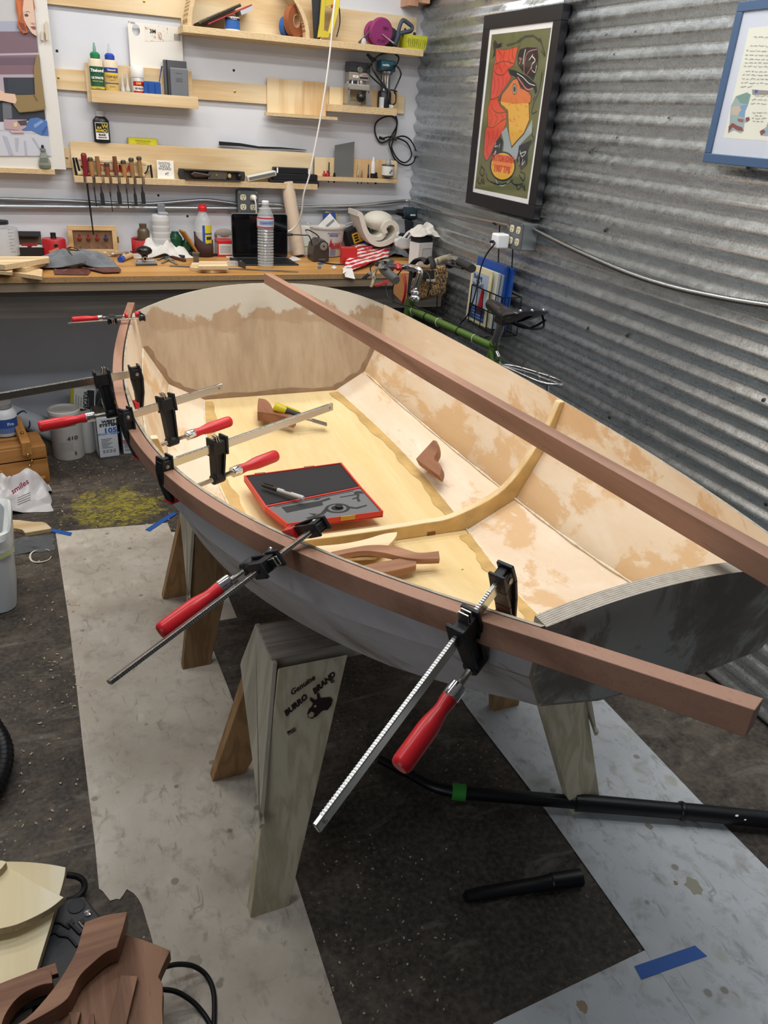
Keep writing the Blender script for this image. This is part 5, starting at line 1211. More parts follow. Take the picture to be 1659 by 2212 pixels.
MB().tube(cr([py(u,v,yy+.0) for u,v in ((800,62),(790,78),(776,92),(782,96))],5),.010,8,flat=.5).build('strap',mat('#3f4049',.6),t,smooth=60)
MB().tube([py(826,74,yy-.03),py(850,93,yy-.035)],[.004,.008],8,flat=.4).build('white_clip',mat('#cfcac8',.3),t,smooth=60); MB().sphere(py(786,92,yy-.01),(.014,.008,.020)).build('buckle',mat('#b9b6bb',.25),t,smooth=60)
yy = y0+.05; t = thing('grey_grip','dark blue-grey open-handled tool behind the yellow basket','tool',(py(862,100,yy).x,yy,ZT))
MB().tube(cr([py(u,v,yy) for u,v in ((856,92),(860,70),(866,50),(872,44),(884,52),(890,58),(888,66),(874,70),(862,72))],5),[.010]*41,8).build('loop_handle',mat('#3d4657',.5),t,smooth=60)
MB().tube([py(852,98,yy),py(862,74,yy)],[.016,.011],8).build('shaft',mat('#2c3444',.5),t,smooth=60)
yy = y0+.02; u0,u1 = 878,922; x0,x1 = py(u0,104,yy).x,py(918,107,yy).x; z1 = vz(880,75,yy)
t = thing('yellow_basket','small yellow-green plastic basket of clips at the right end of the top shelf','basket',((x0+x1)/2,yy+.04,ZT+.001)); w = x1-x0; h = z1-ZT
YG = mat('#b9bb33',.4); dpt = .045
for sy_,nm in ((-1,'basket_side'),(1,'basket_side')):
    mb = MB(); nx,nz = 9,6
    f = lambda a,b: Vector(((-w/2-.006*b)+(w+.012*b)*a, sy_*(dpt+.004*b), h*b))
    for r_ in range(nz*2+1):
        b0_,b1_ = .16+.62*r_/(nz*2+1), .16+.62*(r_+1)/(nz*2+1)
        if r_%2==0: mb.add([f(.0,b0_),f(1,b0_),f(1,b1_),f(0,b1_)],[(0,1,2,3)])
        else:
            for c__ in range(nx*2+1):
                if c__%2==0: mb.add([f(c__/(nx*2+1),b0_),f((c__+1)/(nx*2+1),b0_),f((c__+1)/(nx*2+1),b1_),f(c__/(nx*2+1),b1_)],[(0,1,2,3)])
    mb.add([f(0,0),f(1,0),f(1,.16),f(0,.16)],[(0,1,2,3)]); mb.add([f(0,.78),f(1,.78),f(1,1),f(0,1)],[(0,1,2,3)])
    add_solid(mb.build(nm,YG,t,local=True),.002)
for sx_ in (-1,1): MB().hexa([(sx_*w/2-.001,-dpt,0),(sx_*w/2+.001,-dpt,0),(sx_*w/2+.001,dpt,0),(sx_*w/2-.001,dpt,0),(sx_*(w/2+.006)-.001,-dpt-.004,h),(sx_*(w/2+.006)+.001,-dpt-.004,h),(sx_*(w/2+.006)+.001,dpt+.004,h),(sx_*(w/2+.006)-.001,dpt+.004,h)]).build('basket_end',YG,t,local=True)
MB().box(-w/2,w/2,-dpt,dpt,0,.002).build('basket_floor',YG,t,local=True)
for i,(x,l,a_) in enumerate([(-.03,.075,-.5),(-.02,.085,-.35),(-.005,.07,.2),(.012,.06,.5),(.024,.07,-.1)]):
    q = wm(t)@Vector((x,-.005+.008*i,h*.15)); tt = thing('binder_clip',['leftmost dark tool standing in the yellow basket','longest dark tool in the yellow basket','middle dark tool in the yellow basket','dark looped tool in the yellow basket','rightmost dark tool in the yellow basket'][i],'tool',q,0,'dark tools in the yellow basket',rot=(0,a_,0))
    MB().prism([(-.008,0),(.008,0),(.006,l),(-.004,l)],-.003,.003,'y').build('blade',mat('#23252f',.45),tt,local=True,bevel=.001)
# wooden block end at the very top
q = py(905,8,4.20); t = thing('timber_ends','pair of small timber ends poking in at the top edge','timber',(q.x,4.2,q.z))
for u0,u1,v in ((882,902,12),(901,928,5)): MB().box(py(u0,v,4.20).x,py(u1,v,4.20).x,4.19+.005*(u0>890),YB-.001,vz(u0,v,4.20),vz(u0,v,4.2)+.12).build('timber',wood('#c9a084','#a67c63','z',.7),t,bevel=.001)
# ================================================================ THINGS ON THE WORKBENCH
def bp(u,v,ym=4.20):
    p = pz(u,v,ZB+.0008)
    if p.y>ym: q = py(u,v,ym); p = Vector((q.x,ym,ZB+.0008))
    return p
def bh(u,v,P): return py(u,v,P.y).z-ZB
CLEAR = mat('#e8eef2',.08,0,.6,alpha=.28); CLEARP = mat('#dfe4e8',.3,0,.5,alpha=.45)
# clear measuring jug
P = bp(8,551); H = bh(8,476,P)
t = thing('measuring_jug','clear plastic measuring container with a dark lid at the far left of the bench','container',P)
R = .075
MB().shell([(0,.002),(R*.9,.002),(R,.01),(R*1.02,H*.80),(R*1.0,H*.80),(R*.98,.012),(0,.006)],28).build('jug',CLEARP,t,local=True,smooth=40)
MB().lathe([(.030,H*.80),(.040,H*.82),(.040,H*.92),(.03,H*.93)],20).build('neck',CLEARP,t,local=True,smooth=40)
MB().lathe([(.041,H*.90),(.041,H*.99),(.02,H*1.0),(0,H)],20).build('lid',mat('#23252a',.4),t,local=True,smooth=40)
for k in range(8): label_band(t,R*1.015,.03+k*.014,.0312+k*.014,mat('#4a4d52'),'measure_mark',a0=-1.1,a1=-.9 if k%2 else -.75,n=3)
# open black carton
P = bp(66,549); t = thing('open_carton','small black cardboard box with its lid open, behind the plywood scraps','box',P); w = wid(37,93,545,P.y); H = bh(66,504,P)
MB().box(-w/2,w/2,-.02,.09,0,H*.42).build('box_body',mat('#1b1b1d',.6),t,local=True); MB().hexa([(-w/2,.088,H*.42),(w/2,.088,H*.42),(w/2,.093,H*.42),(-w/2,.093,H*.42),(-w/2,.105,H*1.02),(w/2,.105,H*1.02),(w/2,.110,H*1.02),(-w/2,.110,H*1.02)]).build('lid',mat('#6b5b44',.7),t,local=True)
MB().hexa([(-w/2,.10,H*.95),(w/2,.10,H*.95),(w/2,.12,H*1.0),(-w/2,.12,H*1.0),(-w/2,.06,H*.78),(w/2,.06,H*.78),(w/2,.062,H*.79),(-w/2,.062,H*.79)]).build('lid_flap',mat('#141415',.6),t,local=True)
for x in (-w*.3,w*.3): MB().hexa([(x-.025,-.02,H*.42),(x+.025,-.02,H*.42),(x+.025,.04,H*.43),(x-.025,.04,H*.43),(x-.02,-.02,H*.44),(x+.02,-.02,H*.44),(x+.02,.04,H*.45),(x-.02,.04,H*.45)]).build('white_flap',mat('#cfcfcb',.6),t,local=True)
MB().box(-w*.3,w*.3,.0,.06,H*.42,H*.5).build('red_contents',mat('#8e1d22',.5),t,local=True)
# red tin
P = bp(120,551); H = bh(120,515,P); R = wid(93,145,540,P.y)/2
t = thing('red_dust_cap','round red plastic housing with square slots and a black knob on the bench','housing',P); 
MB().lathe([(R*1.02,0),(R*1.02,.006),(R*.98,H*.92),(R*.90,H),(0,H)],30).build('body',mat('#b01f28',.4),t,local=True,smooth=40)
for k in range(3): 
    a = -1.45; z = H*(.25+.22*k); MB().at((math.cos(a)*R*.985,math.sin(a)*R*.985,z),(0,0,a)).box(-.004,.003,-.008,.008,-.006,.006).build('slot',DBLACK,t,local=True)
MB().lathe([(.014,H),(.012,H*1.12),(.013,H*1.3),(0,H*1.3)],12).build('knob',DBLACK,t,local=True,smooth=40)
# wooden frame box with router bits
P = bp(205,543); w = wid(150,256,540,P.y); H = bh(200,491,P)
t = thing('bit_box','pale wooden box with a window lid showing red router bits, open toward the room','box',P)
yb = .05
LW = wood('#d7b888','#b98f5c','x',.8)
for n_,(x0,x1,z0,z1) in (('lid_rail',(-w/2,w/2,H*.83,H)),('lid_rail',(-w/2,w/2,0.0,H*.17)),('lid_stile',(-w/2,-w/2+.022,H*.17,H*.83)),('lid_stile',(w/2-.022,w/2,H*.17,H*.83))): MB().box(x0,x1,yb,yb+.016,z0,z1).build(n_,LW,t,local=True,bevel=.002)
MB().box(-w/2+.022,w/2-.022,yb+.010,yb+.013,H*.17,H*.83).build('backing',mat('#8b6b52',.5,var=.4,bscale=30),t,local=True)
for i,x in enumerate((-.27,-.09,.09,.27)):
    b_ = MB().at((x*w,yb+.008,H*.50)).lathe([(.010,0),(.011,.008),(.004,.012),(.0035,.026),(0,.027)],10).build('router_bit',mat('#8e2b26' if i<3 else '#3a3560',.4),t,local=True,smooth=40); MB().at((x*w,yb+.006,H*.27)).lathe([(.004,0),(.004,.002),(0,.003)],8).build('lid_screw',STEEL,t,local=True)
MB().box(w/2,w/2+.008,yb,yb+.014,H*.4,H*.62).build('latch',BRASS,t,local=True); MB().box(-w/2,w/2,-.01,.045,0,.018).build('tray',LW,t,local=True,bevel=.002)
# plywood scraps
def scrap(L,th,label,zoff,group='plywood scraps on the bench'):
    pts = [bp(u,v) for u,v in L]; k = (CAM.z-(ZB+zoff+th))/(CAM.z-ZB)
    pts = [Vector((CAM.x+(p.x-CAM.x)*k, CAM.y+(p.y-CAM.y)*k, 0)) for p in pts]
    c = sum(pts,Vector())/len(pts); mb = MB(); mb.prism([(p.x-c.x,p.y-c.y) for p in pts],0,th,'z',side=1,cap=0)
    o = mb.build('plywood_scrap',[PLY,PLYE],local=True,bevel=.0008); o.location = (c.x,c.y,ZB+.001+zoff); return tag(o,label,'board',group)
scrap([(-60,576),(90,597),(92,582),(74,577),(-60,560)],.016,'lowest long plywood scrap poking toward the bench edge',0)
scrap([(-60,580),(25,588),(28,577),(-60,566)],.014,'short plywood scrap at the bench edge by the left border',.0165)
scrap([(-60,567),(55,579),(107,562),(104,555),(-60,556)],.018,'second plywood scrap with a slanted end, above the lowest one',.0165)
scrap([(-60,566),(10,572),(106,557),(104,548),(60,544),(-60,549)],.022,'topmost plywood scrap of the pile at the left end of the bench',.035)
# leather palettes
def flatp(L,col,label,name='stained_board',cat='board',z=.001,th=.004,m=None,group=None):
    pts = [bp(u,v) for u,v in L]; c = sum(pts,Vector())/len(pts)
    o = MB().prism([(p.x-c.x,p.y-c.y) for p in pts],0,th,'z').build(name,m or mat(col,.5,var=.5,bscale=12),local=True,bevel=.0005); o.location = (c.x,c.y,ZB+z); return tag(o,label,cat,group)
LEA = NT('stained_leather'); _v = LEA.mapping((1,1,1)); _n = LEA.noise(_v,26,6,.7,.8); _c = LEA.ramp(LEA.noise(_v,8,5,.6),[(.3,'#4f2c24'),(.7,'#6d4032')])
_c = LEA.mix(LEA.ramp(_n,[(.60,0.0),(.64,.9)]),_c,'#8b98a2'); _c = LEA.mix(LEA.ramp(LEA.noise(_v,34,5,.6,.8),[(.64,0.0),(.67,.9)]),_c,'#b3b0a4'); LEA = LEA.out(_c,.45)
flatp([(118,594),(190,595),(196,588),(180,556),(108,552)],'','front brown paint-stained palette under the grey rag',m=LEA,z=.001,name='paint_palette',cat='palette',group='brown palettes on the bench')
flatp([(224,592),(258,591),(262,586),(232,555),(160,553),(170,580)],'','right-hand brown paint-stained palette behind the grey rag',m=LEA,z=.0055,name='paint_palette',cat='palette',group='brown palettes on the bench')
# crumpled cloth helper
def cloth(name,label,cat,c,rx,ry,h,m,seed,folds=5,n=26,rot=0,group=None,prof=None,rg_=1.0):
    t = thing(name,label,cat,c,rot,group); mb = MB()
    def f(a,b):
        x,y = (2*a-1),(2*b-1); r = max(abs(x),abs(y)); 
        ed = 1-.12*mnoise.noise(Vector((x*2+seed,y*2,1)))
        px_,py_ = x*rx*ed, y*ry*ed
        hz = h*(max(0,1-(x*x*.9+y*y*.9)))**.6*(prof(x,y) if prof else 1)
        nz = mnoise.fractal(Vector((x*folds*.6+seed,y*folds*.4,seed)),1.0,2.0,3)
        rg = abs(mnoise.noise(Vector((x*folds*.5+y*1.2+seed,y*folds*.3-x*.8,seed*2))))
        z = max(.0015, hz*(.55+.10*(1-rg_)+.40*nz+.55*rg_*(1-rg*2.6)) + .008*(1-r)*abs(nz))
        return Vector((px_+.012*nz*(1-r*.5),py_+.012*mnoise.noise(Vector((y*3,x*3,seed))),z))
    mb.grid(f,n,n); o = mb.build('cloth',m,t,local=True,smooth=80); add_solid(o,.0015); s = o.modifiers.new('sub','SUBSURF'); s.levels = 1; s.render_levels = 1; return t
P = bp(166,578); t = cloth('grey_rag','crumpled grey paint rag lying on the brown palettes','rag',(P.x,P.y,ZB+.010),.17,.055,.075,mat('#75797e',.85,bump=.2,bscale=200),3.3,6)
MB().tube(cr([(.0,-.05,.03),(-.03,-.035,.075),(-.01,-.01,.08),(.03,-.03,.06),(.035,-.055,.02)],6),.002,6).build('black_cord_loop',RUB,t,local=True)
for i,(u,v,c) in enumerate([(118,560,'#b3572f'),(130,553,'#c9a98e'),(142,549,'#b98876'),(126,566,'#c06b3c')]):
    q = bp(u,v); MB().tube([q+Vector((-.02,0,.03)),q+Vector((.025,.004,.045))],[.008,.010],8).build('paint_tube_end',mat(c,.4),t,smooth=60)
# small crumpled tubes and glue stick
for i,(u,v,du,c,lab) in enumerate([(246,545,.0,'#a58f78','small crumpled paint tube nearest the bit box'),(259,548,.5,'#bfae93','middle crumpled paint tube on the bench'),(272,543,1.2,'#a58a6d','brownish crumpled tube left of the red sleeve')]):
    q = bp(u,v); tt = thing('paint_tube',lab,'tube',q,du,'crumpled paint tubes'); MB().tube([(-.035,0,.014),(-.015,.002,.013),(.012,.0,.012),(.03,.004,.004)],[.010,.013,.012,.010],10,flat=.7).build('body',mat(c,.45,.2,var=.5,bscale=40),tt,local=True,smooth=60); MB().tube([(-.048,0,.014),(-.034,0,.014)],[.006,.006],8).build('cap',mat('#d6cfc4',.4),tt,local=True)
a = bp(262,566)+Vector((0,0,.013)); b = bp(284,557)+Vector((0,0,.013)); t = thing('glue_stick','stubby tan stick with a blue cap lying on the bench','stick',bp(272,563)); d = (b-a).normalized()
MB().tube([a+d*.02,b],.0125,14).build('body',mat('#cdae82',.5),t,smooth=50); MB().tube([a-d*.012,a+d*.022],.0135,14).build('cap',mat('#2c50b0',.35),t,smooth=50)
# hand sander with black knob
P = bp(314,571); t = thing('hand_sander','small hand sanding block with a black mushroom knob on the bench','sander',P,.12)
MB().prism([(-.052,-.030),(.048,-.034),(.056,.034),(-.034,.036)],.0,.004).build('sandpaper',mat('#38393c',.8),t,local=True); MB().prism([(-.050,-.028),(.046,-.032),(.054,.032),(-.033,.034)],.004,.016).build('pad',mat('#8b8d8c',.5,.2),t,local=True,bevel=.003); MB().prism([(-.040,-.020),(.040,-.022),(.046,.026),(-.026,.028)],.016,.022).build('upper_plate',mat('#aeb0ae',.4,.3),t,local=True,bevel=.003)
MB().at((.0,.005,.02)).lathe([(.016,0),(.013,.010),(.016,.022),(.034,.032),(.038,.044),(.030,.056),(.014,.062),(0,.063)],24).build('knob',mat('#141416',.25,0,.6),t,local=True,smooth=60); MB().at((-.008,-.022,.032),(PI/2,0,0)).shell([(.007,-.004),(.010,-.004),(.010,.016),(.007,.016),(.007,-.004)],14).build('dust_port',CHROME,t,local=True,smooth=50)
# red sanding sleeve
P = bp(303,547); H = bh(303,516,P); t = thing('red_sanding_sleeve','red abrasive belt ring standing open on the bench','sleeve',P); R = wid(286,319,540,P.y)/2
ring_ = [(R*math.cos(a)*(1-.2*math.sin(a)**2), R*.75*math.sin(a)) for a in [2*PI*k/28 for k in range(28)]]
mb = MB(); n = 28
for k in range(n):
    a,b = ring_[k],ring_[(k+1)%n]; mb.add([(a[0],a[1],0),(b[0],b[1],0),(b[0],b[1],H+.006*math.sin(k/28*6.28)),(a[0],a[1],H+.006*math.sin((k-1)/28*6.28))],[(0,1,2,3)],0)
o = mb.build('belt',[mat('#b3282d',.7,bump=.3,bscale=600)],t,local=True,smooth=60); add_solid(o,.0015); MB().shell([(R*.80,.001),(R*.80,H*.98)],24,sy=.72).build('dark_lining',mat('#3a2f2c',.8),t,local=True)
# white rag
P = bp(355,552); t = cloth('white_rag','crumpled white rag in the middle of the bench','rag',(P.x-.01,P.y+.02,ZB+.001),.15,.085,.125,mat('#d9d7d3',.9,bump=.2,bscale=200),8.1,5,prof=lambda x,y: 1.0-.5*max(0,min(1,(x+.45)/1.4)),rg_=.35)
P = bp(313,528)+Vector((0,.03,0)); t = thing('brown_jar','brown glass jar shoulder showing above the white rag','jar',(P.x,P.y,ZB+.001)); MB().lathe([(.028,0),(.03,.004),(.03,.115),(.022,.128),(.018,.130),(.018,.150),(0,.150)],18).build('body',mat('#5a4a38',.25),t,local=True,smooth=50)
# ribbed white canister
P = pz(349,547,ZB); P = Vector((P.x,4.25-.04,ZB+.001)); P.x = py(349,520,P.y).x; R = wid(330,368,500,P.y)/2; H = vz(349,464,P.y)-ZB
t = thing('ribbed_canister','ribbed white plastic canister against the wall below the pipe strap','canister',P); pr_ = [(R*.9,0),(R,.006)]
for k in range(5): z = H*(.18+.15*k); pr_ += [(R,z),(R*1.04,z+.004),(R*1.04,z+H*.10),(R,z+H*.104)]
pr_ += [(R*.98,H*.97),(R*.90,H),(0,H)]
MB().lathe(pr_,24,sy=.8).build('body',mat('#c9cbcd',.4),t,local=True,smooth=30); MB().box(-R*.2,R*.9,-R*.5,R*.4,H,H+.012).build('grey_cap',mat('#9c9fa3',.4),t,local=True,bevel=.004)
mb = MB(); mb.at((R*.35,-R*.80,H*.22),(0,PI/4,0)); mb.box(-.011,.011,-.002,0,-.011,.011); mb.build('hazard_diamond',mat('#b52a30',.5),t,local=True); MB().at((R*.35,-R*.80,H*.22),(0,PI/4,0)).box(-.008,.008,-.0026,-.0016,-.008,.008).build('diamond_field',WHITE,t,local=True)
# green glass bottles + orange thing
GG = mat('#1f5b40',.15,0,.6,trans=.45)
for i,(u,v,vt,r,lab) in enumerate([(382,540,500,.036,'squat green glass jar behind the white rag'),(405,548,515,.032,'darker green glass bottle lying by the brown sleeve')]):
    P = bp(u,v); P.y += .03; H = vz(u,vt,P.y)-ZB; tt = thing('green_bottle',lab,'bottle',(P.x,P.y,ZB+.001),0,'green glass bottles',rot=(0,0 if i==0 else .12,0)); MB().lathe([(r*.9,0.002),(r,.006),(r,H*.7),(r*.55,H*.92),(r*.5,H),(0,H)],8 if i==0 else 16).build('body',GG,tt,local=True,smooth=30,bevel=.002)
a = bp(428,549); t = thing('orange_folder','tan-orange folded card leaning beside the brown sleeve','card',a,rot=(0,-.55,.2)); MB().box(-.004,.004,-.03,.05,.0,.145).build('sheet',mat('#b7782f',.6),t,local=True)
# bottle in brown sleeve
P = bp(441,546); R = wid(422,460,490,P.y)/2; H = bh(438,442,P)
t = thing('red_cap_bottle','clear plastic bottle with a red cap and yellow label standing in the brown belt','bottle',P)
MB().shell([(R*.8,.002),(R*.94,.012),(R*.94,H*.62),(R*.80,H*.74),(R*.42,H*.86),(R*.36,H*.88),(R*.36,H*.92)],28).build('body',CLEAR,t,local=True,smooth=50); MB().lathe([(R*.90,.004),(R*.90,H*.48),(0,H*.48)],24).build('milky_fill',mat('#c8c4bd',.5),t,local=True,smooth=50)
MB().lathe([(R*.48,H*.88),(R*.50,H*.90),(R*.50,H*.95),(R*.40,H*.97),(R*.40,H*1.0),(0,H)],14).build('cap',mat('#d1252c',.35),t,local=True,smooth=30)
label_band(t,R*.945,H*.18,H*.62,mat('#d9c93a',.4),a0=-1.55,a1=-.35); label_band(t,R*.945,H*.18,H*.62,mat('#2f55a3',.4),'label_stripe',a0=-1.85,a1=-1.55); label_band(t,R*.95,H*.44,H*.47,mat('#2f55a3',.4),'label_stripe',a0=-1.55,a1=-.35); label_band(t,R*.95,H*.34,H*.40,mat('#37393f',.4),'label_stripe',a0=-1.4,a1=-.6); label_band(t,R*.95,H*.22,H*.27,mat('#37393f',.4),'label_stripe',a0=-1.3,a1=-.7)
t2 = thing('brown_sanding_belt','dark brown abrasive belt standing as a ring around the red-capped bottle','sleeve',P); R2 = R*1.05; hb_ = H*.40; mb = MB(); n = 30
for k in range(n):
    a0_,a1_ = 2*PI*k/n,2*PI*(k+1)/n; z0_,z1_ = [hb_*(1.0-.30*math.sin(-q)*1.0 if math.sin(q)<0 else 1.0)+.02*math.cos(q)*-1 for q in (a0_,a1_)]
    mb.add([(R2*math.cos(a0_),R2*math.sin(a0_),0),(R2*math.cos(a1_),R2*math.sin(a1_),0),(R2*1.02*math.cos(a1_),R2*1.02*math.sin(a1_),z1_),(R2*1.02*math.cos(a0_),R2*1.02*math.sin(a0_),z0_)],[(0,1,2,3)])
add_solid(mb.build('belt',mat('#472f2c',.8,bump=.3,bscale=600),t2,local=True,smooth=60),.0015)
# tools lying in the middle
def bar3(t,a,b,w,h,m,nm): 
    A_ = bp(*a); B_ = bp(*b); d = (B_-A_).normalized(); n_ = Vector((-d.y,d.x,0)); return MB().frame(A_,d,n_,Vector((0,0,1))).box(0,(B_-A_).length,-w/2,w/2,.001,h).build(nm,m,t,bevel=.001)
t = thing('steel_rule','long steel rule lying along the front of the bench','ruler',bp(505,584)); bar3(t,(366,575),(644,588),.020,.003,mat('#7f8284',.35,.9),'rule')
mb = MB(); A_ = bp(366,575); B_ = bp(644,588); d = (B_-A_).normalized(); n_ = Vector((-d.y,d.x,0)); mb.frame(A_,d,n_,Vector((0,0,1)))
for k in range(60): mb.box(.01+k*.0125,.0108+k*.0125,.004 if k%4 else .0,.0098,.003,.0033)
mb.build('graduations',DBLACK,t,kind='stuff')
t = thing('caliper','steel vernier caliper lying with open jaws on the bench','caliper',bp(365,562)); bar3(t,(345,553),(382,572),.012,.006,mat('#a5a29a',.35,.9),'beam'); bar3(t,(352,558),(341,563),.010,.007,mat('#a5a29a',.35,.9),'jaw'); bar3(t,(362,564),(350,570),.010,.007,mat('#a5a29a',.35,.9),'jaw'); bar3(t,(358,558),(372,565),.022,.009,mat('#8e8b84',.35,.9),'slide')
t = thing('grey_channel','grey-white plastic channel lying behind the hand sander','strip',bp(330,553)); bar3(t,(286,557),(372,551),.028,.018,mat('#c3c3c0',.5),'channel')
t = thing('pliers','pair of pliers with dark blue grips lying on the bench','pliers',bp(385,560)); bar3(t,(368,551),(398,558),.014,.014,mat('#2b2f45',.5),'grip'); bar3(t,(372,558),(400,566),.014,.013,mat('#5b3a2c',.5),'grip'); bar3(t,(358,560),(374,556),.020,.012,mat('#6d6a64',.4,.8),'jaws')
t = thing('black_torch','short black cylinder tool lying toward the wooden blocks','tool',bp(410,552)); a = bp(390,548)+Vector((0,0,.014)); b = bp(432,555)+Vector((0,0,.014)); d = (b-a)
MB().tube([a,a+d*.6],.012,14).build('handle',DBLACK,t,smooth=50); MB().tube([a+d*.6,a+d*.64,b],[.009,.014,.013],12).build('head',mat('#5c574f',.4,.6),t,smooth=50)
scrap([(410,577),(457,583),(493,580),(493,572),(470,567),(415,567)],.016,'lower small plywood block with a sharp end beside the steel rule',0,'small blocks on the bench')
scrap([(428,575),(492,575),(490,564),(430,564)],.016,'upper small plywood block stacked on the lower one',.017,'small blocks on the bench')
t = thing('brass_gauge','small grey metal cube tool standing on the plywood block','tool',bp(424,571)+Vector((0,0,.0))); MB().box(-.012,.012,-.012,.012,.001,.045).build('cube',mat('#7c766b',.4,.7),t,local=True,bevel=.002); MB().lathe([(.018,.045),(.018,.052),(0,.052)],12).build('cap',mat('#6b655b',.4,.7),t,local=True)
t = thing('glass_vial','clear rectangular plastic vial lying on the rule','vial',bp(505,574)); bar3(t,(490,574),(522,574),.030,.022,CLEARP,'tray'); bar3(t,(497,568),(530,581),.004,.028,mat('#3b3a38',.4,.5),'rod')
flatp([(455,548),(487,546),(492,551),(458,554)],'#2a2724','dark folded cutter lying left of the red and white box',name='dark_cutter',cat='tool',th=.012)
# red white box
P = bp(486,546); w = wid(470,504,530,P.y); H = bh(486,519,P); t = thing('red_white_box','small box with a red lid and white label between belt and tablet','box',P)
MB().box(-w/2,w/2,-.02,.06,0,H*.8).build('body',mat('#dcd9d4',.5),t,local=True,bevel=.002); MB().box(-w/2-.001,w/2+.001,-.021,.061,H*.80,H).build('lid',mat('#c4262d',.4),t,local=True,bevel=.002); MB().box(-w/2-.001,w/2+.001,-.0215,-.0195,0,H*.12).build('red_base',mat('#c4262d',.4),t,local=True)
for k in range(5): MB().box(-w*.35,w*.33,-.0212,-.0203,H*(.25+.1*k),H*(.27+.1*k)).build('print_line',mat('#8d8a86'),t,local=True)
MB().box(-w/2-.001,-w/2+.005,-.0212,-.0195,H*.1,H*.8).build('red_edge',mat('#c4262d',.4),t,local=True)
P = bp(493,521+25)+Vector((0,.09,0)); t = thing('grey_pouch','rounded grey-tan pouch behind the red and white box','pouch',(P.x,P.y,ZB+.001)); MB().sphere((0,0,.095),(.052,.018,.028),16,8).build('pouch',mat('#8d857c',.6),t,local=True,smooth=80); MB().box(-.04,.04,-.015,.015,0,.09).build('stand_box',mat('#b9b4ac',.6),t,local=True)
for i,(L,lab) in enumerate([([(487,552),(512,549),(518,557),(490,558)],'white paper slip left of the tablet'),([(380,545),(402,541),(408,549),(388,552)],'torn white paper by the black torch'),([(622,560),(634,552),(652,562),(630,565)],'crumpled white receipt right of the tablet'),([(715,578),(722,574),(728,579),(722,582)],'tiny white paper scrap near the bench edge')]): flatp(L,'#dcdad5',lab,name='paper_slip',cat='paper',th=.002,m=mat('#dcdad5',.6),group='paper scraps on the bench')
# tablet with keyboard
a,b,c_,d_ = bp(502,560),bp(622,560),bp(630,574),bp(498,574)
P = (a+b)/2; t = thing('tablet','black tablet propped upright in a dark keyboard case','tablet',P); wx = (b.x-a.x)/2; H = bh(560,462,P)
dp = P.y-((c_+d_)/2).y
MB().hexa([(-wx,-dp,.0),(wx*1.04,-dp,.0),(wx,.0,.0),(-wx,.0,.0),(-wx,-dp,.006),(wx*1.04,-dp,.006),(wx,0,.008),(-wx,0,.008)]).build('keyboard_case',mat('#26282d',.6),t,local=True,bevel=.002)
keys = MB()
for r_ in range(4):
    for k in range(12): keys.box(-wx*.92+k*wx*.155,-wx*.92+k*wx*.155+wx*.13,-dp*.9+r_*dp*.20,-dp*.9+r_*dp*.20+dp*.16,.0075,.0095)
keys.build('keys',mat('#17181b',.5),t,local=True,kind='stuff')
ln = .14
T_ = MB(); T_.at((0,.0,.008),(-ln*.35,0,0)); hh = H-.008
T_.prism(rrect(-wx,wx,0,hh,.012),0.0,.007,'y'); T_.build('tablet_body',mat('#8f9094',.3,.8),t,local=True,bevel=.001)
T_ = MB(); T_.at((0,-.0004,.008),(-ln*.35,0,0)); T_.prism(rrect(-wx+.003,wx-.003,.003,hh-.003,.010),-.0006,.0002,'y'); T_.build('screen',mat('#06070a',.06,0,.5),t,local=True)
# water bottle
P = bp(574,578); R = wid(557,592,520,P.y)/2; H = bh(573,434,P)
t = thing('water_bottle','tall clear ribbed water bottle with a white cap in front of the tablet','bottle',P); pr_ = [(R*.75,.002),(R*.98,.014)]
for k in range(13): z = .02+H*.56*k/13; pr_ += [(R*.90,z),(R*1.0,z+H*.022)]
pr_ += [(R*.98,H*.60),(R*.98,H*.76),(R*.92,H*.80),(R*.70,H*.87),(R*.40,H*.93),(R*.34,H*.95),(R*.34,H*.965)]
MB().shell(pr_,32).build('body',mat('#e6ecef',.05,0,.8,alpha=.26),t,local=True,smooth=60); MB().lathe([(R*.40,H*.945),(R*.42,H*.95),(R*.42,H*.99),(R*.36,H),(0,H)],16).build('cap',mat('#e9ebea',.4),t,local=True,smooth=30)
label_band(t,R*.99,H*.62,H*.76,mat('#c9ccd6',.4),a0=-PI,a1=PI,n=32); label_band(t,R*1.0,H*.745,H*.765,mat('#c0323a',.4),'label_stripe',a0=-PI,a1=PI,n=32); label_band(t,R*1.0,H*.615,H*.632,mat('#c0323a',.4),'label_stripe',a0=-PI,a1=PI,n=32); label_band(t,R*1.0,H*.66,H*.72,mat('#8d9cc4',.4),'label_art',a0=-2.6,a1=-.6)
T2(t,'SPRING WATER',.010,'#34508f',0,H*.69,-R-.0012)
# mailing tube
a = bp(644,542); top = None
a = Vector((a.x,a.y-.02,ZB+.001)); R = .0345
tp = py(620,397,YB-.05); ax = (tp-Vector((a.x,a.y,ZB))).normalized()
t = thing('mailing_tube','long cream cardboard mailing tube leaning against the back wall','tube',a)
x_ = ax.cross(Vector((0,1,0))).normalized(); y_ = ax.cross(x_); Lh = (tp-a).length; mb = MB(); mb.frame(a+Vector((0,0,.008)),x_,y_,ax); mb.shell([(R*.9,0),(R,0),(R,Lh),(R*.9,Lh),(R*.9,Lh*.9),(0,Lh*.9)],28); mb.build('tube_wall',mat('#d3bfa8',.65),t,smooth=50)
mb = MB(); mb.frame(a+ax*(Lh*.985)+Vector((0,0,.008)),x_,y_,ax); mb.lathe([(R*.55,-.02),(R*.55,-.006),(R*.4,-.005),(0,-.012)],20); mb.build('end_plug',mat('#b59a80',.7),t,smooth=50)
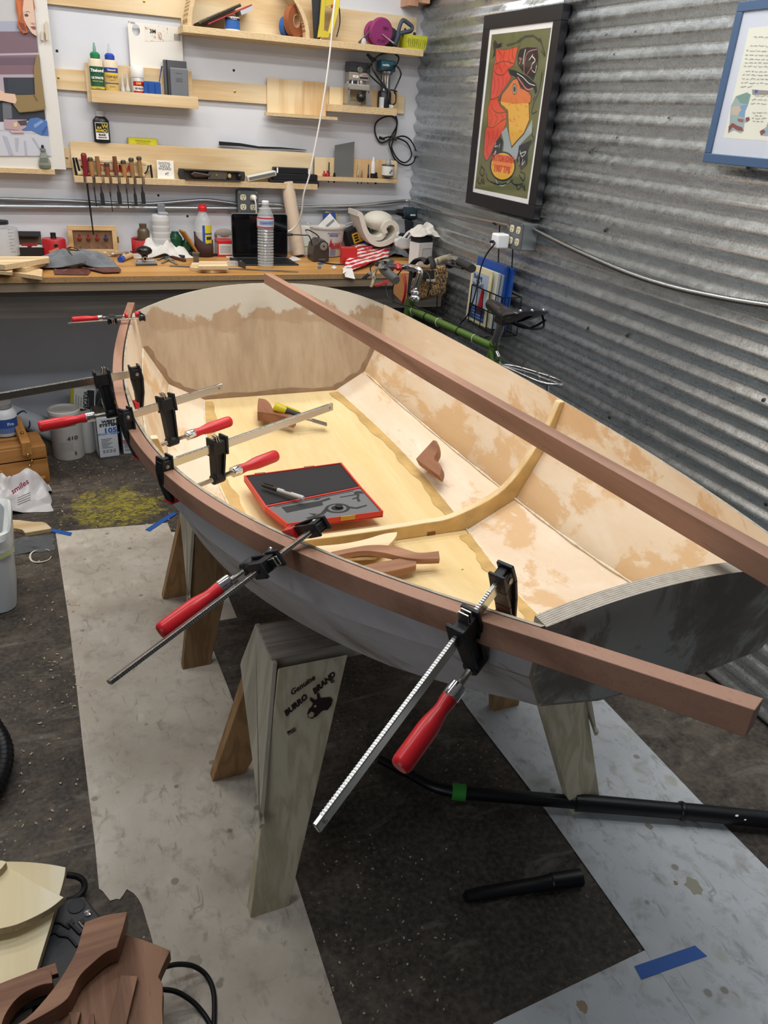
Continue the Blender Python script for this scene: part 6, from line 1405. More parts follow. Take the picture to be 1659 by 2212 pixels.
# white box behind the tube + bucket
P = bp(663,540); t = thing('white_carton','plain white carton with a green line behind the bucket','box',(P.x,4.22,ZB+.001)); H = vz(655,490,4.20)-ZB; MB().box(-.035,.10,-.02,.05,0,H).build('body',mat('#dcdcd8',.5),t,local=True,bevel=.002); MB().box(-.0352,.1002,-.0204,-.0196,H*.30,H*.33).build('green_line',mat('#5f9a4a',.5),t,local=True)
P = bp(703,556); R0 = wid(670,736,545,P.y)/2; H = bh(703,490,P); R1 = R0*1.17
P.y += R0*.9; P.x = py(703,540,P.y).x
t = thing('white_bucket','white two-quart plastic measuring bucket holding papers on the bench','bucket',(P.x,P.y,ZB+.001)); bt = [(0,.003),(R0*.97,.003),(R0,.008),(R1*.97,H*.93),(R1*1.03,H*.94),(R1*1.03,H),(R1*.97,H),(R1*.93,H*.93),(R0*.95,.012),(0,.010)]
MB().shell(bt,36).build('bucket_wall',mat('#d8d3cc',.4),t,local=True,smooth=40)
MB().at((0,0,0)).shell([(R1*1.0,H*.90),(R1*1.02,H*.905),(R1*1.02,H*.915),(R1*1.0,H*.92)],36).build('rib',mat('#d2cdc6',.4),t,local=True,smooth=40)
def onb(s,sz,c,ang,z,bold=.0006,name='lettering'):
    r = R0+(R1-R0)*z/H; n_ = Vector((math.cos(ang),math.sin(ang),-.12)); return text(s,sz,mat(c,.5),t,MF(Vector((math.cos(ang)*(r+.002),math.sin(ang)*(r+.002),z)),(-math.sin(ang),math.cos(ang),0),n_),name,.0002,0,bold)
onb('ENCORE PLASTICS',.009,'#4a63a8',-1.45,H*.80,.0003); onb('ENCORE',.013,'#4a63a8',-1.45,H*.73); onb('QUART',.026,'#c23a42',-1.25,H*.42,.0012); onb('MEASURE',.016,'#c23a42',-1.25,H*.33,.001)
for k in range(6): onb('= = = =',.010,'#5a71b4',-1.45,H*(.25-.035*k),.0004,'measure_mark')
rr = lambda z:(R0+(R1-R0)*z/H)
ang=-1.72; MB().add([Vector((math.cos(ang+.0)*(rr(H*.36)+.0015),math.sin(ang)*(rr(H*.36)+.0015),H*.36)),Vector((math.cos(ang+.25)*(rr(H*.36)+.0015),math.sin(ang+.25)*(rr(H*.36)+.0015),H*.36)),Vector((math.cos(ang+.12)*(rr(H*.64)+.0015),math.sin(ang+.12)*(rr(H*.64)+.0015),H*.64))],[(0,1,2)]).build('red_logo',mat('#c23a42',.5),t,local=True)
MB().tube(cr([(R1*.99,-.02,H),(R1*1.15,-.03,H+.012),(R1*1.3,-.05,H+.02)],5),[.010]*11,8,flat=.3).build('torn_rim_strip',mat('#b9ada0',.5),t,local=True,smooth=60)
def leaf(name,label,cat,L,y,th,m,group=None):
    pts = [py(u,v,y) for u,v in L]; c = sum(pts,Vector())/len(pts); tt = thing(name,label,cat,(c.x,y,min(p.z for p in pts)),0,group); MB().prism([(p.x,p.z) for p in pts],y,y+th,'y').build('sheet',m,tt); return tt
tt = leaf('white_envelope','white envelope standing diagonally in the bucket','envelope',[(687,488),(713,461),(735,488),(722,515),(700,515)],P.y-.02,.003,WHITEP); q = [py(u,v,P.y-.0212) for u,v in ((703,488),(720,473),(723,477),(708,490))]; MB().prism([(p.x,p.z) for p in q],P.y-.0212,P.y-.0204,'y').build('grey_window',mat('#8d9096',.4),tt)
leaf('blue_yellow_book','blue booklet with a yellow edge standing in the bucket','booklet',[(698,460),(725,459),(727,510),(699,510)],P.y+.03,.006,mat('#2d4f9c',.5)); leaf('yellow_booklet','yellow booklet behind the blue one in the bucket','booklet',[(703,456),(727,461),(727,500),(704,500)],P.y+.045,.006,mat('#c9b336',.5))
# pencil sharpener
P = bp(694,566); H = bh(691,519,P); w = wid(675,709,560,P.y)
t = thing('pencil_sharpener','black electric pencil sharpener with a rounded top on the bench','sharpener',P); pf = [(-w/2,0),(w/2,0),(w/2,H*.55),(w*.42,H*.85),(w*.18,H),(-w*.12,H*1.0),(-w*.42,H*.78),(-w/2,H*.45)]
MB().prism(pf,-.0,.11,'y').build('housing',mat('#3b3531',.35),t,local=True,bevel=.006,seg=3); MB().at((w*.12,-.001,H*.72),(PI/2,0,0)).lathe([(.020,-.002),(.020,.003),(.015,.004),(.005,.004),(.005,.001),(0,.001)],20).build('pencil_port',mat('#9c9a98',.35,.6),t,local=True,smooth=40); MB().at((w*.12,-.0055,H*.72),(PI/2,0,0)).lathe([(.0045,0),(0,.0004)],12).build('port_hole',DBLACK,t,local=True); T2(t,'X-ACTO',.009,'#8e8a86',.004,H*.12,-.0012,bold=.0003)
cb = cr([bp(655,515)+Vector((0,.05,.10)),py(660,497,4.2),py(673,500,4.15),py(690,515,4.1),bp(682,548)+Vector((0,0,.02)),bp(690,565)+Vector((0,-.01,.005)),bp(720,572)+Vector((0,0,.004)),bp(760,573)+Vector((0,0,.004)),bp(800,570)+Vector((0,0,.004))],7)
tag(MB().tube(cb,.0032,6).build('black_bench_cable',RUB,smooth=80),'thin black cable winding around the pencil sharpener','cable')
q = bp(692,571); flatp([(686,569),(698,567),(699,571),(688,572)],'#2c5aa8','crumpled bit of blue tape in front of the pencil sharpener',name='tape_bit',cat='tape',th=.002,group='bits of blue tape on the bench'); flatp([(686,577),(693,575),(694,580),(687,581)],'#5d7791','grey-blue bit of tape nearest the bench edge',name='tape_bit',cat='tape',th=.002,group='bits of blue tape on the bench')
# red block
P = bp(754,572); w = wid(738,770,560,P.y); H = bh(754,535,P); t = thing('red_block','glossy red plastic block with rounded corners on the bench','block',P,-.08); MB().prism(rrect(-w/2,w/2,0,H,.006),-.005,.035,'y').build('body',mat('#c3302f',.35),t,local=True,bevel=.003); MB().box(-w/2+.004,w/2-.004,-.0055,-.0048,H*.20,H*.22).build('seam',mat('#8e1f22',.4),t,local=True)
# charger / yellow black
P = bp(775,545); t = thing('battery_pack','black battery pack with a yellow label tilted behind the red block','battery',(P.x+.02,P.y+.04,ZB+.04),rot=(0,-.35,0)); MB().prism(rrect(-.065,.075,0,.115,.015),-.03,.045,'y').build('body',mat('#1d1e21',.45),t,local=True,bevel=.004); MB().prism(rrect(-.035,.055,.035,.090,.004),-.0312,-.029,'y').build('yellow_label',mat('#d3ab2c',.4),t,local=True)
for k in range(3): MB().box(-.026,-.002,-.0322,-.0308,.044+k*.014,.053+k*.014).build('label_block',DBLACK,t,local=True); MB().box(.008,.046,-.0322,-.0308,.046+k*.013,.052+k*.013).build('label_line',mat('#5f5124'),t,local=True)
MB().box(-.06,.07,-.025,.04,-.04,.0).build('foot',mat('#17181b',.5),t,local=True,bevel=.004); MB().box(.0,.085,-.045,-.012,-.015,.022).build('blue_strip',mat('#2d5aa8',.4),t,local=True,bevel=.003); MB().box(.02,.075,-.055,-.02,-.039,-.015).build('grey_wedge',mat('#3c4046',.5),t,local=True,bevel=.003)
# red and white bag
t = thing('red_white_bag','crumpled red and white printed packet hanging over the bench edge','packet',bp(790,582)); c_ = bp(795,580); mb = MB()
RWB = NT('red_white_packet'); _w = RWB.wave(RWB.mapping((1,1,1),(0,.3,.9)),9,2.5,2,1.5,'X'); _c = RWB.ramp(_w,[(.42,'#e6e3df'),(.46,'#bf2430')]); RWB = RWB.out(_c,.35)
def f(a,b): 
    u = 740+a*98+b*16; v = 588-a*22-b*38+(1-a)*6; p = bp(u,v); z = .006+.05*b+.016*abs(mnoise.noise(Vector((a*4,b*4,2))))+.02*a; return Vector((p.x,p.y,ZB+z))
mb.grid(f,14,10); add_solid(mb.build('packet_sheet',RWB,t,smooth=60),.002)
q = [f(.55,.75),f(.88,.75),f(.92,.98),f(.60,.98)]; MB().hexa([p+Vector((0,-.006,.006)) for p in q]+[p+Vector((0,-.007,.008)) for p in q]).build('white_tag',WHITEP,t); q=[f(.70,.82),f(.78,.82),f(.79,.92),f(.71,.92)]; MB().hexa([p+Vector((0,-.008,.009)) for p in q]+[p+Vector((0,-.009,.010)) for p in q]).build('yellow_square',mat('#d6b62f'),t)
q = f(.0,.1); MB().hexa([q+Vector(p) for p in ((-.0,-.03,-.03),(.05,-.035,-.04),(.05,-.03,-.04),(0,-.025,-.03),(-.01,-.015,.01),(.04,-.015,.008),(.04,-.012,.008),(-.01,-.012,.010))]).build('torn_flap',WHITEP,t)
text('OFF',.03,mat('#b5222c'),t,MF(f(.45,.55)+Vector((0,-.012,.012)),(1,.2,.25),(0,-.8,.6)),'lettering',.0002,bold=.001,local=False)
# felt roll
P = bp(815,545); yF_ = 4.10; t = thing('felt_roll','thick folded roll of white felt wadding standing in the bench corner','felt',(py(815,520,yF_).x,yF_,ZB+.02))
path = cr([(834,505,0),(830,494,0),(836,484,0),(848,481,0),(857,491,0),(856,508,0),(842,522,0),(820,528,0),(802,520,0),(790,500,0),(784,480,0),(779,464,0),(773,462,0)],5)
FELT = mat('#d8d4c8',.95,bump=.25,bscale=150)
def felt_strip(path,y0_,y1_,th,nm,sl=0.0):
    pts = [py(p.x,p.y,y0_) for p in path]; ins = []
    for i,p in enumerate(pts):
        tg = (pts[min(i+1,len(pts)-1)]-pts[max(i-1,0)]).normalized(); ins.append(Vector((-tg.z,0,tg.x))*th)
    n = len(pts); fa = [pts[i]+ins[i]*.5 for i in range(n)]; fb = [pts[i]-ins[i]*.5 for i in range(n)]
    bk_ = Vector((0,y1_-y0_,sl)); vs = fa+fb+[p+bk_ for p in fa]+[p+bk_ for p in fb]; fs = []
    for i in range(n-1): fs += [(i,i+1,n+i+1,n+i),(2*n+i,3*n+i,3*n+i+1,2*n+i+1),(i,2*n+i,2*n+i+1,i+1),(n+i,n+i+1,3*n+i+1,3*n+i)]
    fs += [(0,n,3*n,2*n),(n-1,3*n-1,4*n-1,2*n-1)]
    return MB().add(vs,fs).build(nm,FELT,t,smooth=60)
felt_strip(path,yF_,yF_+.15,.026,'outer_fold')
felt_strip(cr([(779,465,0),(786,484,0),(794,503,0),(806,514,0),(822,515,0),(832,505,0)],5),yF_+.006,yF_+.15,.020,'inner_fold')
c_ = py(817,476,yF_+.10); MB().sphere((c_.x,c_.y,c_.z),(.085,.085,.050),20,12).build('rear_wadding',FELT,t,smooth=80)
# drill hanging in corner
yD = 4.19; t = thing('cordless_drill','dark teal cordless drill standing nose-left in the room corner','drill',(py(880,520,yD).x,yD,ZB+.001))
a = py(858,458,yD); b = py(897,463,yD); d = (b-a); MB().tube([a,a+d*.18,a+d*.34,a+d*.36,a+d*.8,b],[.010,.017,.021,.032,.036,.030],18).build('drill_body',mat('#25363f',.45),t,smooth=40); MB().tube([a-d*.05,a+d*.30],[.014,.020],14).build('chuck',mat('#17181b',.4,.3),t,smooth=40)
hp = [py(u,v,yD) for u,v in ((876,475),(891,478),(889,505),(878,505))]; MB().prism([(p.x,p.z) for p in hp],yD-.022,yD+.022,'y').build('grip',mat('#1a2026',.5),t,bevel=.006); p0_,p1_ = py(868,505,yD),py(896,525,yD); MB().box(p0_.x,p1_.x,yD-.03,yD+.04,ZB+.001,p0_.z).build('battery',mat('#17191d',.5),t,bevel=.005); MB().bc((b.x-.03,yD-.034,b.z),(.03,.004,.008)).build('badge',mat('#c9ced0'),t)
# glove
t = thing('white_glove','limp white work glove draped in the corner','glove',bp(880,545)); yG = 4.02
MB().prism([(py(u,v,yG).x,py(u,v,yG).z) for u,v in ((853,520),(866,510),(880,515),(896,520),(896,535),(884,538),(868,540),(856,533))],yG,yG+.03,'y').build('palm',mat('#cbcdcf',.8),t,bevel=.01,seg=3)
for L in ([(880,518),(888,505),(893,497)],[(884,520),(894,510),(901,508)],[(888,526),(899,523)],[(872,514),(880,504),(886,500)],[(862,518),(858,508),(862,502)]): MB().tube(cr([py(u,v,yG+.012) for u,v in L],4),.008,8).build('finger',mat('#cbcdcf',.8),t,smooth=60)
# white box with rag
P = bp(917,556); yW = 3.90; P = Vector((py(918,555,yW).x,yW,ZB+.001)); w = wid(900,942,540,yW); H = vz(918,525,yW)-ZB
t = thing('white_product_box','white box with a grey square print, a rag tucked over it','box',P,.35); MB().box(-w*.46,w*.46,-.0,.07,0,H).build('body',mat('#d4d4d6',.5),t,local=True,bevel=.002); MB().box(-w*.20,w*.38,-.0012,-.0,H*.18,H*.75).build('print_frame',mat('#8f9092'),t,local=True); MB().box(-w*.17,w*.35,-.0018,-.0006,H*.22,H*.71).build('print_field',mat('#c3c5ca'),t,local=True)
MB().box(-w*.40,w*.46,.005,.075,H,H+.03).build('dark_insert',mat('#1e2129',.6),t,local=True,bevel=.006)
q = wm(t)@Vector((.02,.04,H+.031)); cloth('white_shop_rag','white shop rag bunched on top of the white product box','rag',q,.085,.06,.055,mat('#d6d2cb',.9,bump=.2,bscale=200),12.5,5,18)
# parts bags between
q = bp(830,552); cloth('parts_bag','clear plastic parts bag crumpled between the felt roll and the glove','bag',(q.x+.05,q.y+.02,ZB+.001),.13,.08,.07,mat('#a9b6c2',.25,0,.5,trans=.3),21.0,8,20); 
t = thing('blue_paper_pack','flat pale blue packet lying below the felt roll','packet',bp(845,548)+Vector((0,0,.075))); MB().box(-.08,.06,-.03,.02,0,.010).build('packet',mat('#aab7d0',.45),t,local=True,bevel=.003)
t = thing('black_wire_bundle','small tangle of black wire and straps at the bench\'s right end','wire',bp(860,548)+Vector((0,0,.09))); MB().tube(cr([Vector((.05*math.cos(i*1.9),.03*math.sin(i*2.3),.012+.012*math.sin(i*1.3))) for i in range(14)],5),.0045,6).build('wire',RUB,t,local=True,smooth=80)
q = bp(176,546); t = thing('clear_box','tiny clear plastic box lying in front of the bit box','box',q); MB().box(-.026,.026,-.014,.014,0,.016).build('body',mat('#cfd4d6',.2,0,.5,alpha=.5),t,local=True,bevel=.002); MB().box(-.020,.020,-.010,.010,.002,.007).build('contents',mat('#8f8f8c',.4,.5),t,local=True)
tag(MB().tube(cr([bp(150,540)+Vector((0,0,.03)),bp(165,537)+Vector((0,-.02,.03)),bp(185,535)+Vector((0,-.05,.035)),bp(210,542)+Vector((0,-.04,.01)),bp(235,551)+Vector((0,0,.003))],6),.003,6).build('thin_bench_cable',RUB,smooth=80),'thin black cable looping in front of the bit box','cable')
# ================================================================ CONDUIT ON THE BACK WALL
EMT = mat('#a7abb0',.35,.8); FLEX = mat('#8d9296',.35,.9)
def flex(pts,r,name,label,m=FLEX,step=.006):
    P_ = cr(pts,12); out = [P_[0]]; acc = 0
    L_ = sum((P_[i+1]-P_[i]).length for i in range(len(P_)-1)); n_ = int(L_/step); res = []; i = 0; d0 = 0
    cum_ = [0]
    for i in range(len(P_)-1): cum_.append(cum_[-1]+(P_[i+1]-P_[i]).length)
    j = 0
    for k in range(n_+1):
        s_ = L_*k/n_
        while j<len(cum_)-2 and cum_[j+1]<s_: j += 1
        f_ = (s_-cum_[j])/max(1e-9,cum_[j+1]-cum_[j]); res.append(P_[j].lerp(P_[j+1],f_))
    return tag(MB().tube(res,[r if k%2 else r*.86 for k in range(len(res))],8).build(name,m,smooth=60),label,'conduit','electrical conduits')
wv = lambda u,v,o=.022: py(u,v,YB-o)
flex([wv(-40,429),wv(60,432),wv(158,435),wv(260,440),wv(330,440),wv(400,435),wv(450,433),wv(512,441)],.0105,'flexible_conduit','ribbed grey flexible conduit running along the back wall to the left of the outlet')
t = thing('steel_pipe','straight steel conduit pipe along the back wall, below the flexible one','pipe',wv(400,450,.02),0,'electrical conduits'); a = wv(-60,446,.02); b = wv(905,454,.02); MB().tube([a,b],.0125,12).build('pipe',EMT,t,smooth=50); c_ = wv(500,451,.02)
for u in (500,640): q = wv(u,451,.02); MB().tube([q-Vector((.02,0,0)),q+Vector((.02,0,0))],.016,12).build('coupling',mat('#8f9398',.4,.7),t,smooth=40)
for u0,u1,v,lab in ((-60,180,436,''),):
    pass
q = wv(346,445,.006); t = thing('strut_strap','short vertical grey strut holding the pipe above the ribbed canister','strap',Vector((q.x,YB,wv(346,463,.006).z))); MB().box(q.x-.016,q.x+.016,YB-.040,YB-.034,wv(346,466,.037).z,wv(346,441,.037).z).build('strap_face',mat('#a3a7ab',.4,.6),t,bevel=.002)
for s_ in (-1,1): MB().box(q.x+s_*.016-.002,q.x+s_*.016+.002,YB-.040,YB-.001,wv(346,466,.037).z,wv(346,441,.037).z).build('strap_side',mat('#a3a7ab',.4,.6),t)
# outlet box
def outlet_box(t,o,xd,nd,w,h,d,gangs,col):
    x = Vector(xd).normalized(); n_ = Vector(nd).normalized(); u_ = Vector((0,0,1)); fr = lambda: MB().frame(o,x,-n_,u_)
    fr().box(-w/2,w/2,0,d,-h/2,h/2).build('box_body',col,t,bevel=.005); fr().prism(rrect(-w/2-.002,w/2+.002,-h/2-.002,h/2+.002,.008),-.004,.001,'y').build('cover_plate',mat('#6f7478',.4,.6),t,bevel=.0015)
    IV = mat('#d8cfae',.4)
    for gx in gangs:
        for s_ in (-1,1):
            r_ = fr(); r_.prism(rrect(gx-.0155,gx+.0155,s_*h*.215-.0145,s_*h*.215+.0145,.010),-.0062,-.003,'y'); rc = r_.build('receptacle',IV,t,bevel=.001)
            r_ = fr(); [r_.box(gx+k-.0012,gx+k+.0012,-.0068,-.0058,s_*h*.215-.001,s_*h*.215+.008) for k in (-.006,.006)]; r_.lathe([(.0025,-.0)],6) if False else None; r_.box(gx-.0025,gx+.0025,-.0068,-.0058,s_*h*.215-.010,s_*h*.215-.005); r_.build('slots',DBLACK,rc)
        fr().at
    for cx in (-1,1):
        for cz in (-1,1): m_ = fr(); m_.T = m_.T @ Matrix.Translation((cx*(w/2-.008),-.004,cz*(h/2-.008))) @ Matrix.Rotation(PI/2,4,'X'); m_.lathe([(.004,-.001),(.004,.001),(0,.0016)],8); m_.build('cover_screw',STEELR,t)
GB = mat('#4d5256',.4,.6)
o = py(536,437,YB-.062); w = wid(514,557,437,YB-.062); h = hgt(535,412,461,YB-.062)
t = thing('outlet_box','dark grey double outlet box on the back wall with a white plug','outlet',(o.x,YB,o.z)); outlet_box(t,Vector((o.x,YB-.060,o.z)),(1,0,0),(0,-1,0),w,h,.058,(-.026,.026),GB)
q = Vector((o.x+.026,YB-.066,o.z+h*.215)); MB().at(q,(PI/2,0,0)).lathe([(.012,0),(.014,.004),(.014,.022),(.008,.030),(0,.031)],12).build('white_plug',WHITE,t,smooth=40); MB().tube(cr([q+Vector((0,-.03,0)),q+Vector((.004,-.04,-.03)),q+Vector((.008,-.03,-.09)),q+Vector((.01,-.02,-.16))],6),.0035,6).build('white_cord',WHITE,t,smooth=80); MB().box(o.x+.005,o.x+.06,YB-.05,YB-.01,o.z-h*.62,o.z-h*.50).build('bottom_bushing',DBLACK,t,bevel=.003)
flex([wv(556,441),wv(600,442),wv(640,447,.03),wv(750,445,.03),wv(800,441,.03),wv(850,436,.03),wv(885,434,.03)]+[px(u,v,XR-.028) for u,v in ((915,441),(940,450),(990,464),(1035,473),(1100,487))],.0095,'flexible_conduit','ribbed conduit going from the outlet round the room corner onto the metal wall',mat('#b3b5b4',.3,.9))
# hanging white cord
wcord = cr([py(728,-40,3.95),py(720,30,3.95),py(714,100,3.96),py(704,180,3.97),py(693,250,3.98),py(680,320,3.99),py(668,380,4.0),py(656,420,4.02),py(652,455,4.05),py(645,480,4.08),py(633,494,4.10),py(622,500,4.10)],8)
tag(MB().tube(wcord,.0042,8).build('white_hanging_cord',mat('#e4e2de',.5),smooth=80),'long white cord hanging from above in front of the shelves','cord')
t = thing('charge_plug','small black charging plug and lead at the tablet\'s right edge','cable',py(622,507,4.02)); MB().tube([py(620,507,P.y+.1),py(632,507,4.0)],.006,8).build('plug',BLACK,t); MB().tube(cr([py(632,507,4.0),py(655,508,4.0),py(668,510,4.0),py(674,530,4.02)],5),.003,6).build('lead',RUB,t)
# ================================================================ LEFT LEDGE BOTTLE
P = py(98,366,4.238); P = Vector((P.x,4.236,zp)); H = vz(95,313,4.236)-zp; R = .026
t = thing('dropper_bottle','small clear green-tinted dropper bottle with a black tip in front of the painting','bottle',P)
MB().shell([(R*.8,.001),(R,.006),(R,H*.30),(R*.55,H*.62),(R*.42,H*.70),(R*.46,H*.72),(R*.42,H*.76)],20,sy=.7).build('glass',mat('#cdd3c6',.1,0,.5,trans=.75,ior=1.2),t,local=True,smooth=50); MB().lathe([(R*.95,.003),(R*.95,H*.16),(0,H*.16)],18,sy=.7).build('liquid',mat('#8f9a62',.2,trans=.5),t,local=True,smooth=50)
MB().lathe([(R*.44,H*.74),(R*.46,H*.80),(R*.42,H*.86),(0,H*.86)],16).build('collar',mat('#8e938c',.3,trans=.3),t,local=True,smooth=40); MB().lathe([(R*.22,H*.86),(R*.22,H*.96),(R*.12,H),(0,H)],12).build('black_tip',DBLACK,t,local=True,smooth=50); MB().box(-R*.7,R*.6,-R*.72,-R*.68,H*.28,H*.48).build('label',mat('#6f7770',.4),t,local=True)
# ================================================================ UNDER THE BENCH
def fp(u,v): return pz(u,v,0.0008)
def fh(u,v,P): return py(u,v,P.y).z
# filler tub 410
def tub(name,label,u0,u1,vb,vt,col,band=True,words=()):
    P = fp((u0+u1)/2,vb); R = wid(u0,u1,vb-20,P.y)/2; P.y += R; P.x = py((u0+u1)/2,vb-60,P.y).x
    top = fh((u0+u1)/2,vt,P)
    t = thing(name,label,'tub',(P.x,P.y,.0008),0); H = top
    MB().lathe([(R*.97,0),(R,.004),(R*1.0,H*.93),(R*1.02,H*.94)],30).build('body',mat(col,.5),t,local=True,smooth=40)
    MB().lathe([(R*1.03,H*.93),(R*1.04,H*.99),(R*1.0,H),(R*.94,H),(R*.90,H*.965),(0,H*.962)],30).build('lid',mat('#d5d2cc',.45),t,local=True,smooth=40)
    if band:
        label_band(t,R*1.001,H*.72,H*.745,mat('#2f7a5c',.5),'label_stripe',a0=-2.2,a1=-.9)
        for k in range(7): label_band(t,R*1.001,H*(.38-.028*k),H*(.388-.028*k),mat('#a3a3a3',.5),'print_line',a0=-2.1,a1=-1.2-.05*(k%3))
        for k in range(4): label_band(t,R*1.001,H*(.66-.03*k),H*(.667-.03*k),mat('#b3b5b4',.5),'print_line',a0=-2.2,a1=-1.0)
        label_band(t,R*1.001,H*.10,H*.18,mat('#55555a',.5),'barcode',a0=-1.2,a1=-1.08,n=3)
        text('410',.028,mat('#4a4b50'),t,MF((math.cos(-1.25)*(R+.002),math.sin(-1.25)*(R+.002),H*.47),(-math.sin(-1.25),math.cos(-1.25),0),(math.cos(-1.25),math.sin(-1.25),0)),'lettering',.0002,bold=.0008,sx=1.3)
    return t,R,H
tub('filler_tub','large white cylindrical tub printed 410 on the floor beside the wooden easel box',109,179,996,882,'#d9d7d3')
tub('small_tub','smaller plain white tub standing behind the large 410 tub',162,204,980,890,'#d2d2d0',False)
# resin can
def can(label,L,vt,words,name='resin_can',group='rectangular epoxy cans'):
    (ul,vl),(uc,vc),(ur,vr) = L
    A,C_,Bq = fp(ul,vl),fp(uc,vc),fp(ur,vr)
    t = thing(name,label,'can',C_,0,group)
    D_ = A+(Bq-C_); H = py(uc,vt,C_.y).z
    pts = [C_,Bq,D_,A]
    MB().add([Vector((p.x,p.y,.0008)) for p in pts]+[Vector((p.x,p.y,H)) for p in pts],[(3,2,1,0),(4,5,6,7),(0,1,5,4),(1,2,6,5),(2,3,7,6),(3,0,4,7)]).build('can_body',mat('#cdd3da',.35),t,bevel=.006)
    MB().add([p+Vector((0,0,H+.0005)) for p in [Vector((q.x,q.y,0))*.96+Vector((sum(r.x for r in pts)/4,sum(r.y for r in pts)/4,0))*.04 for q in pts]]+[Vector((q.x,q.y,H+.004)) for q in pts],[(0,1,2,3),(7,6,5,4),(0,4,5,1),(1,5,6,2),(2,6,7,3),(3,7,4,0)]).build('top_rim',mat('#6d6258',.4,.4),t)
    fx_ = (Bq-C_).normalized(); n_ = Vector((fx_.y,-fx_.x,0)); w_ = (Bq-C_).length
    MB().add([Vector((C_.x,C_.y,.001))+n_*.001+fx_*a_+Vector((0,0,z)) for a_,z in ((0,.004),(.004,.004),(.004,H-.004),(0,H-.004))],[(0,1,2,3)]).build('dark_edge',mat('#3a2d33',.4),t)
    for s,sz,c,ax_,z,bo in words: text(s,sz,mat(c,.5),t,MF(Vector((C_.x,C_.y,0))+fx_*w_*ax_+n_*.0015+Vector((0,0,H*z)),fx_,n_),'lettering',.0002,0,bo,local=False,sx=1.25)
    mb = MB()
    for k in range(7): mb.frame(Vector((C_.x,C_.y,H*(.47-.035*k)))+n_*.0012,fx_,n_,Vector((0,0,1))); mb.box(w_*.18,w_*(.70-.1*(k%3)),0,.0006,-.0015,.0015)
    for k in range(3): mb.frame(Vector((C_.x,C_.y,H*(.20-.03*k)))+n_*.0012,fx_,n_,Vector((0,0,1))); [mb.box(w_*(.2+.17*q),w_*(.32+.17*q),0,.0006,-.0015,.0015) for q in range(4)]
    mb.build('print_lines',mat('#8f97a6'),t,kind='stuff')
    return t,pts,H,fx_
t,pts,H,fx_ = can('square resin can printed 105 with a white screw cap, under the bench',[(199,950),(215,991),(259,985)],902,[('WEST',.021,'#2c2f36',.62,.88,.001),('SYSTEM',.021,'#2c2f36',.60,.80,.001),('105',.036,'#2f66b4',.66,.665,.0012),('EPOXY RESIN',.014,'#7fa3d3',.56,.59,.0004)])
c_ = sum((Vector((p.x,p.y,0)) for p in pts),Vector())/4+fx_*.03; MB().lathe([(.022,H),(.022,H+.018),(.027,H+.02),(.027,H+.045),(.015,H+.046),(.015,H+.068),(0,H+.068)],18,c=(c_.x,c_.y,0)).build('screw_cap',WHITEP,t,smooth=30)
can('smaller narrow hardener can with red print, half hidden behind a clamp beside the 105 can',[(262,955),(266,982),(291,980)],921,[('WEST',.016,'#2c2f36',.5,.93,.0008),('205',.024,'#b2383c',.45,.46,.001)])
can('grey-white square resin can standing at the back behind the 105 can',[(246,940),(252,956),(283,952)],884,[('WEST',.020,'#2c2f36',.62,.88,.001),('SYSTEM',.020,'#2c2f36',.60,.81,.001)])
# glove box and dark case with yellow latches
P = fp(165,945); yV = 4.15; t = thing('printed_glove_box','upright white and yellow printed glove box leaning at the back under the bench','box',(py(168,900,yV).x,yV,.0008),rot=(0,.12,0)); H = vz(160,836,yV); w = wid(144,195,860,yV)
MB().box(-w*.5,w*.55,-.03,.03,0,H).build('body',mat('#d5d5d2',.5),t,local=True,bevel=.002); MB().box(-w*.5,-w*.36,-.0312,-.029,0,H).build('yellow_edge',mat('#b9ab2e',.5),t,local=True); MB().box(w*.20,w*.5,-.0312,-.029,H*.45,H*.98).build('black_art',mat('#2a2c31',.5),t,local=True)
text('VULCAN',.026,mat('#2a2c31'),t,Matrix.Translation((w*.12,-.0318,H*.80))@Matrix.Rotation(PI/2,4,'X')@Matrix.Rotation(-PI/2,4,'Z'),'lettering',.0002,bold=.0008); MB().at((-w*.05,-.031,H*.62),(PI/2,0,0)).lathe([(.016,-.0005),(.016,.0008),(0,.0008)],16).build('seal_mark',DBLACK,t,local=True)
for k in range(6): MB().box(-w*.28+k*.012,-w*.28+k*.012+.003,-.0314,-.0306,H*.70,H*(.90-.02*(k%3))).build('print_line',mat('#777a7d'),t,local=True)
yV = 4.17; a = py(205,952,yV); b = py(262,836,yV); t = thing('tool_case','large dark grey tool case with yellow latches standing at the back under the bench','case',((a.x+b.x)/2,yV,.0008)); w = b.x-a.x+.03; H = b.z
MB().prism([(-w*.45,0),(w*.6,0),(w*.6,H*.9),(w*.5,H),(-w*.10,H),(-w*.30,H*.75),(-w*.42,H*.45)],-.05,.06,'y').build('shell',mat('#3d4145',.5),t,local=True,bevel=.008); MB().box(w*.0,w*.6,-.056,-.048,H*.30,H*.36).build('seam',DBLACK,t,local=True)
YL = mat('#b8ae22',.4); MB().tube([(-w*.05,-.06,H*.70),(w*.25,-.062,H*.82),(w*.45,-.06,H*.80)],[.012,.020,.022],8,flat=.5).build('latch',YL,t,local=True,smooth=50); MB().sphere((w*.18,-.06,H*.58),(.022,.012,.024)).build('latch',YL,t,local=True,smooth=80); MB().box(w*.2,w*.65,-.062,-.05,H*.93,H*.99).build('yellow_handle',YL,t,local=True,bevel=.003)
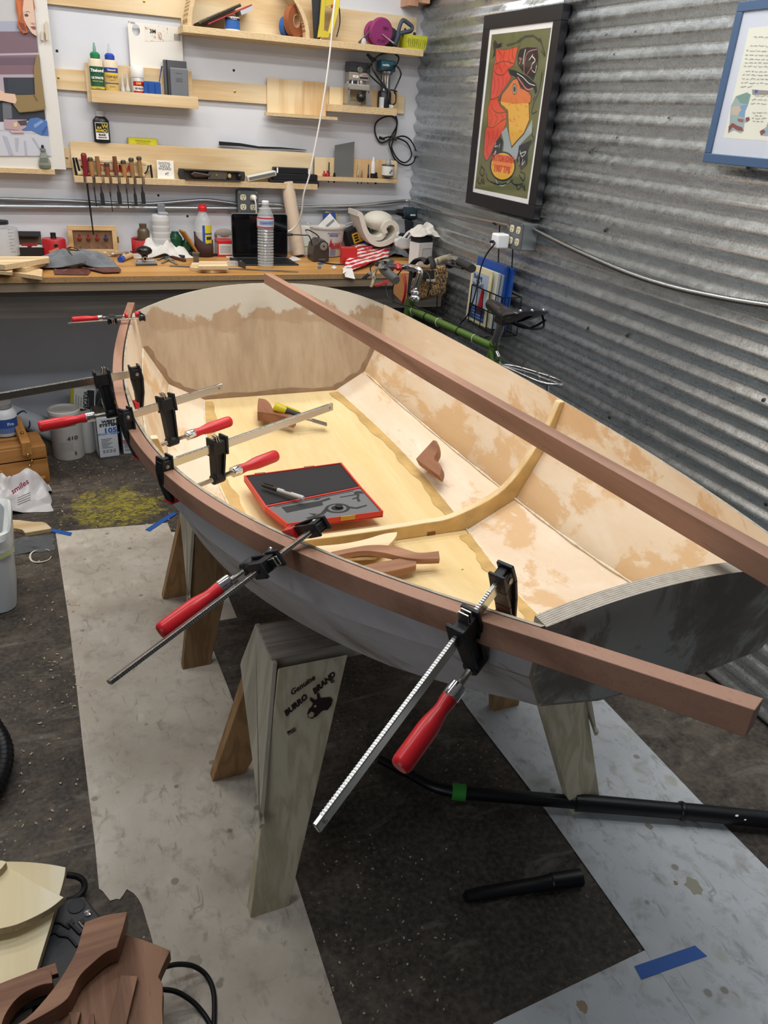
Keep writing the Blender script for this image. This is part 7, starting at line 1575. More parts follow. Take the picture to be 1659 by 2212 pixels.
# rolled plastic sheet
yV = 4.10; a = py(30,896,yV); b = py(116,931,yV); t = thing('rolled_sheet','white rolled-up sheet lying at an angle behind the wooden easel box','roll',Vector(((a.x+b.x)/2,yV,.2))); d = (b-a).normalized()
MB().tube([a-d*.2,a,b,b+d*.1],[.045,.047,.055,.055],20).build('roll',mat('#c3cad3',.45),t,smooth=50); MB().tube(cr([a+d*.02+Vector((0,-.05,.03)),a+d*.06+Vector((0,-.02,.052)),a+d*.08+Vector((0,-.048,.01)),a+d*.07+Vector((0,-.05,-.02))],5),.004,6).build('flap_edge',mat('#2f3d66',.5),t,smooth=60)
MB().box(a.x-.25,b.x+.12,4.08,4.2,.0008,a.z-.06).build('support_board',mat('#6b6052',.7,var=.3),t)
# french easel box
EW = wood('#b27f47','#95652f','x',.9,.45,.9,.08); EWY = wood('#b27f47','#95652f','y',.9,.45,.9,.08)
A = fp(110,1041); Rr = fp(119,1005); L0 = fp(-120,1078); u_ = (A-L0); u_.z=0; u_.normalize(); n_ = Vector((-u_.y,u_.x,0)); 
H = py(100,958,A.y).z; t = thing('easel_box','honey-coloured wooden sketch-box easel with brass hinges lying on the floor','easel',A)
dp = .20
MB().frame(Vector((A.x,A.y,0)),u_,n_,Vector((0,0,1))).box(-.62,0,0,dp,.001,H*.62).build('lower_box',EW,t,bevel=.003); MB().frame(Vector((A.x,A.y,0)),u_,n_,Vector((0,0,1))).box(-.62,0,.0,dp,H*.65,H*.96).build('upper_tray',EW,t,bevel=.003)
for k,(y0_,y1_) in enumerate(((.005,.075),(.085,.11),(.12,.195))): MB().frame(Vector((A.x,A.y,H*.96)),u_,n_,Vector((0,0,1))).box(-.60,-.06,y0_,y1_,0,.012+.006*(k==1)).build('lid_slat',EW,t,bevel=.002)
fr_ = MB().frame(Vector((A.x,A.y,H*.96)),u_,n_,Vector((0,0,1))); fr_.hexa([(-.105,-.022,-.03),(-.065,-.022,-.03),(-.065,.23,.02),(-.105,.23,.02),(-.105,-.022,.035),(-.065,-.022,.035),(-.065,.23,.075),(-.105,.23,.075)]); fr_.build('cross_leg',EWY,t,bevel=.003)
MB().frame(Vector((A.x,A.y,0)),u_,n_,Vector((0,0,1))).box(-.60,-.20,-.012,0,H*.22,H*.50).build('drawer_front',EW,t,bevel=.003); MB().frame(Vector((A.x,A.y,0)),u_,n_,Vector((0,0,1))).box(-.16,-.02,-.014,0,H*.12,H*.2).build('carry_handle',EW,t,bevel=.004)
for x,y,z in ((-.085,-.024,H*.83),(-.085,-.024,H*.55),(-.085,.06,H*1.22),(.004,.05,H*.55),(-.07,-.004,H*.62)): MB().frame(Vector((A.x,A.y,0)),u_,n_,Vector((0,0,1))).sphere((x,y,z),.008,8,6).build('brass_knob',BRASS,t,smooth=80)
MB().frame(Vector((A.x,A.y,0)),u_,n_,Vector((0,0,1))).box(-.012,.0015,.01,.016,.005,H*.6).build('brass_edge',BRASS,t)
# blue label bottle
P = fp(8,1010); yV = A.y+dp*.75; R = .058; cx_ = py(13,930,yV).x; zt_ = H*.98; t = thing('blue_label_bottle','white bottle with a deep blue label standing on the easel box','bottle',(cx_,yV,zt_+.014)); Hb = vz(10,868,yV)-zt_-.014
MB().lathe([(R*.95,0),(R,.005),(R,Hb*.66),(R*.75,Hb*.80),(R*.60,Hb*.83),(R*.60,Hb*.86)],26).build('body',mat('#d4d8dc',.4),t,local=True,smooth=40); MB().lathe([(R*.72,Hb*.85),(R*.74,Hb*.99),(R*.6,Hb),(0,Hb)],22).build('grey_cap',mat('#8c8c8c',.4),t,local=True,smooth=40); label_band(t,R,Hb*.12,Hb*.56,mat('#2a4d94',.4),a0=-2.6,a1=-.25); label_band(t,R,Hb*.12,Hb*.28,mat('#5a76a8',.4),'label_stripe',a0=-2.6,a1=-.25,lift=.001)
text('Pro',.022,mat('#c9d6ec'),t,MF((math.cos(-1.1)*(R+.002),math.sin(-1.1)*(R+.002),Hb*.40),(-math.sin(-1.1),math.cos(-1.1),0),(math.cos(-1.1),math.sin(-1.1),0)),'lettering',.0002,bold=.0005)
# plastic shopping bag
PB = mat('#d2d0d2',.3,0,.5,bump=.5,bscale=22)
P = fp(50,1095); t = cloth('shopping_bag','crumpled white plastic shopping bag with red script by the bin','bag',(P.x-.06,P.y+.07,.001),.18,.14,.155,PB,5.5,4,26,rg_=.45)
def onbag(u,v,yy): q = py(u,v,yy); return q
q = py(42,1052,P.y-.10); text('smiles',.034,mat('#9c2b4a'),t,MF(q,(.85,.1,.5),(.2,-.8,.5)),'lettering',.0003,.3,.0008,local=False)
for k in range(4): a = py(38,1076+5*k,P.y-.11); b = py(66,1064+5*k,P.y-.10); MB().tube([a,b],.0016,5).build('print_line',mat('#7d7a80'),t)
# waste bin with liner
t_c = pz(-85,1120,.62); A = fp(40,1318); A0 = fp(0,1335); t = thing('waste_bin','tall translucent white waste bin with a white liner folded over its rim','bin',Vector((A.x-.17,A.y+.10,.0008)))
b0 = [(.0,.0),(-.34,-.06),(-.34,.26),(-.03,.29)]
Hb = py(22,1135,A.y+.05).z
fr = lambda x,y: Vector((A.x+x,A.y+y,0))
def binring(sc,z): 
    out = []
    for x,y in rrect(-.17,.17,-.14,.14,.05,4): out.append(Vector((A.x-.172+x*sc,A.y+.13+y*sc,z)))
    return out
levels = [(.90,.001),(.98,.004),(1.02,Hb*.5),(1.07,Hb*.93)]
mb = MB(); R_ = [binring(s_,z) for s_,z in levels]; n = len(R_[0])
for i in range(len(R_)-1): mb.add(R_[i]+R_[i+1],[(k,(k+1)%n,n+(k+1)%n,n+k) for k in range(n)])
mb.add(R_[0],[tuple(range(n))[::-1]]); mb.build('bin_wall',mat('#d0d5da',.45),t,smooth=50)
mb = MB(); prev = None; rnd = random.Random(9)
LV = [(1.00,Hb*.55),(1.0,Hb*.98),(1.06,Hb*1.02),(1.12,Hb*.99),(1.13,Hb*.93),(1.105,Hb*.82),(1.10,Hb*.775)]
rings = []
for j,(s_,z) in enumerate(LV): rings.append([p+Vector((mnoise.noise(Vector((k*.9,j*.7,1)))*.012,mnoise.noise(Vector((k*.9,j*.7,5)))*.012,mnoise.noise(Vector((k*.5,j,9)))*.016)) for k,p in enumerate(binring(s_,z))])
for i in range(len(rings)-1): mb.add(rings[i]+rings[i+1],[(k,(k+1)%n,n+(k+1)%n,n+k) for k in range(n)])
o = mb.build('liner_bag',mat('#dfe3e2',.35,0,.5,bump=.4,bscale=30),t,smooth=80); s_ = o.modifiers.new('sub','SUBSURF'); s_.levels = 1; s_.render_levels = 1
mb = MB(); mb.add(rings[-1]+[p+Vector((0,0,-.018)) for p in rings[-1]],[(k,(k+1)%n,n+(k+1)%n,n+k) for k in range(n)]); mb.build('yellow_drawstring',mat('#c9cf9a',.4),t,smooth=80)
# curved plywood offcut and clear bag next to the bin
def fsheet(name,label,cat,L,th,mats,z=.001,group=None,bev=.001):
    pts = [pz(u,v,z+th) for u,v in L]; c = sum(pts,Vector())/len(pts); mb = MB(); mb.prism([(p.x-c.x,p.y-c.y) for p in pts],0,th,'z',side=1,cap=0); o = mb.build(name,mats,local=True,bevel=bev); o.location = (c.x,c.y,z); return tag(o,label,cat,group)
fsheet('plywood_offcut','curved plywood offcut lying on the floor beside the white bin','board',[(-20,1122),(40,1123),(72,1127),(92,1127),(100,1130),(111,1140),(108,1142),(54,1151),(48,1144),(34,1141),(-20,1142)],.018,[PLY,PLYE])
P = fp(62,1178); cloth('clear_bag','small clear plastic bag lying flat beside the bin','bag',(P.x,P.y,.001),.10,.07,.02,mat('#a9adb2',.12,0,.5,trans=.75,ior=1.1,bump=.4,bscale=30),31.0,5,18)
# ================================================================ LOWER LEFT PILE
HT = .16
def at_h(u,v,z): return pz(u,v,z)
# jigsaw / power tool case (dark) lying on floor
TC = mat('#2a2d33',.5,0,.4,bump=.1,bscale=120)
t = thing('power_tool_case','dark grey plastic power tool case under the hardwood offcuts at the lower left','case',pz(220,2060,0))
pts = [pz(u,v,.105) for u,v in ((120,1945),(182,1934),(216,1978),(300,2110),(395,2300),(240,2330),(20,2150),(80,2010))]
MB().prism([(p.x,p.y) for p in pts],.0008,.085,'z').build('case_lower',mat('#3a434d',.5),t,bevel=.006); MB().prism([(p.x*.985+.015*pts[2].x,p.y*.985+.015*pts[2].y) for p in pts],.086,.105,'z').build('case_lid',TC,t,bevel=.004)
def onlid(u,v): return pz(u,v,.106)
for u,v in ((190,1973),): MB().lathe([(.0075,-.001),(.0075,.002),(.004,.003),(.003,.001),(0,.001)],14,c=onlid(u,v)).build('screw',CHROME,t,smooth=40)
for L in ([(142,1993),(156,1984),(162,1993),(148,2001)],[(168,1990),(181,1983),(185,1992),(173,1998)]): MB().prism([(onlid(u,v).x,onlid(u,v).y) for u,v in L],.100,.1068,'z').build('recess',DBLACK,t)
MB().tube([onlid(u,v) for u,v in ((150,1994),(170,2014),(174,2018))],.004,6).build('slot',DBLACK,t); MB().tube([onlid(u,v) for u,v in ((170,1992),(180,2004))],.0025,6).build('blade',CHROME,t)
for L in ([(108,1996),(128,1993),(140,2000),(150,2006)],[(105,2023),(118,2015),(130,2022),(148,2025),(166,2045)]): MB().tube(cr([onlid(u,v) for u,v in L],5),.003,6).build('groove',DBLACK,t,smooth=60)
MB().lathe([(.016,-.001),(.018,.001),(.014,.002),(0,.001)],20,c=onlid(165,1957)).build('round_mark',mat('#22252b',.6),t,smooth=40)
for k,(u0,v0,u1,v1) in enumerate([(52,2168,104,2148),(54,2178,100,2162)]): MB().tube([onlid(u0,v0)+Vector((0,0,.012)),onlid(u1,v1)+Vector((0,0,.012))],.010,6).build('green_dark_handle',mat('#26322c',.5),t)
# plywood panels
def pileslab(name,label,cat,L,zt,th,mats,group=None,bev=.0012):
    pts = [pz(u,v,zt) for u,v in smooth_poly(L)]; c = sum(pts,Vector())/len(pts); mb = MB(); mb.prism([(p.x-c.x,p.y-c.y) for p in pts],0,th,'z',side=1,cap=0); o = mb.build(name,mats,local=True,bevel=bev); o.location = (c.x,c.y,zt-th); return tag(o,label,cat,group)
PPLY = wood('#ebe2c6','#e0d0a6','y',.45,.5,.7,.04); PPE = plyedge('z',420,'#b5a27c','#7d6f58')
G = 'pale plywood panels in the lower left'
pileslab('plywood_sheet','largest pale plywood panel under the other boards at the lower left','board',[(-60,1862),(40,1860),(100,1865),(142,1873),(138,1905),(70,2125),(-60,2190)],.135,.018,[PPLY,PPE],G)
pileslab('plywood_sheet','pointed pale plywood panel with a curved edge lying on the largest one','board',[(-60,1870),(25,1872),(70,1905),(138,1938),(110,1962),(60,1988),(20,2003),(-60,2015)],.172,.018,[PPLY,PPE],G)
pileslab('plywood_sheet','topmost plywood corner showing at the left edge of the pile','board',[(-60,1855),(8,1858),(14,1862),(-4,1885),(-60,1900)],.191,.018,[PPLY,PPE],G)
for i,(x,y) in enumerate([(-.26,1.20),(-.24,1.05)]): tag(MB().box(x-.03,x+.05,y-.03,y+.03,.001,.1165).build('support_block',mat('#4a4239',.7)),['dark block under the far side of the plywood panels','dark block under the near side of the plywood panels'][i],'block')
PSUP = 1
# hardwood
GM = 'hardwood pieces on the tool case'
HW = wood('#a47a5f','#78523c','y',.5,.55,1.4,.15,'#69493a'); HWX = wood('#9f755b','#76503b','x',.5,.55,1.4,.15,'#69493a'); HWE = wood('#7f5741','#68452f','x',.5,.6,1.2,.1,'#513526')
pileslab('hardwood_board','wide brown hardwood board with open grain, base of the pieces by the black cord','board',[(200,2010),(275,2018),(330,2037),(368,2053),(352,2085),(342,2110),(353,2126),(350,2180),(354,2230),(120,2240),(140,2120)],.150,.030,[HW,HWE],GM)
pileslab('hardwood_knee','S-curved brown hardwood piece standing proud on the wide board','board',[(183,1992),(225,1976),(275,1969),(267,2002),(252,2047),(228,2056),(200,2080),(170,2108),(155,2143),(140,2165),(80,2200),(30,2225),(-30,2240),(50,2210),(105,2150),(140,2100),(165,2055),(172,2030)],.196,.040,[HWX,HWE],GM)
pileslab('hardwood_strip','thin flat rectangular hardwood strip lying on the wide board','board',[(260,2106),(298,2108),(270,2225),(232,2225)],.1605,.008,[HW,HWE],GM)
pileslab('hardwood_curve','long curved hardwood piece at the very bottom left','board',[(-40,2140),(40,2108),(84,2094),(110,2096),(114,2123),(85,2127),(40,2150),(10,2190),(0,2225),(-60,2230)],.172,.035,[HWX,HWE],GM)
pileslab('hardwood_offcut','straight hardwood offcut leaning across the plywood and tool case','board',[(-30,2140),(60,2100),(120,2079),(126,2102),(40,2128),(-30,2165)],.150,.014,[HWX,HWE],GM)
for i,L in enumerate([[(148,2186),(175,2184),(165,2218),(155,2218)],[(196,2190),(203,2188),(205,2225),(188,2225)]]): pileslab('hardwood_sliver',['left pointed hardwood sliver at the bottom edge','right pointed hardwood sliver at the bottom edge'][i],'sliver',L,.170,.015,[HW,HWE],'hardwood slivers')
# cords
tag(MB().tube(cr([pz(142,1890,.05),pz(165,1893,.04),pz(180,1903,.03),pz(182,1920,.02),pz(168,1938,.015),pz(145,1945,.02)],8),.0072,8).build('power_cable',RUB,smooth=80),'short loop of thick black cord emerging behind the pale plywood','cord')
tag(MB().tube(cr([pz(352,2090,.06),pz(385,2083,.05),pz(420,2088,.03),pz(448,2110,.012),pz(462,2150,.006),pz(462,2225,.006)],8),.0052,8).build('power_cable',RUB,smooth=80),'upper looping black cord leaving the tool case over the paper','cord')
tag(MB().tube(cr([pz(344,2137,.05),pz(380,2142,.04),pz(415,2163,.02),pz(440,2190,.008),pz(458,2220,.006)],8),.0052,8).build('power_cable',RUB,smooth=80),'lower straighter black cord leaving the tool case over the paper','cord')
# ================================================================ THINGS INSIDE THE BOAT
def zbot(y): 
    u = BY-y; t = sect(0,u); return BZ+q4(CH[0],t)
def ib(u,v,lift=0.0):
    z = .60
    for _ in range(8): p = pz(u,v,z+lift); z = zbot(p.y)
    return Vector((p.x,p.y,z+lift))
# red case
c4 = [ib(527,1040,.004),ib(737,1011,.004),ib(827,1117,.004),ib(620,1145,.004)]
# case hinge line between (565,1106)->(772,1068)
hl,hr = ib(572,1107,.004),ib(780,1064,.004)
t = thing('gauge_case','open flat red case with black foam lid and grey tool insert on the boat floor','case',(c4[0]+c4[2])/2)
RC = mat('#c4362c',.4); th = .020
def plate(P4,z0,z1,m,nm,inset=0.0,par=None,bev=.0015):
    c = sum(P4,Vector())/4; q = [p+(c-p)*inset for p in P4]
    v = [p+Vector((0,0,z0)) for p in q]+[p+Vector((0,0,z1)) for p in q]; return MB().hexa(v).build(nm,m,par or t,bevel=bev)
lid = [hl,hr,c4[1],c4[0]]; base = [c4[3],c4[2],hr,hl]
for P4,nm,foam,fn in ((lid,'lid',mat('#26272a',.85,bump=.25,bscale=350),'lid_foam'),(base,'tray',mat('#6b6d6f',.8,bump=.1,bscale=300),'foam_insert')):
    plate(P4,.0,.006,RC,nm)
    for i in range(4):
        a,b = P4[i],P4[(i+1)%4]; c = sum(P4,Vector())/4; w_ = .035; ai,bi = a+(c-a)*w_,b+(c-b)*w_
        MB().hexa([a,b,bi,ai,a+Vector((0,0,th)),b+Vector((0,0,th)),bi+Vector((0,0,th)),ai+Vector((0,0,th))]).build(nm+'_rim',RC,t)
    plate(P4,.006,th-.003,foam,fn,.037)
def tq(P4,a,b,z=th-.0028): # a along left->right, b from first edge to opposite
    p = (P4[0].lerp(P4[1],a)).lerp(P4[3].lerp(P4[2],a),b); return p+Vector((0,0,z))
def cut(L,nm='tool_cutout',z0=th-.0031,z1=th-.0024,m=None): 
    pts = [tq(base,a,b,0) for a,b in L]; n = len(pts); MB().add([p+Vector((0,0,z0)) for p in pts]+[p+Vector((0,0,z1)) for p in pts],[tuple(range(n-1,-1,-1)),tuple(range(n,2*n))]+[(i,(i+1)%n,n+(i+1)%n,n+i) for i in range(n)]).build(nm,m or mat('#2f3133',.85),t)
cut([(.12,.55),(.13,.85),(.50,.80),(.62,.86),(.62,.78),(.52,.74),(.50,.60)]); cut([(.08,.93),(.90,.95),(.90,.925),(.08,.905)]); cut([(.46,.885),(.50,.91),(.54,.885),(.50,.86)])
cc = [(.60+.125*math.cos(2*PI*k/24),.38+.20*math.sin(2*PI*k/24)) for k in range(24)]; cut(cc)
cut([(.60+.09*math.cos(2*PI*k/20),.38+.15*math.sin(2*PI*k/20)) for k in range(20)],z1=th-.0020,m=mat('#6b6d6f',.8))
cut([(.60+.062*math.cos(2*PI*k/20),.38+.105*math.sin(2*PI*k/20)) for k in range(20)],z1=th-.0016,m=mat('#1b1c1e',.8)); MB().lathe([(.011,0),(.011,.006),(.007,.007),(0,.007)],14,c=tq(base,.62,.40,th-.002)).build('knurled_knob',DBLACK,t,smooth=40)
cut([(.50,.36),(.42,.22),(.24,.14),(.23,.18),(.40,.28),(.48,.44)]); cut([(.71,.40),(.78,.30),(.90,.34),(.90,.30),(.78,.24),(.70,.32)]); cut([(.36,.30),(.30,.36),(.33,.22)])
cut([(.72,.80),(.90,.80),(.905,.765),(.72,.775)]); cut([(.90,.78),(.86,.62),(.845,.50),(.875,.50),(.885,.62),(.93,.78)]); cut([(.88,.86),(.92,.90),(.97,.86),(.97,.76),(.93,.80),(.89,.80)]); cut([(.82,.66),(.88,.68),(.88,.64),(.82,.62)])
for a in (.16,.66): 
    q = c4[0].lerp(c4[1],a); MB().bc(q+Vector((0,.002,th-.004)),(.035,.004,.010)).build('hinge',STEEL,t); 
q = c4[3].lerp(c4[2],.62); MB().bc(q+Vector((0,-.001,th-.006)),(.045,.004,.014)).build('clasp',BRASS,t,bevel=.001)
for k in range(2): a,b = hl.lerp(lid[3],.035+.02*k),hr.lerp(lid[2],.035+.02*k); MB().tube([a.lerp(b,.05)+Vector((0,0,th-.002)),a.lerp(b,.92)+Vector((0,0,th-.002))],.0008,5).build('foam_seam',DBLACK,t)
# marker lying on the lid foam
def ibz(u,v,z): return pz(u,v,z)
zl = c4[0].z+th+.0075
a = ibz(566,1047,zl); b = ibz(656,1076,zl); d = (b-a).normalized(); L = (b-a).length; t = thing('marker_pen','black-capped grey permanent marker lying on the open lid foam','marker',(a+b)/2-Vector((0,0,.007)))
MB().tube([a,a+d*L*.06,a+d*L*.38],[.0045,.0062,.0068],14).build('cap',mat('#141416',.3),t,smooth=40); MB().tube([a+d*L*.385,a+d*L*.97,b],[.0062,.0068,.0055],14).build('barrel',mat('#b3b6b9',.35),t,smooth=40); MB().tube([a+d*L*.04+Vector((0,0,.008)),a+d*L*.28+Vector((0,0,.008))],.0015,6).build('clip',DBLACK,t)
mb = MB(); n_ = d.cross(Vector((0,0,1))).normalized(); text('Sharpie',.0085,mat('#1d1e21'),t,MF(a+d*L*.62+Vector((0,0,.0072)),d,(0,0,1)),'lettering',.0002,.2,.0003,local=False)
# hardwood knees
KN = wood('#8e6147','#75492f','y',.6,.5,1.2,.15,'#553524'); KNE = wood('#9a6c50','#7d5139','x',.6,.5,1.2,.1,'#5b3a28')
def knee(label,L,base_fn,th,zoff=0.0,tilt=None):
    pts = [base_fn(u,v) for u,v in smooth_poly(L)]; c = sum(pts,Vector())/len(pts)
    mb = MB(); n = len(pts); up = tilt or Vector((0,0,1))
    lo = [p-up*th for p in pts]
    mb.add(lo+pts,[tuple(range(n-1,-1,-1)),tuple(range(n,2*n))],0); mb.f += [(i,(i+1)%n,n+(i+1)%n,n+i) for i in range(n)]; mb.m += [1]*n
    o = mb.build('hardwood_knee',[KN,KNE],bevel=.002); return tag(o,label,'knee','hardwood knees in the boat')
def at_lift(l): return lambda u,v: ib(u,v,l)
f1 = at_lift(.042)
knee('hardwood knee with a concave cut lying near the stern under the chisel handle',[(556,876),(558,860),(573,861),(584,871),(590,884),(598,890),(622,893),(640,899),(634,905),(600,894),(556,889)],f1,.036)
# second knee rests on right lower strake
def on_strake(k,u,v,lift=.004):
    d_ = ray(u,v); best = None
    s_ = 1.0
    for i in range(400):
        P = CAM+d_*(1.0+i*.006); uu = BY-P.y; vv = P.x-BX; t0 = sect(k-1,uu)
        if 0<=t0<=1:
            b0,h0 = q4(CB[k-1],t0),q4(CH[k-1],t0); t1 = sect(k,uu); b1,h1 = q4(CB[k],t1),q4(CH[k],t1)
            f_ = (vv-b0)/max(1e-6,b1-b0); hs = BZ+h0+(h1-h0)*f_
            if P.z<=hs+lift: return P
    return P
nrm_ = Vector((-.50,0,.85)).normalized()
pts2 = [(898,991),(936,950),(943,952),(946,963),(945,975),(938,985),(938,993),(950,1000),(954,1013),(949,1028),(938,1021)]
P0 = on_strake(1,915,1000,.03); pl_n = nrm_
def onpl(u,v): d_ = ray(u,v); s_ = (P0-CAM).dot(pl_n)/d_.dot(pl_n); return CAM+d_*s_
knee('dark hardwood knee with an S-curved side lying on the right lower plank',pts2,onpl,.030,0,pl_n)
# chisel with yellow black handle
a = ib(592,877,.060); b = ib(655,902,.028); e = ib(706,917,.005); d = (b-a).normalized()
t = thing('wood_chisel','broad chisel with a black and yellow handle leaning on the hardwood knee','chisel',ib(650,900)); L = (b-a).length
MB().tube([a,a+d*.006,a+d*.02,a+d*.045],[.011,.0165,.0165,.0155],16).build('yellow_butt',mat('#c2b41f',.35),t,smooth=40); MB().tube([a+d*.045,a+d*L*.5,a+d*L*.72,b],[.0155,.0165,.0150,.0125],16).build('black_grip',mat('#2a2b2c',.5),t,smooth=40); n_ = d.cross(Vector((0,0,1))).normalized(); up = n_.cross(d)
if up.z<0: up = -up
MB().frame(a+d*.04+up*.0155,d,n_,up).box(0,L*.45,-.006,.006,-.002,.002).build('yellow_inlay',mat('#c2b41f',.35),t,bevel=.001)
d2 = (e-b).normalized(); n2_ = d2.cross(Vector((0,0,1))).normalized(); u2 = n2_.cross(d2); L2 = (e-b).length; MB().tube([b,b+d2*L2*.35],[.0075,.0055],10).build('shank',STEELR,t,smooth=50); MB().frame(b,d2,n2_,u2).prism([(L2*.30,-.006),(L2*.42,-.0125),(L2,-.0125),(L2,.0125),(L2*.42,.0125),(L2*.30,.006)],-.003,.003,'z').build('blade',mat('#8f959b',.3,.9),t,bevel=.0008)
# curved strips forward of the frame
def bslab(name,label,cat,L,lift,th,mats,group):
    pts = [ib(u,v,lift+th) for u,v in smooth_poly(L)]; n = len(pts); mb = MB(); mb.add([p-Vector((0,0,th)) for p in pts]+pts,[tuple(range(n-1,-1,-1)),tuple(range(n,2*n))],0); mb.f += [(i,(i+1)%n,n+(i+1)%n,n+i) for i in range(n)]; mb.m += [1]*n
    return tag(mb.build(name,mats,bevel=.001),label,cat,group)
STP = wood('#a67c60','#8c634a','x',.6,.55,1.3,.1,'#6d4c3a')
GS = 'offcuts in front of the midship frame'
bslab('plywood_offcut','pale pointed plywood offcut leaning against the midship frame','offcut',[(678,1180),(740,1175),(790,1165),(830,1152),(858,1149),(857,1158),(840,1178),(815,1200),(740,1204),(690,1196)],.006,.010,[PLY,PLYE],GS)
bslab('plywood_offcut','thin pale plywood tongue under the curved hardwood strip','offcut',[(720,1196),(800,1193),(820,1190),(812,1203),(740,1207)],.018,.008,[PLY,PLYE],GS)
bslab('hardwood_strip','long wavy hardwood strip ending in front of the midship frame','offcut',[(715,1192),(760,1183),(800,1176),(850,1178),(880,1187),(905,1195),(948,1190),(950,1206),(905,1208),(870,1204),(830,1193),(780,1188),(720,1201)],.030,.016,[STP,STP],GS)
bslab('hardwood_strip','shorter tapering hardwood strip nearest the left gunwale inside the boat','offcut',[(780,1222),(840,1210),(890,1202),(900,1203),(899,1221),(870,1228),(830,1237),(790,1236)],.022,.018,[STP,STP],GS)
for i,(u0,v0,u1,v1,lab) in enumerate([(998,1231,1006,1240,'small brass screw on the boat floor, farther from the rail'),(1015,1273,1017,1283,'small brass screw on the boat floor, nearer the left rail')]):
    a = ib(u0,v0,.003); b = ib(u1,v1,.003); t = thing('brass_screw',lab,'screw',(a+b)/2,0,'loose screws on the boat floor'); d = (b-a).normalized(); MB().tube([a,a+d*.003,a+d*.0035,b-d*.004,b],[.004,.0035,.0018,.0016,.0004],8).build('shank',mat('#8f7a3f',.35,.9),t,smooth=30)
# ================================================================ FRAMED PRINTS ON THE METAL WALL
XP = 1.92
def pxq(u,v,x=XP): return px(u,v,x)
def frame_thing(name,label,y0,y1,z0,z1,fw,col,dp,mat_col,cat='picture',sub='frame_bar'):
    t = thing(name,label,cat,(XP+dp,(y0+y1)/2,z0))
    m = mat(col,.4)
    for a in ((y0,y1,z1-fw,z1),(y0,y1,z0,z0+fw),(y0,y0+fw,z0+fw,z1-fw),(y1-fw,y1,z0+fw,z1-fw)): MB().box(XP,XP+dp,a[0],a[1],a[2],a[3]).build(sub,m,t,bevel=.002)
    MB().box(XP+.0056,XP+.010,y0+fw,y1-fw,z0+fw,z1-fw).build('mount_board',mat(mat_col,.6),t)
    return t
y1,y0,z1,z0 = 3.562,2.952,2.084,1.317
ps = frame_thing('framed_poster','large black-framed psychedelic poster with red lettering and an orange long-necked bird',y0,y1,z0,z1,.055,'#14151b',.035,'#e4e4e6')
XA = XP+.0054; _pl = [0]
def zp_(L): return [(x*.217+1000, y*.217) for x,y in L]
def shp(L,col,name='printed_shape',raw=False):
    _pl[0] += 1; x1 = XA-.000045*_pl[0]
    pts = [px(u,v,XA) for u,v in (L if raw else zp_(L))]; n = len(pts)
    return MB().add([Vector((x1,p.y,p.z)) for p in pts]+[Vector((XA+.0004,p.y,p.z)) for p in pts],[tuple(range(n)),tuple(range(2*n-1,n-1,-1))]+[(i,(i+1)%n,n+(i+1)%n,n+i) for i in range(n)]).build(name,mat(col,.6),ps)
def lnp(L,w,col,name='printed_line',sm=True):
    x1 = XA-.000045*_pl[0]-.00004; pts = [px(u,v,XA) for u,v in zp_(L)]; pts = [Vector((x1,p.y,p.z)) for p in pts]
    if sm and len(pts)>2: pts = cr(pts,5)
    w *= .217*mpp(pts[0])*.5; mb = MB(); vs = []
    for i,p in enumerate(pts):
        tg = (pts[min(i+1,len(pts)-1)]-pts[max(0,i-1)]).normalized(); nn = tg.cross(Vector((1,0,0))).normalized()*w; vs += [p+nn,p-nn]
    mb.add(vs,[(2*i,2*i+1,2*i+3,2*i+2) for i in range(len(pts)-1)]); mb.build(name,mat(col,.6),ps)
OL,BK,RD = '#5d6340','#1c1d22','#cf4634'
shp([(288,345),(880,275),(640,1980),(118,1875)],OL,'printed_ground')
shp([(300,430),(320,395),(350,440),(390,420),(385,470),(340,480),(330,540),(290,590),(310,520)],BK)
shp([(430,440),(520,420),(620,350),(700,345),(770,390),(775,430),(700,370),(620,380),(560,430),(440,470)],'#343a33')
shp([(325,480),(420,490),(555,455),(580,420),(575,450),(535,560),(515,660),(450,690),(490,770),(430,860),(362,960),(355,990),(385,1060),(440,1110),(440,1220),(400,1320),(330,1420),(300,1500),(250,1600),(225,1605),(200,1540),(215,1300),(240,1260),(245,1060),(270,980),(275,880),(300,660),(320,580)],'#5a4a34')
shp([(335,490),(420,500),(545,468),(525,560),(505,650),(440,690),(480,770),(425,855),(352,960),(345,995),(375,1065),(430,1115),(432,1215),(392,1315),(322,1415),(292,1495),(245,1590),(228,1590),(210,1540),(225,1300),(250,1255),(252,1065),(280,985),(285,880),(308,665),(330,580)],RD,'printed_lettering_block')
for L in ([(310,700),(340,740),(400,745),(450,690)],[(275,990),(310,985),(355,960)],[(245,1260),(300,1270),(380,1210),(430,1180)],[(285,1040),(300,1090),(350,1125),(430,1115)],[(320,640),(420,610),(515,640)]): lnp(L,9,'#6b3a2a')
for L in ([(350,500),(385,560),(360,640),(390,720)],[(420,510),(400,590),(430,660)],[(470,490),(455,580),(480,640)],[(330,590),(345,660),(325,690)],[(310,760),(320,860),(300,940)],[(350,770),(360,860),(335,950)],[(395,760),(400,840),(375,920)],[(440,770),(430,830)],[(275,1100),(290,1180),(265,1240)],[(320,1140),(345,1180),(320,1230)],[(385,1140),(400,1180),(370,1215)],[(250,1300),(260,1400),(230,1500)],[(300,1290),(300,1370),(270,1450)],[(350,1270),(340,1340),(310,1400)],[(245,1490),(250,1560)],[(500,480),(490,540),(505,590)]): lnp(L,10,'#8e2a24','printed_letter')
shp([(500,785),(545,770),(580,870),(650,900),(688,950),(682,1020),(660,1040),(668,1190),(612,1330),(548,1400),(485,1475),(455,1340),(442,1100),(375,1040),(360,990),(385,935),(430,880)],'#4a3a24')
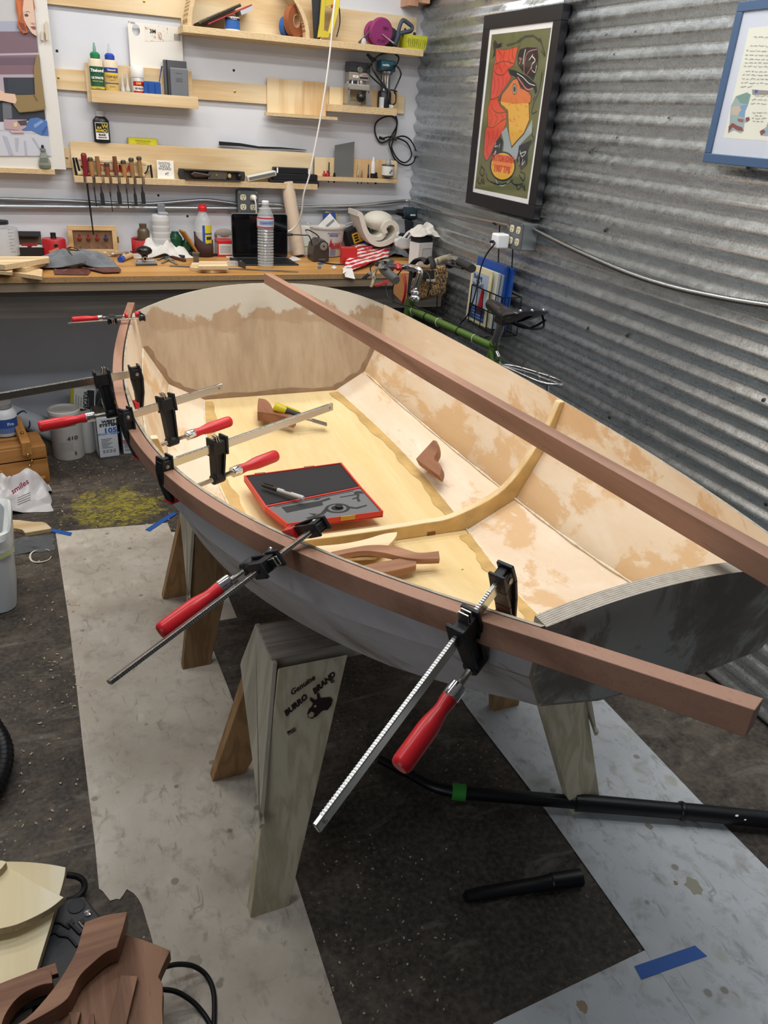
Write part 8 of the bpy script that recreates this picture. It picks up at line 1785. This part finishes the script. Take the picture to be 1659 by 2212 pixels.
shp([(503,795),(540,785),(575,880),(645,910),(678,955),(672,1020),(500,1040),(375,1010),(392,940),(437,885)],'#cd7038','printed_bird')
shp([(372,1010),(500,1035),(655,1025),(660,1190),(606,1322),(542,1392),(487,1455),(462,1340),(450,1095),(385,1042)],'#d3a344','printed_bird')
for i in range(46):
    rnd = random.Random(i*7+1); x,y = rnd.uniform(400,650),rnd.uniform(930,1330)
    if y>1100 and (x<460 or x>650-(y-1100)*.3): continue
    lnp([(x,y),(x+rnd.uniform(-16,16),y+rnd.uniform(8,22)),(x+rnd.uniform(-10,25),y+rnd.uniform(14,34))],4,'#a8572a','printed_hatching')
for r,c in ((56,'#3c4038'),(44,'#c9c0a2'),(36,'#55604f'),(18,'#20221f')): shp([(515+r*.42*math.cos(a),888+r*math.sin(a)) for a in [2*PI*k/20 for k in range(20)]],c,'printed_eye')
shp([(455,690),(520,700),(640,760),(730,835),(742,910),(722,940),(705,880),(640,915),(580,865),(530,770),(470,740)],BK,'printed_bill')
lnp([(540,730),(600,770),(660,830),(720,850)],7,'#cfd2cf'); lnp([(545,765),(590,830),(640,890),(700,880)],14,'#b8685e')
shp([(545,560),(570,490),(640,470),(740,475),(752,560),(745,680),(700,800),(660,760),(600,720),(545,640)],BK,'printed_head')
for L,w,c in (([(600,640),(610,560),(625,490)],14,'#bfc2bf'),([(610,740),(615,620),(650,520),(740,490)],10,'#b06a6e'),([(680,690),(690,640),(720,600),(690,560)],12,'#c9c6bd'),([(660,600),(700,540)],8,'#d5d2ca'),([(560,640),(575,600),(560,575),(590,590)],12,'#a9705e'),([(640,740),(670,690),(690,640)],10,'#a85a50'),([(690,700),(720,720),(735,650)],8,'#c9c6bd')): lnp(L,w,c)
shp([(385,1320),(435,1265),(455,1340),(485,1480),(548,1405),(612,1335),(672,1230),(690,1190),(688,1320),(580,1430),(530,1585),(495,1590),(400,1530),(410,1420)],'#93a0a4','printed_feathers')
shp([(370,1365),(400,1400),(390,1500),(300,1600),(285,1540),(320,1430)],BK); shp([(560,1450),(690,1390),(650,1500),(640,1640),(580,1700),(540,1600)],BK)
for L in ([(330,1420),(320,1460),(350,1450)],[(370,1430),(360,1470)],[(310,1540),(330,1500),(320,1560)],[(570,1500),(590,1560),(630,1510),(570,1530)],[(600,1580),(590,1640),(620,1600)],[(560,1560),(560,1640)]): lnp(L,9,'#b9bfb9')
for L in ([(190,1640),(170,1720),(200,1750),(215,1690),(180,1660)],[(160,1760),(150,1810),(180,1830),(190,1780)],[(200,1770),(215,1830),(180,1800)],[(235,1720),(250,1790),(330,1830),(420,1830),(500,1790)],[(560,1740),(600,1800),(620,1740),(570,1710)],[(530,1830),(550,1890),(590,1850),(620,1900),(610,1840)],[(480,1800),(520,1840),(600,1830)],[(770,380),(800,480),(820,560),(780,500)],[(790,720),(760,900),(700,1050),(690,1130),(740,1110)],[(700,1000),(720,960)],[(700,1270),(690,1340),(710,1380),(680,1440)]): lnp(L,15,'#2b2d2e')
lnp([(330,1790),(350,1830),(400,1850),(470,1800)],9,'#aeb4b4')
for r,c in ((1.12,BK),(1.0,'#d8b43e'),(.93,'#d9a238')): shp([(398+115*r*math.cos(a),1655+132*r*math.sin(a)) for a in [2*PI*k/32 for k in range(32)]],c,'printed_medallion')
shp([(310,1600),(350,1545),(450,1545),(490,1610),(495,1680),(285,1650)],'#d97d3a'); 
c_ = px(1086.5,352,XA); 
for k,s in enumerate(('LAYTON IOWA','1987 TPB')): text(s,.034 if k==0 else .036,mat('#c2402e',.6),ps,MF((XA-.000045*_pl[0]-.0008,c_.y,c_.z+.016-.042*k),(0,-1,0),(-1,0,0)),'printed_text',.0002,0,.0022,local=False,sx=.8 if k==0 else 1)
MB().box(XP+.0002,XP+.0008,y0+.055,y1-.055,z0+.055,z1-.055).build('glass',mat('#ffffff',.03,0,.5,trans=1.0,alpha=.10,ior=1.45),ps)
# blue framed letter
ps_y1 = 2.058; fy0 = ps_y1-.52
bl = frame_thing('framed_letter','slate-blue framed handwritten letter with small coloured drawings at the right edge',fy0,ps_y1,1.60,2.018,.026,'#3f5878',.030,'#c3c9d6')
ps = bl; _pl[0] = 0
A = px(1614,72,XA); Bq = px(1564,298,XA); 
MB().box(XA-.00005,XA+.0001,fy0+.10,(A.y+Bq.y)/2,Bq.z,px(1620,60,XA).z).build('letter_sheet',mat('#d8d9cc',.7),bl)
_pl[0] = 3
z4 = lambda L:[(x*.1718+1490,y*.1718) for x,y in L]
shp(z4([(520,1330),(580,1210),(720,1160),(770,1190),(735,1320),(700,1400),(690,1500),(750,1470),(760,1510),(720,1540),(690,1545),(680,1650),(640,1680),(560,1640),(480,1680),(500,1560),(510,1430)]),'#8fa3a6','drawn_figure',True)
for L,c in (([(580,1215),(720,1165),(765,1190),(735,1310),(640,1300)],'#6d8f86'),([(640,1330),(730,1310),(700,1400),(690,1480),(620,1460)],'#6f93b5'),([(530,1340),(620,1330),(650,1380),(600,1450),(520,1440)],'#b6aa9a'),([(490,1590),(540,1545),(600,1580),(660,1600),(675,1650),(600,1640),(540,1600),(485,1670)],'#7d4540'),([(700,1480),(745,1470),(755,1510),(715,1535)],'#7d4540'),([(600,1490),(680,1500),(670,1540),(610,1530)],'#8e5a50')): shp(z4(L),c,'drawn_detail',True)
shp(z4([(880,1650),(960,1600),(990,1520),(1100,1500),(1100,1700),(960,1710),(890,1700)]),'#8fa3a6','drawn_figure',True); shp(z4([(880,1650),(930,1625),(960,1660),(900,1705)]),'#7d4540','drawn_detail',True); shp(z4([(940,1680),(1000,1640),(1090,1650),(1080,1710),(960,1708)]),'#8aa0c0','drawn_detail',True)
shp(z4([(785,1125),(1300,1160),(1300,1195),(790,1190)]),'#8b8480','drawn_pen',True); shp(z4([(820,1130),(860,1132),(856,1172),(818,1170)]),'#3a55a0','drawn_detail',True)
INK = mat('#7d7f86',.7); rnd = random.Random(4); mb = MB(); xl = XA-.0009
for (u0,v,u1) in [(810,465,1250),(760,575,1300),(710,635,1300),(700,690,1300),(695,740,1300),(690,785,1300),(680,830,940),(700,895,1300),(660,940,1300),(655,990,1300),(645,1040,1300),(640,1085,740),(820,1205,1250),(780,1250,1250),(770,1300,960),(790,1415,1200),(820,1455,890),(780,1485,940),(790,1525,930)]:
    u = u0
    while u<u1:
        w_ = rnd.uniform(25,70); pts = [px(1490+.1718*(u+w_*k/6),.1718*(v+(u-u0)*.03+rnd.uniform(-9,9)),xl) for k in range(7)]; mb.tube(pts,.00055,3); u += w_+18
mb.build('handwriting',INK,bl,kind='stuff')
MB().box(XP+.0002,XP+.0008,fy0+.026,ps_y1-.026,1.626,1.992).build('glass',mat('#ffffff',.03,0,.5,trans=1.0,alpha=.10,ior=1.45),bl)
# ================================================================ OUTLET, CHARGER, CONDUIT ON THE METAL WALL
ya,yb_ = 3.070,2.962; zc = 1.246; 
ob = thing('outlet_box','grey metal quad outlet box on the corrugated wall below the poster','outlet',(XR,(ya+yb_)/2,zc-.055)); outlet_box(ob,Vector((1.884,(ya+yb_)/2,zc)),(0,-1,0),(-1,0,0),ya-yb_,.112,.078,(-.026,.026),mat('#7d8386',.4,.6))
c0 = px(1092,520,1.872); t = thing('phone_charger','square white plug-in charger with a black cable on the metal wall outlet','charger',(1.875,c0.y,c0.z-.03)); MB().bc((1.845,c0.y,c0.z),(.060,.058,.060)).build('charger_block',mat('#e9ebee',.3),t,bevel=.008,seg=3)
cbl = cr([Vector((1.815,c0.y+.005,c0.z-.004)),px(1068,527,1.80),px(1052,548,1.80),px(1040,575,1.79),px(1031,616,1.78),px(1022,650,1.77),px(1010,681,1.76),px(996,697,1.75),px(992,706,1.74),px(995,716,1.72)],7); MB().tube(cbl,.0035,6).build('charger_cable',RUB,t,smooth=80); MB().tube([Vector((1.816,c0.y+.005,c0.z-.004)),Vector((1.80,c0.y+.006,c0.z-.006))],.006,8).build('cable_plug',RUB,t)
xw = XR-.026
flex([px(1150,494,xw),px(1190,514,xw),px(1230,534,xw),px(1280,557,xw),px(1340,583,xw),px(1400,605,xw),px(1470,625,xw),px(1540,640,xw),px(1600,651,xw),px(1680,663,xw),px(1760,676,xw)],.0105,'flexible_conduit','ribbed steel conduit running along the metal wall from the quad outlet to the right edge',mat('#a9adae',.25,1.0))
# ================================================================ WIRE MAGAZINE RACK
WIRE = mat('#101113',.4,.3); xb,xf = XR-.018,XR-.115
ra = px(1020,615,xf); rb = px(1127,611,xb-.01); zt2 = ra.z; zb2_ = px(1025,701,xf).z; yA_,yB_ = ra.y,rb.y
rk = thing('wire_rack','black wire magazine rack hanging on the metal wall below the quad outlet','rack',(xb,(yA_+yB_)/2,zb2_))
def wr(L,r=.0028,nm='wire'): MB().tube(L,r,6).build(nm,WIRE,rk,smooth=60)
for z in (zt2,zb2_,(zt2+zb2_)/2): wr([Vector((xf,yA_,z)),Vector((xf,yB_,z)),Vector((xb,yB_,z)),Vector((xb,yA_,z)),Vector((xf,yA_,z))],.003,'rim_wire')
for k in range(6): y = yA_+(yB_-yA_)*k/5; wr([Vector((xf,y,zt2)),Vector((xf,y,zb2_)),Vector((xb,y,zb2_))],.0022 if k%5 else .003)
for k in range(4): x = xb+(xf-xb)*k/3; wr([Vector((x,yB_,zt2)),Vector((x,yB_,zb2_))],.0022)
for u0,v0,u1,v1 in ((1079.5,483,1077,600),(1108,530,1106,612)): a,b = px(u0,v0,xb),px(u1,v1,xb); wr([a,Vector((xb,b.y,zt2))],.003,'hanger_wire')
a,b = px(1077,484,xb),px(1090,484,xb); wr([a,a+Vector((-.03,0,.004)),a+Vector((-.03,-.03,0))],.0035,'hook')
def mag(name,label,cat,x,y0,y1,z0,z1,th,col,lean=.10,group='magazines in the wire rack'):
    t = thing(name,label,cat,(x,(y0+y1)/2,z0),0,group,rot=(0,lean,0)); w = abs(y0-y1)
    MB().box(0,th,-w/2,w/2,0,z1-z0).build('cover',mat(col,.35),t,local=True,bevel=.001); return t,w,z1-z0
q0,q1 = px(1020,570,xf+.005),px(1066,581,xf+.005)
ym0,ym1 = px(1020,570,1.862).y,px(1064,581,1.862).y; zmt = px(1020,570,1.862).z; zm0 = zb2_+.006
t,w,h = mag('boat_magazine','cream boat-building booklet with a red sail on its cover, frontmost in the wire rack','magazine',1.858,ym0,ym1,zm0,zmt,.006,'#d9cfa8',.02)
def mcov(y0_,y1_,z0_,z1_,col,nm,l=.0006): MB().box(-l,.001,y0_,y1_,z0_,z1_).build(nm,mat(col,.35),t,local=True)
mcov(-w*.40,w*.40,h*.06,h*.90,'#9fb0c4','cover_picture'); mcov(-w*.40,w*.40,h*.06,h*.30,'#2f4f86','cover_sea',.001)
for k in range(4): mcov(-w*.38+.03*k,w*.1+.02*k,h*(.10+.05*k),h*(.115+.05*k),'#8fa5c4','cover_wave',.0014)
MB().add([(-.0016,-w*.02,h*.30),(-.0016,-w*.30,h*.30),(-.0016,-w*.16,h*.72),(-.0004,-w*.02,h*.30),(-.0004,-w*.30,h*.30),(-.0004,-w*.16,h*.72)],[(0,1,2),(5,4,3),(0,3,4,1),(1,4,5,2),(2,5,3,0)]).build('red_sail',mat('#b3232c',.4),t,local=True); MB().box(-.0016,0,-w*.17,-w*.15,h*.26,h*.73).build('mast',DBLACK,t,local=True); MB().add([(-.0018,w*.08,h*.26),(-.0018,-w*.36,h*.26),(-.0018,-w*.30,h*.20),(-.0018,w*.04,h*.20)],[(0,1,2,3)]).build('dinghy',mat('#5a2f28'),t,local=True)
for k,s in enumerate(('Building','the','Nutshell')): text(s,.030,mat('#26304a'),t,MF((-.0018,w*(.12 if k!=1 else .1),h*(.82-.075*k)),(0,-1,0),(-1,0,0)),'cover_title',.0002,0,.0002,sx=.85)
t,w,h = mag('magazine','pale magazine tucked behind the red-sail booklet in the rack','magazine',1.872,ym0-.01,ym1-.025,zm0,zmt-.004,.012,'#c9cbbd',.04); MB().box(0,.012,-w/2-.001,-w/2,.002,h-.002).build('page_edges',mat('#b3b6ba',.7),t,local=True)
t,w,h = mag('magazine','grey-blue magazine behind the pale one in the wire rack','magazine',1.888,ym0-.01,ym1-.035,zm0,zmt-.010,.010,'#8e9aa3',.05)
for i,(dx,dy,dz,lab) in enumerate(((0,0,0,'front bright blue folder standing in the wire rack'),(.018,-.025,-.006,'rear bright blue folder leaning nearest the metal wall'))):
    t,w,h = mag('blue_folder',lab,'folder',1.902+dx,px(1029,564,1.905).y+.0,px(1094,568,1.905).y+dy,zm0,px(1060,564,1.905).z+dz,.014,'#1d4c9c',.03,'blue folders in the wire rack'); MB().box(-.001,0,-w*.48,-w*.44,.01,h-.01).build('fold_line',mat('#173e82',.4),t,local=True)
# ================================================================ BICYCLE
bk = thing('bicycle','green touring bicycle with black leather saddle parked between the boat and the metal wall','bicycle',(1.46,2.7,0))
GRN = mat('#4d6a2c',.25,.2,.6); ALU = mat('#b5b7b9',.25,1.0)
seat = px(1066,750,1.50); head = px(884,667,1.40); fdir = (head-seat); fdir.z = 0; fdir.normalize()
MB().tube([seat-fdir*.012,head],.0155,14).build('top_tube',GRN,bk,smooth=50)
hd = Vector((fdir.x*.25,fdir.y*.25,-1)).normalized(); h0 = head-hd*.05; h1 = head+hd*.10
MB().tube([h0,h1],.020,14).build('head_tube',GRN,bk,smooth=50); MB().tube([h0-hd*.012,h0],.022,14).build('headset',CHROME,bk,smooth=50)
bb = Vector((seat.x,seat.y,0))+fdir*.13+Vector((0,0,.28)); MB().tube([seat-(bb-seat).normalized()*.015,bb],.016,12).build('seat_tube',GRN,bk,smooth=50); MB().tube([h1-hd*.02,bb],.017,12).build('down_tube',GRN,bk,smooth=50)
ra_ = Vector((seat.x,seat.y,.345))-fdir*.33; fa = Vector((h1.x,h1.y,.345))+fdir*.18
side = Vector((fdir.y,-fdir.x,0))
for s_ in (-1,1):
    MB().tube([seat+side*.012*s_-Vector((0,0,.01)),ra_+side*.065*s_],.008,8).build('seat_stay',GRN,bk,smooth=50); MB().tube([bb+side*.03*s_,ra_+side*.065*s_],.009,8).build('chain_stay',GRN,bk,smooth=50); MB().tube(cr([h1+hd*.005+side*.03*s_,h1+hd*.15+side*.05*s_,fa+side*.05*s_],6),[.012]*7+[.010]*5+[.007],8).build('fork_blade',GRN,bk,smooth=50)
for c_,nm in ((ra_,'rear_wheel'),(fa,'front_wheel')):
    ring = [c_+fdir*(.325*math.cos(a))+Vector((0,0,.325*math.sin(a))) for a in [2*PI*k/40 for k in range(40)]]; wh = MB().tube(ring,.019,8,closed=True).build(nm,mat('#1a1a1b',.7),bk,smooth=60); MB().tube([c_+fdir*(.302*math.cos(a))+Vector((0,0,.302*math.sin(a))) for a in [2*PI*k/40 for k in range(40)]],.010,6,closed=True).build('rim',ALU,wh,smooth=60)
    sp_ = MB(); [sp_.tube([c_,c_+fdir*(.3*math.cos(a))+Vector((0,0,.3*math.sin(a)))],.001,4) for a in [2*PI*k/24 for k in range(24)]]; sp_.build('spokes',ALU,wh,kind='stuff'); MB().tube([c_-side*.05,c_+side*.05],.018,10).build('hub',ALU,wh,smooth=50)
# cable housings on top tube
up_ = Vector((0,0,1))
MB().tube(cr([head+up_*.020-fdir*.02,head.lerp(seat,.25)+up_*.022,head.lerp(seat,.6)+up_*.022,head.lerp(seat,.9)+up_*.020],6),.0025,6).build('cable_housing',RUB,bk,smooth=60)
for f_ in (.06,.23,.38,.62,.80): MB().tube([head.lerp(seat,f_)+Vector((math.cos(a)*side.x,math.cos(a)*side.y,0))*.0172+up_*.0172*math.sin(a) for a in [2*PI*k/12 for k in range(12)]],.0018,5,closed=True).build('cable_tie',mat('#b9bcae',.4) if f_ in (.06,.38,.80) else RUB,bk,smooth=60)
MB().tube(cr([head.lerp(seat,.86)+up_*.018,px(1042,730,1.50),px(1060,727,1.50),px(1070,742,1.49),px(1073,765,1.49),px(1078,780,1.48)],6),.0035,6).build('brake_cable',RUB,bk,smooth=60)
MB().tube([px(1073,760,1.48),px(1078,772,1.48)],.007,8).build('brake_fitting',CHROME,bk,smooth=50)
MB().tube([px(1074,768,1.485),px(1083,792,1.485)],.007,8).build('stay_bridge',GRN,bk,smooth=50)
# seat post and saddle
sp0,sp1 = px(1068,742,1.50),px(1086,692,1.49); MB().tube([sp0,sp1],.0145,14).build('seat_post',mat('#83868a',.35,.8),bk,smooth=50); MB().tube([sp0-(sp1-sp0)*.1,sp0+(sp1-sp0)*.04],.019,14).build('seat_clamp',GRN,bk,smooth=50)
nose = px(1055,648,1.485); rear = px(1150,680,1.485); sd_ = rear-nose; L = sd_.length; sx_ = sd_.normalized(); su = Vector((0,0,1)); ss = sx_.cross(su).normalized(); su = ss.cross(sx_)
if su.z<0: su = -su
st_ = [(0,.006,.004,-.030),(.04,.018,.006,-.034),(.2,.024,.004,-.040),(.4,.032,-.004,-.052),(.58,.052,-.004,-.050),(.75,.074,.004,-.036),(.9,.080,.012,-.016),(.97,.072,.014,-.006),(1,.058,.012,-.004)]
mb = MB(); rings = []
for f_,w_,zt_,zd_ in st_:
    c_ = nose+sx_*L*f_
    rings.append([c_+ss*(w_*math.sin(a))+su*(zt_ + (zd_-zt_)*((1-math.cos(a))/2)**1.1) for a in [-PI*.95+1.9*PI*k/14 for k in range(15)]])
for i in range(len(rings)-1): mb.add(rings[i]+rings[i+1],[(k,k+1,15+k+1,15+k) for k in range(14)])
mb.add(rings[0],[tuple(range(15))]); mb.add(rings[-1],[tuple(range(15))]); sd_o = mb.build('saddle',mat('#17161a',.25,0,.6),bk,smooth=60)
MB().tube(cr([nose+sx_*.02-su*.03,nose+sx_*L*.4-su*.055-ss*.02,nose+sx_*L*.75-su*.06-ss*.04,nose+sx_*L*.98-su*.02-ss*.06],6),.004,6).build('saddle_rail',mat('#2a2a2d',.3,.8),sd_o,smooth=60); MB().tube(cr([nose+sx_*L*.85-su*.012-ss*.07,nose+sx_*L*.95-su*.045-ss*.06,nose+sx_*L*1.02-su*.045+ss*.0,nose+sx_*L*.98-su*.02+ss*.07],6),.004,6).build('rear_wire',mat('#1d1d1f',.3,.6),sd_o,smooth=60)
for k in (-1,0,1): MB().sphere(nose+sx_*L*.985+ss*.045*k+su*.013,.0055,8,6).build('saddle_rivet',STEEL,sd_o,smooth=80)
MB().at(sp1,(0,0,0)).box(-.02,.02,-.03,.03,-.012,.008).build('saddle_clamp',mat('#303033',.35,.7),sd_o,bevel=.004)
# rear rack
R0_ = [px(u,v,1.50) for u,v in ((1084,788),(1107,789),(1155,800),(1196,815),(1214,826))]; R1_ = [px(u,v,1.40) for u,v in ((1090,796),(1120,806),(1150,819),(1175,831),(1205,833))]
zr_ = sum(p.z for p in R0_)/5; 
P0s = [pz(u,v,zr_) for u,v in ((1084,789),(1110,791),(1155,803),(1195,816),(1214,825),(1208,831),(1180,829),(1150,819),(1112,802))]
ringr = cr(P0s,5,True); MB().tube(ringr,.0055,8,closed=True).build('rack_rail',ALU,bk,smooth=60)
for (a,b) in (((1126,794),(1138,815)),((1160,804),(1166,824)),((1185,812),(1192,830))): MB().tube([pz(*a,zr_),pz(*b,zr_)],.0045,6).build('rack_cross_bar',ALU,bk,smooth=60)
MB().tube([pz(1092,792,zr_),pz(1150,808,zr_),pz(1205,829,zr_)],.005,6).build('rack_centre_rail',ALU,bk,smooth=60)
for s_ in (-1,1): MB().tube([pz(1160,815,zr_)+side*.05*s_,ra_+side*.07*s_],.005,6).build('rack_strut',ALU,bk,smooth=60)
# handlebar, stem, levers
zh = 1.11; stc = pz(899,600,zh)
stem0 = h0-hd*.02
q1 = px(895,637,1.40); 
MB().tube([stem0,stem0-hd*.06],.014,12).build('stem_quill',CHROME,bk,smooth=50); MB().tube(cr([stem0-hd*.02,px(899,618,1.40),px(907,592,1.395),px(905,583,1.39),px(893,579,1.385),px(874,577,1.38)],6),[.0135]*31,12).build('stem',CHROME,bk,smooth=60); MB().lathe([(.016,-.012),(.021,-.006),(.021,.006),(.016,.012)],14,c=px(897,644,1.40)).build('locknut',CHROME,bk,smooth=50); MB().lathe([(.015,-.010),(.019,-.006),(.019,.006),(.015,.010)],14,c=px(897,632,1.40)).build('locknut',CHROME,bk,smooth=50)
ctr = px(872,577,1.38); lft = px(838,574,1.22); lend = px(823,578,1.16); gend = px(856,606,1.16); gl0 = px(826,580,1.165)
bar_l = cr([ctr,lft,px(826,572,1.18),lend,gl0.lerp(gend,.2)],6); MB().tube(bar_l,.011,10).build('handlebar_left',ALU,bk,smooth=60)
MB().tube([gl0,gl0.lerp(gend,.06),gend-(gend-gl0)*.05,gend],[.014,.0165,.017,.013],14).build('grip_left',mat('#3b3c3f',.6),bk,smooth=50)
rgt = [ctr,px(905,585,1.55),px(935,570,1.62),px(955,562,1.66),px(976,558,1.68)]; MB().tube(cr(rgt,6)[:14],.011,10).build('handlebar_right',ALU,bk,smooth=60); MB().tube(cr([px(938,568,1.625),px(955,561,1.66),px(972,557,1.675)],5),.017,12).build('taped_grip',mat('#8d8471',.7),bk,smooth=50); MB().tube([px(974,557,1.68),px(984,559,1.68),px(994,563,1.67)],[.012,.013,.016],12).build('shifter_pod',CHROME,bk,smooth=50); MB().tube([px(992,566,1.66),px(1020,580,1.60)],.017,12).build('grip_right',mat('#232427',.6),bk,smooth=50)
def lever(L,x,r,m,nm): MB().tube(cr([px(u,v,x) for u,v in L],5),r,8,flat=.6).build(nm,m,bk,smooth=60)
lever([(833,578),(815,580),(808,592),(807,606),(802,618)],1.15,.008,ALU,'brake_lever'); lever([(800,590),(794,594),(786,601)],1.16,.010,ALU,'bar_end'); lever([(835,608),(826,613),(814,616)],1.20,.011,mat('#a8202a',.35),'red_lever'); lever([(842,585),(850,575),(858,572),(862,582)],1.30,.014,mat('#a8202a',.35),'red_cable_clip'); lever([(815,572),(822,567),(836,563),(846,565)],1.20,.012,ALU,'clamp_body')
lever([(960,567),(972,572),(990,577),(1000,580)],1.62,.008,BLACK,'rear_brake_lever'); MB().sphere(px(972,571,1.63),(.022,.018,.018)).build('lever_hood',BLACK,bk,smooth=80)
for L,x in ([[(833,575),(815,566),(800,578),(806,600)],1.17],[[(833,605),(838,640),(860,655),(885,662),(905,668)],1.33],[[(850,655),(849,620),(862,590),(880,575),(893,590)],1.36],[[(945,560),(950,600),(944,650),(946,690)],1.60],[[(905,580),(925,592),(930,615),(922,640)],1.45]): MB().tube(cr([px(u,v,x) for u,v in L],6),.0026,6).build('cable_loop',RUB,bk,smooth=60)
MB().tube(cr([px(u,v,1.44) for u,v in ((872,592),(876,615),(874,640),(868,658))],5),.006,8).build('red_lock_cable',mat('#9c1f28',.35),bk,smooth=60)
# front bag with leopard print, cardboard flaps
LEO = NT('leopard_print'); _v = LEO.mapping((1,1,1)); _d = LEO.voro(_v,95); _n = LEO.noise(_v,130,4,.6)
_m = LEO.math('MULTIPLY',LEO.ramp(_d,[(.22,0.0),(.32,1.0)]),LEO.ramp(_d,[(.62,1.0),(.72,0.0)])); _c = LEO.mix(LEO.math('MULTIPLY',_m,LEO.ramp(_n,[(.40,0.0),(.48,1.0)])),'#a88758','#1d1712'); LEO = LEO.out(_c,.7)
yq = 1.50
b4 = [px(u,v,yq) for u,v in ((889,575),(934,580),(932,640),(905,651),(890,645))]
bg = thing('handlebar_bag','small leopard-print bag with black straps hanging on the handlebars','bag',(yq,b4[0].y,b4[3].z))
cB = sum(b4,Vector())/5
n = len(b4); MB().add(b4+[p+Vector((.10,.06,0)) for p in b4],[tuple(range(n-1,-1,-1)),tuple(range(n,2*n))]+[(i,(i+1)%n,n+(i+1)%n,n+i) for i in range(n)]).build('bag_body',LEO,bg,bevel=.01)
def bpatch(L,x,m,nm,th=.012): 
    q = [px(u,v,x) for u,v in L]; n = len(q); MB().add(q+[p+Vector((th,th*.5,0)) for p in q],[tuple(range(n-1,-1,-1)),tuple(range(n,2*n))]+[(i,(i+1)%n,n+(i+1)%n,n+i) for i in range(n)]).build(nm,m,bg,bevel=.003)
bpatch([(890,583),(934,585),(934,603),(891,600)],yq-.012,mat('#17171a',.7),'black_flap'); bpatch([(884,582),(894,584),(886,640),(878,640)],yq-.03,mat('#1b1d24',.7),'black_strap'); bpatch([(920,603),(937,604),(937,610),(921,609)],yq-.014,mat('#9a8f88',.5),'grey_buckle')
MB().tube(cr([px(u,v,yq-.01) for u,v in ((890,572),(900,562),(915,560),(922,568),(930,558),(935,570),(936,580))],5),.014,8,flat=.6).build('top_strap',mat('#121214',.7),bg,smooth=60)
CARD = mat('#b07a49',.75)
for L,x,lab in (([(848,604),(866,592),(884,596),(880,640),(872,656),(850,634)],1.56,'tan cardboard flap left of the bike stem'),([(931,598),(948,586),(962,588),(961,630),(952,642),(945,632),(933,636)],1.66,'tan cardboard flap right of the leopard bag')):
    q = [px(u,v,x) for u,v in L]; n = len(q); c = sum(q,Vector())/n; o = MB().add([p-c for p in q]+[p-c+Vector((.004,.003,0)) for p in q],[tuple(range(n-1,-1,-1)),tuple(range(n,2*n))]+[(i,(i+1)%n,n+(i+1)%n,n+i) for i in range(n)]).build('cardboard_flap',CARD,local=True); o.location = c; tag(o,lab,'cardboard','cardboard flaps behind the handlebars')
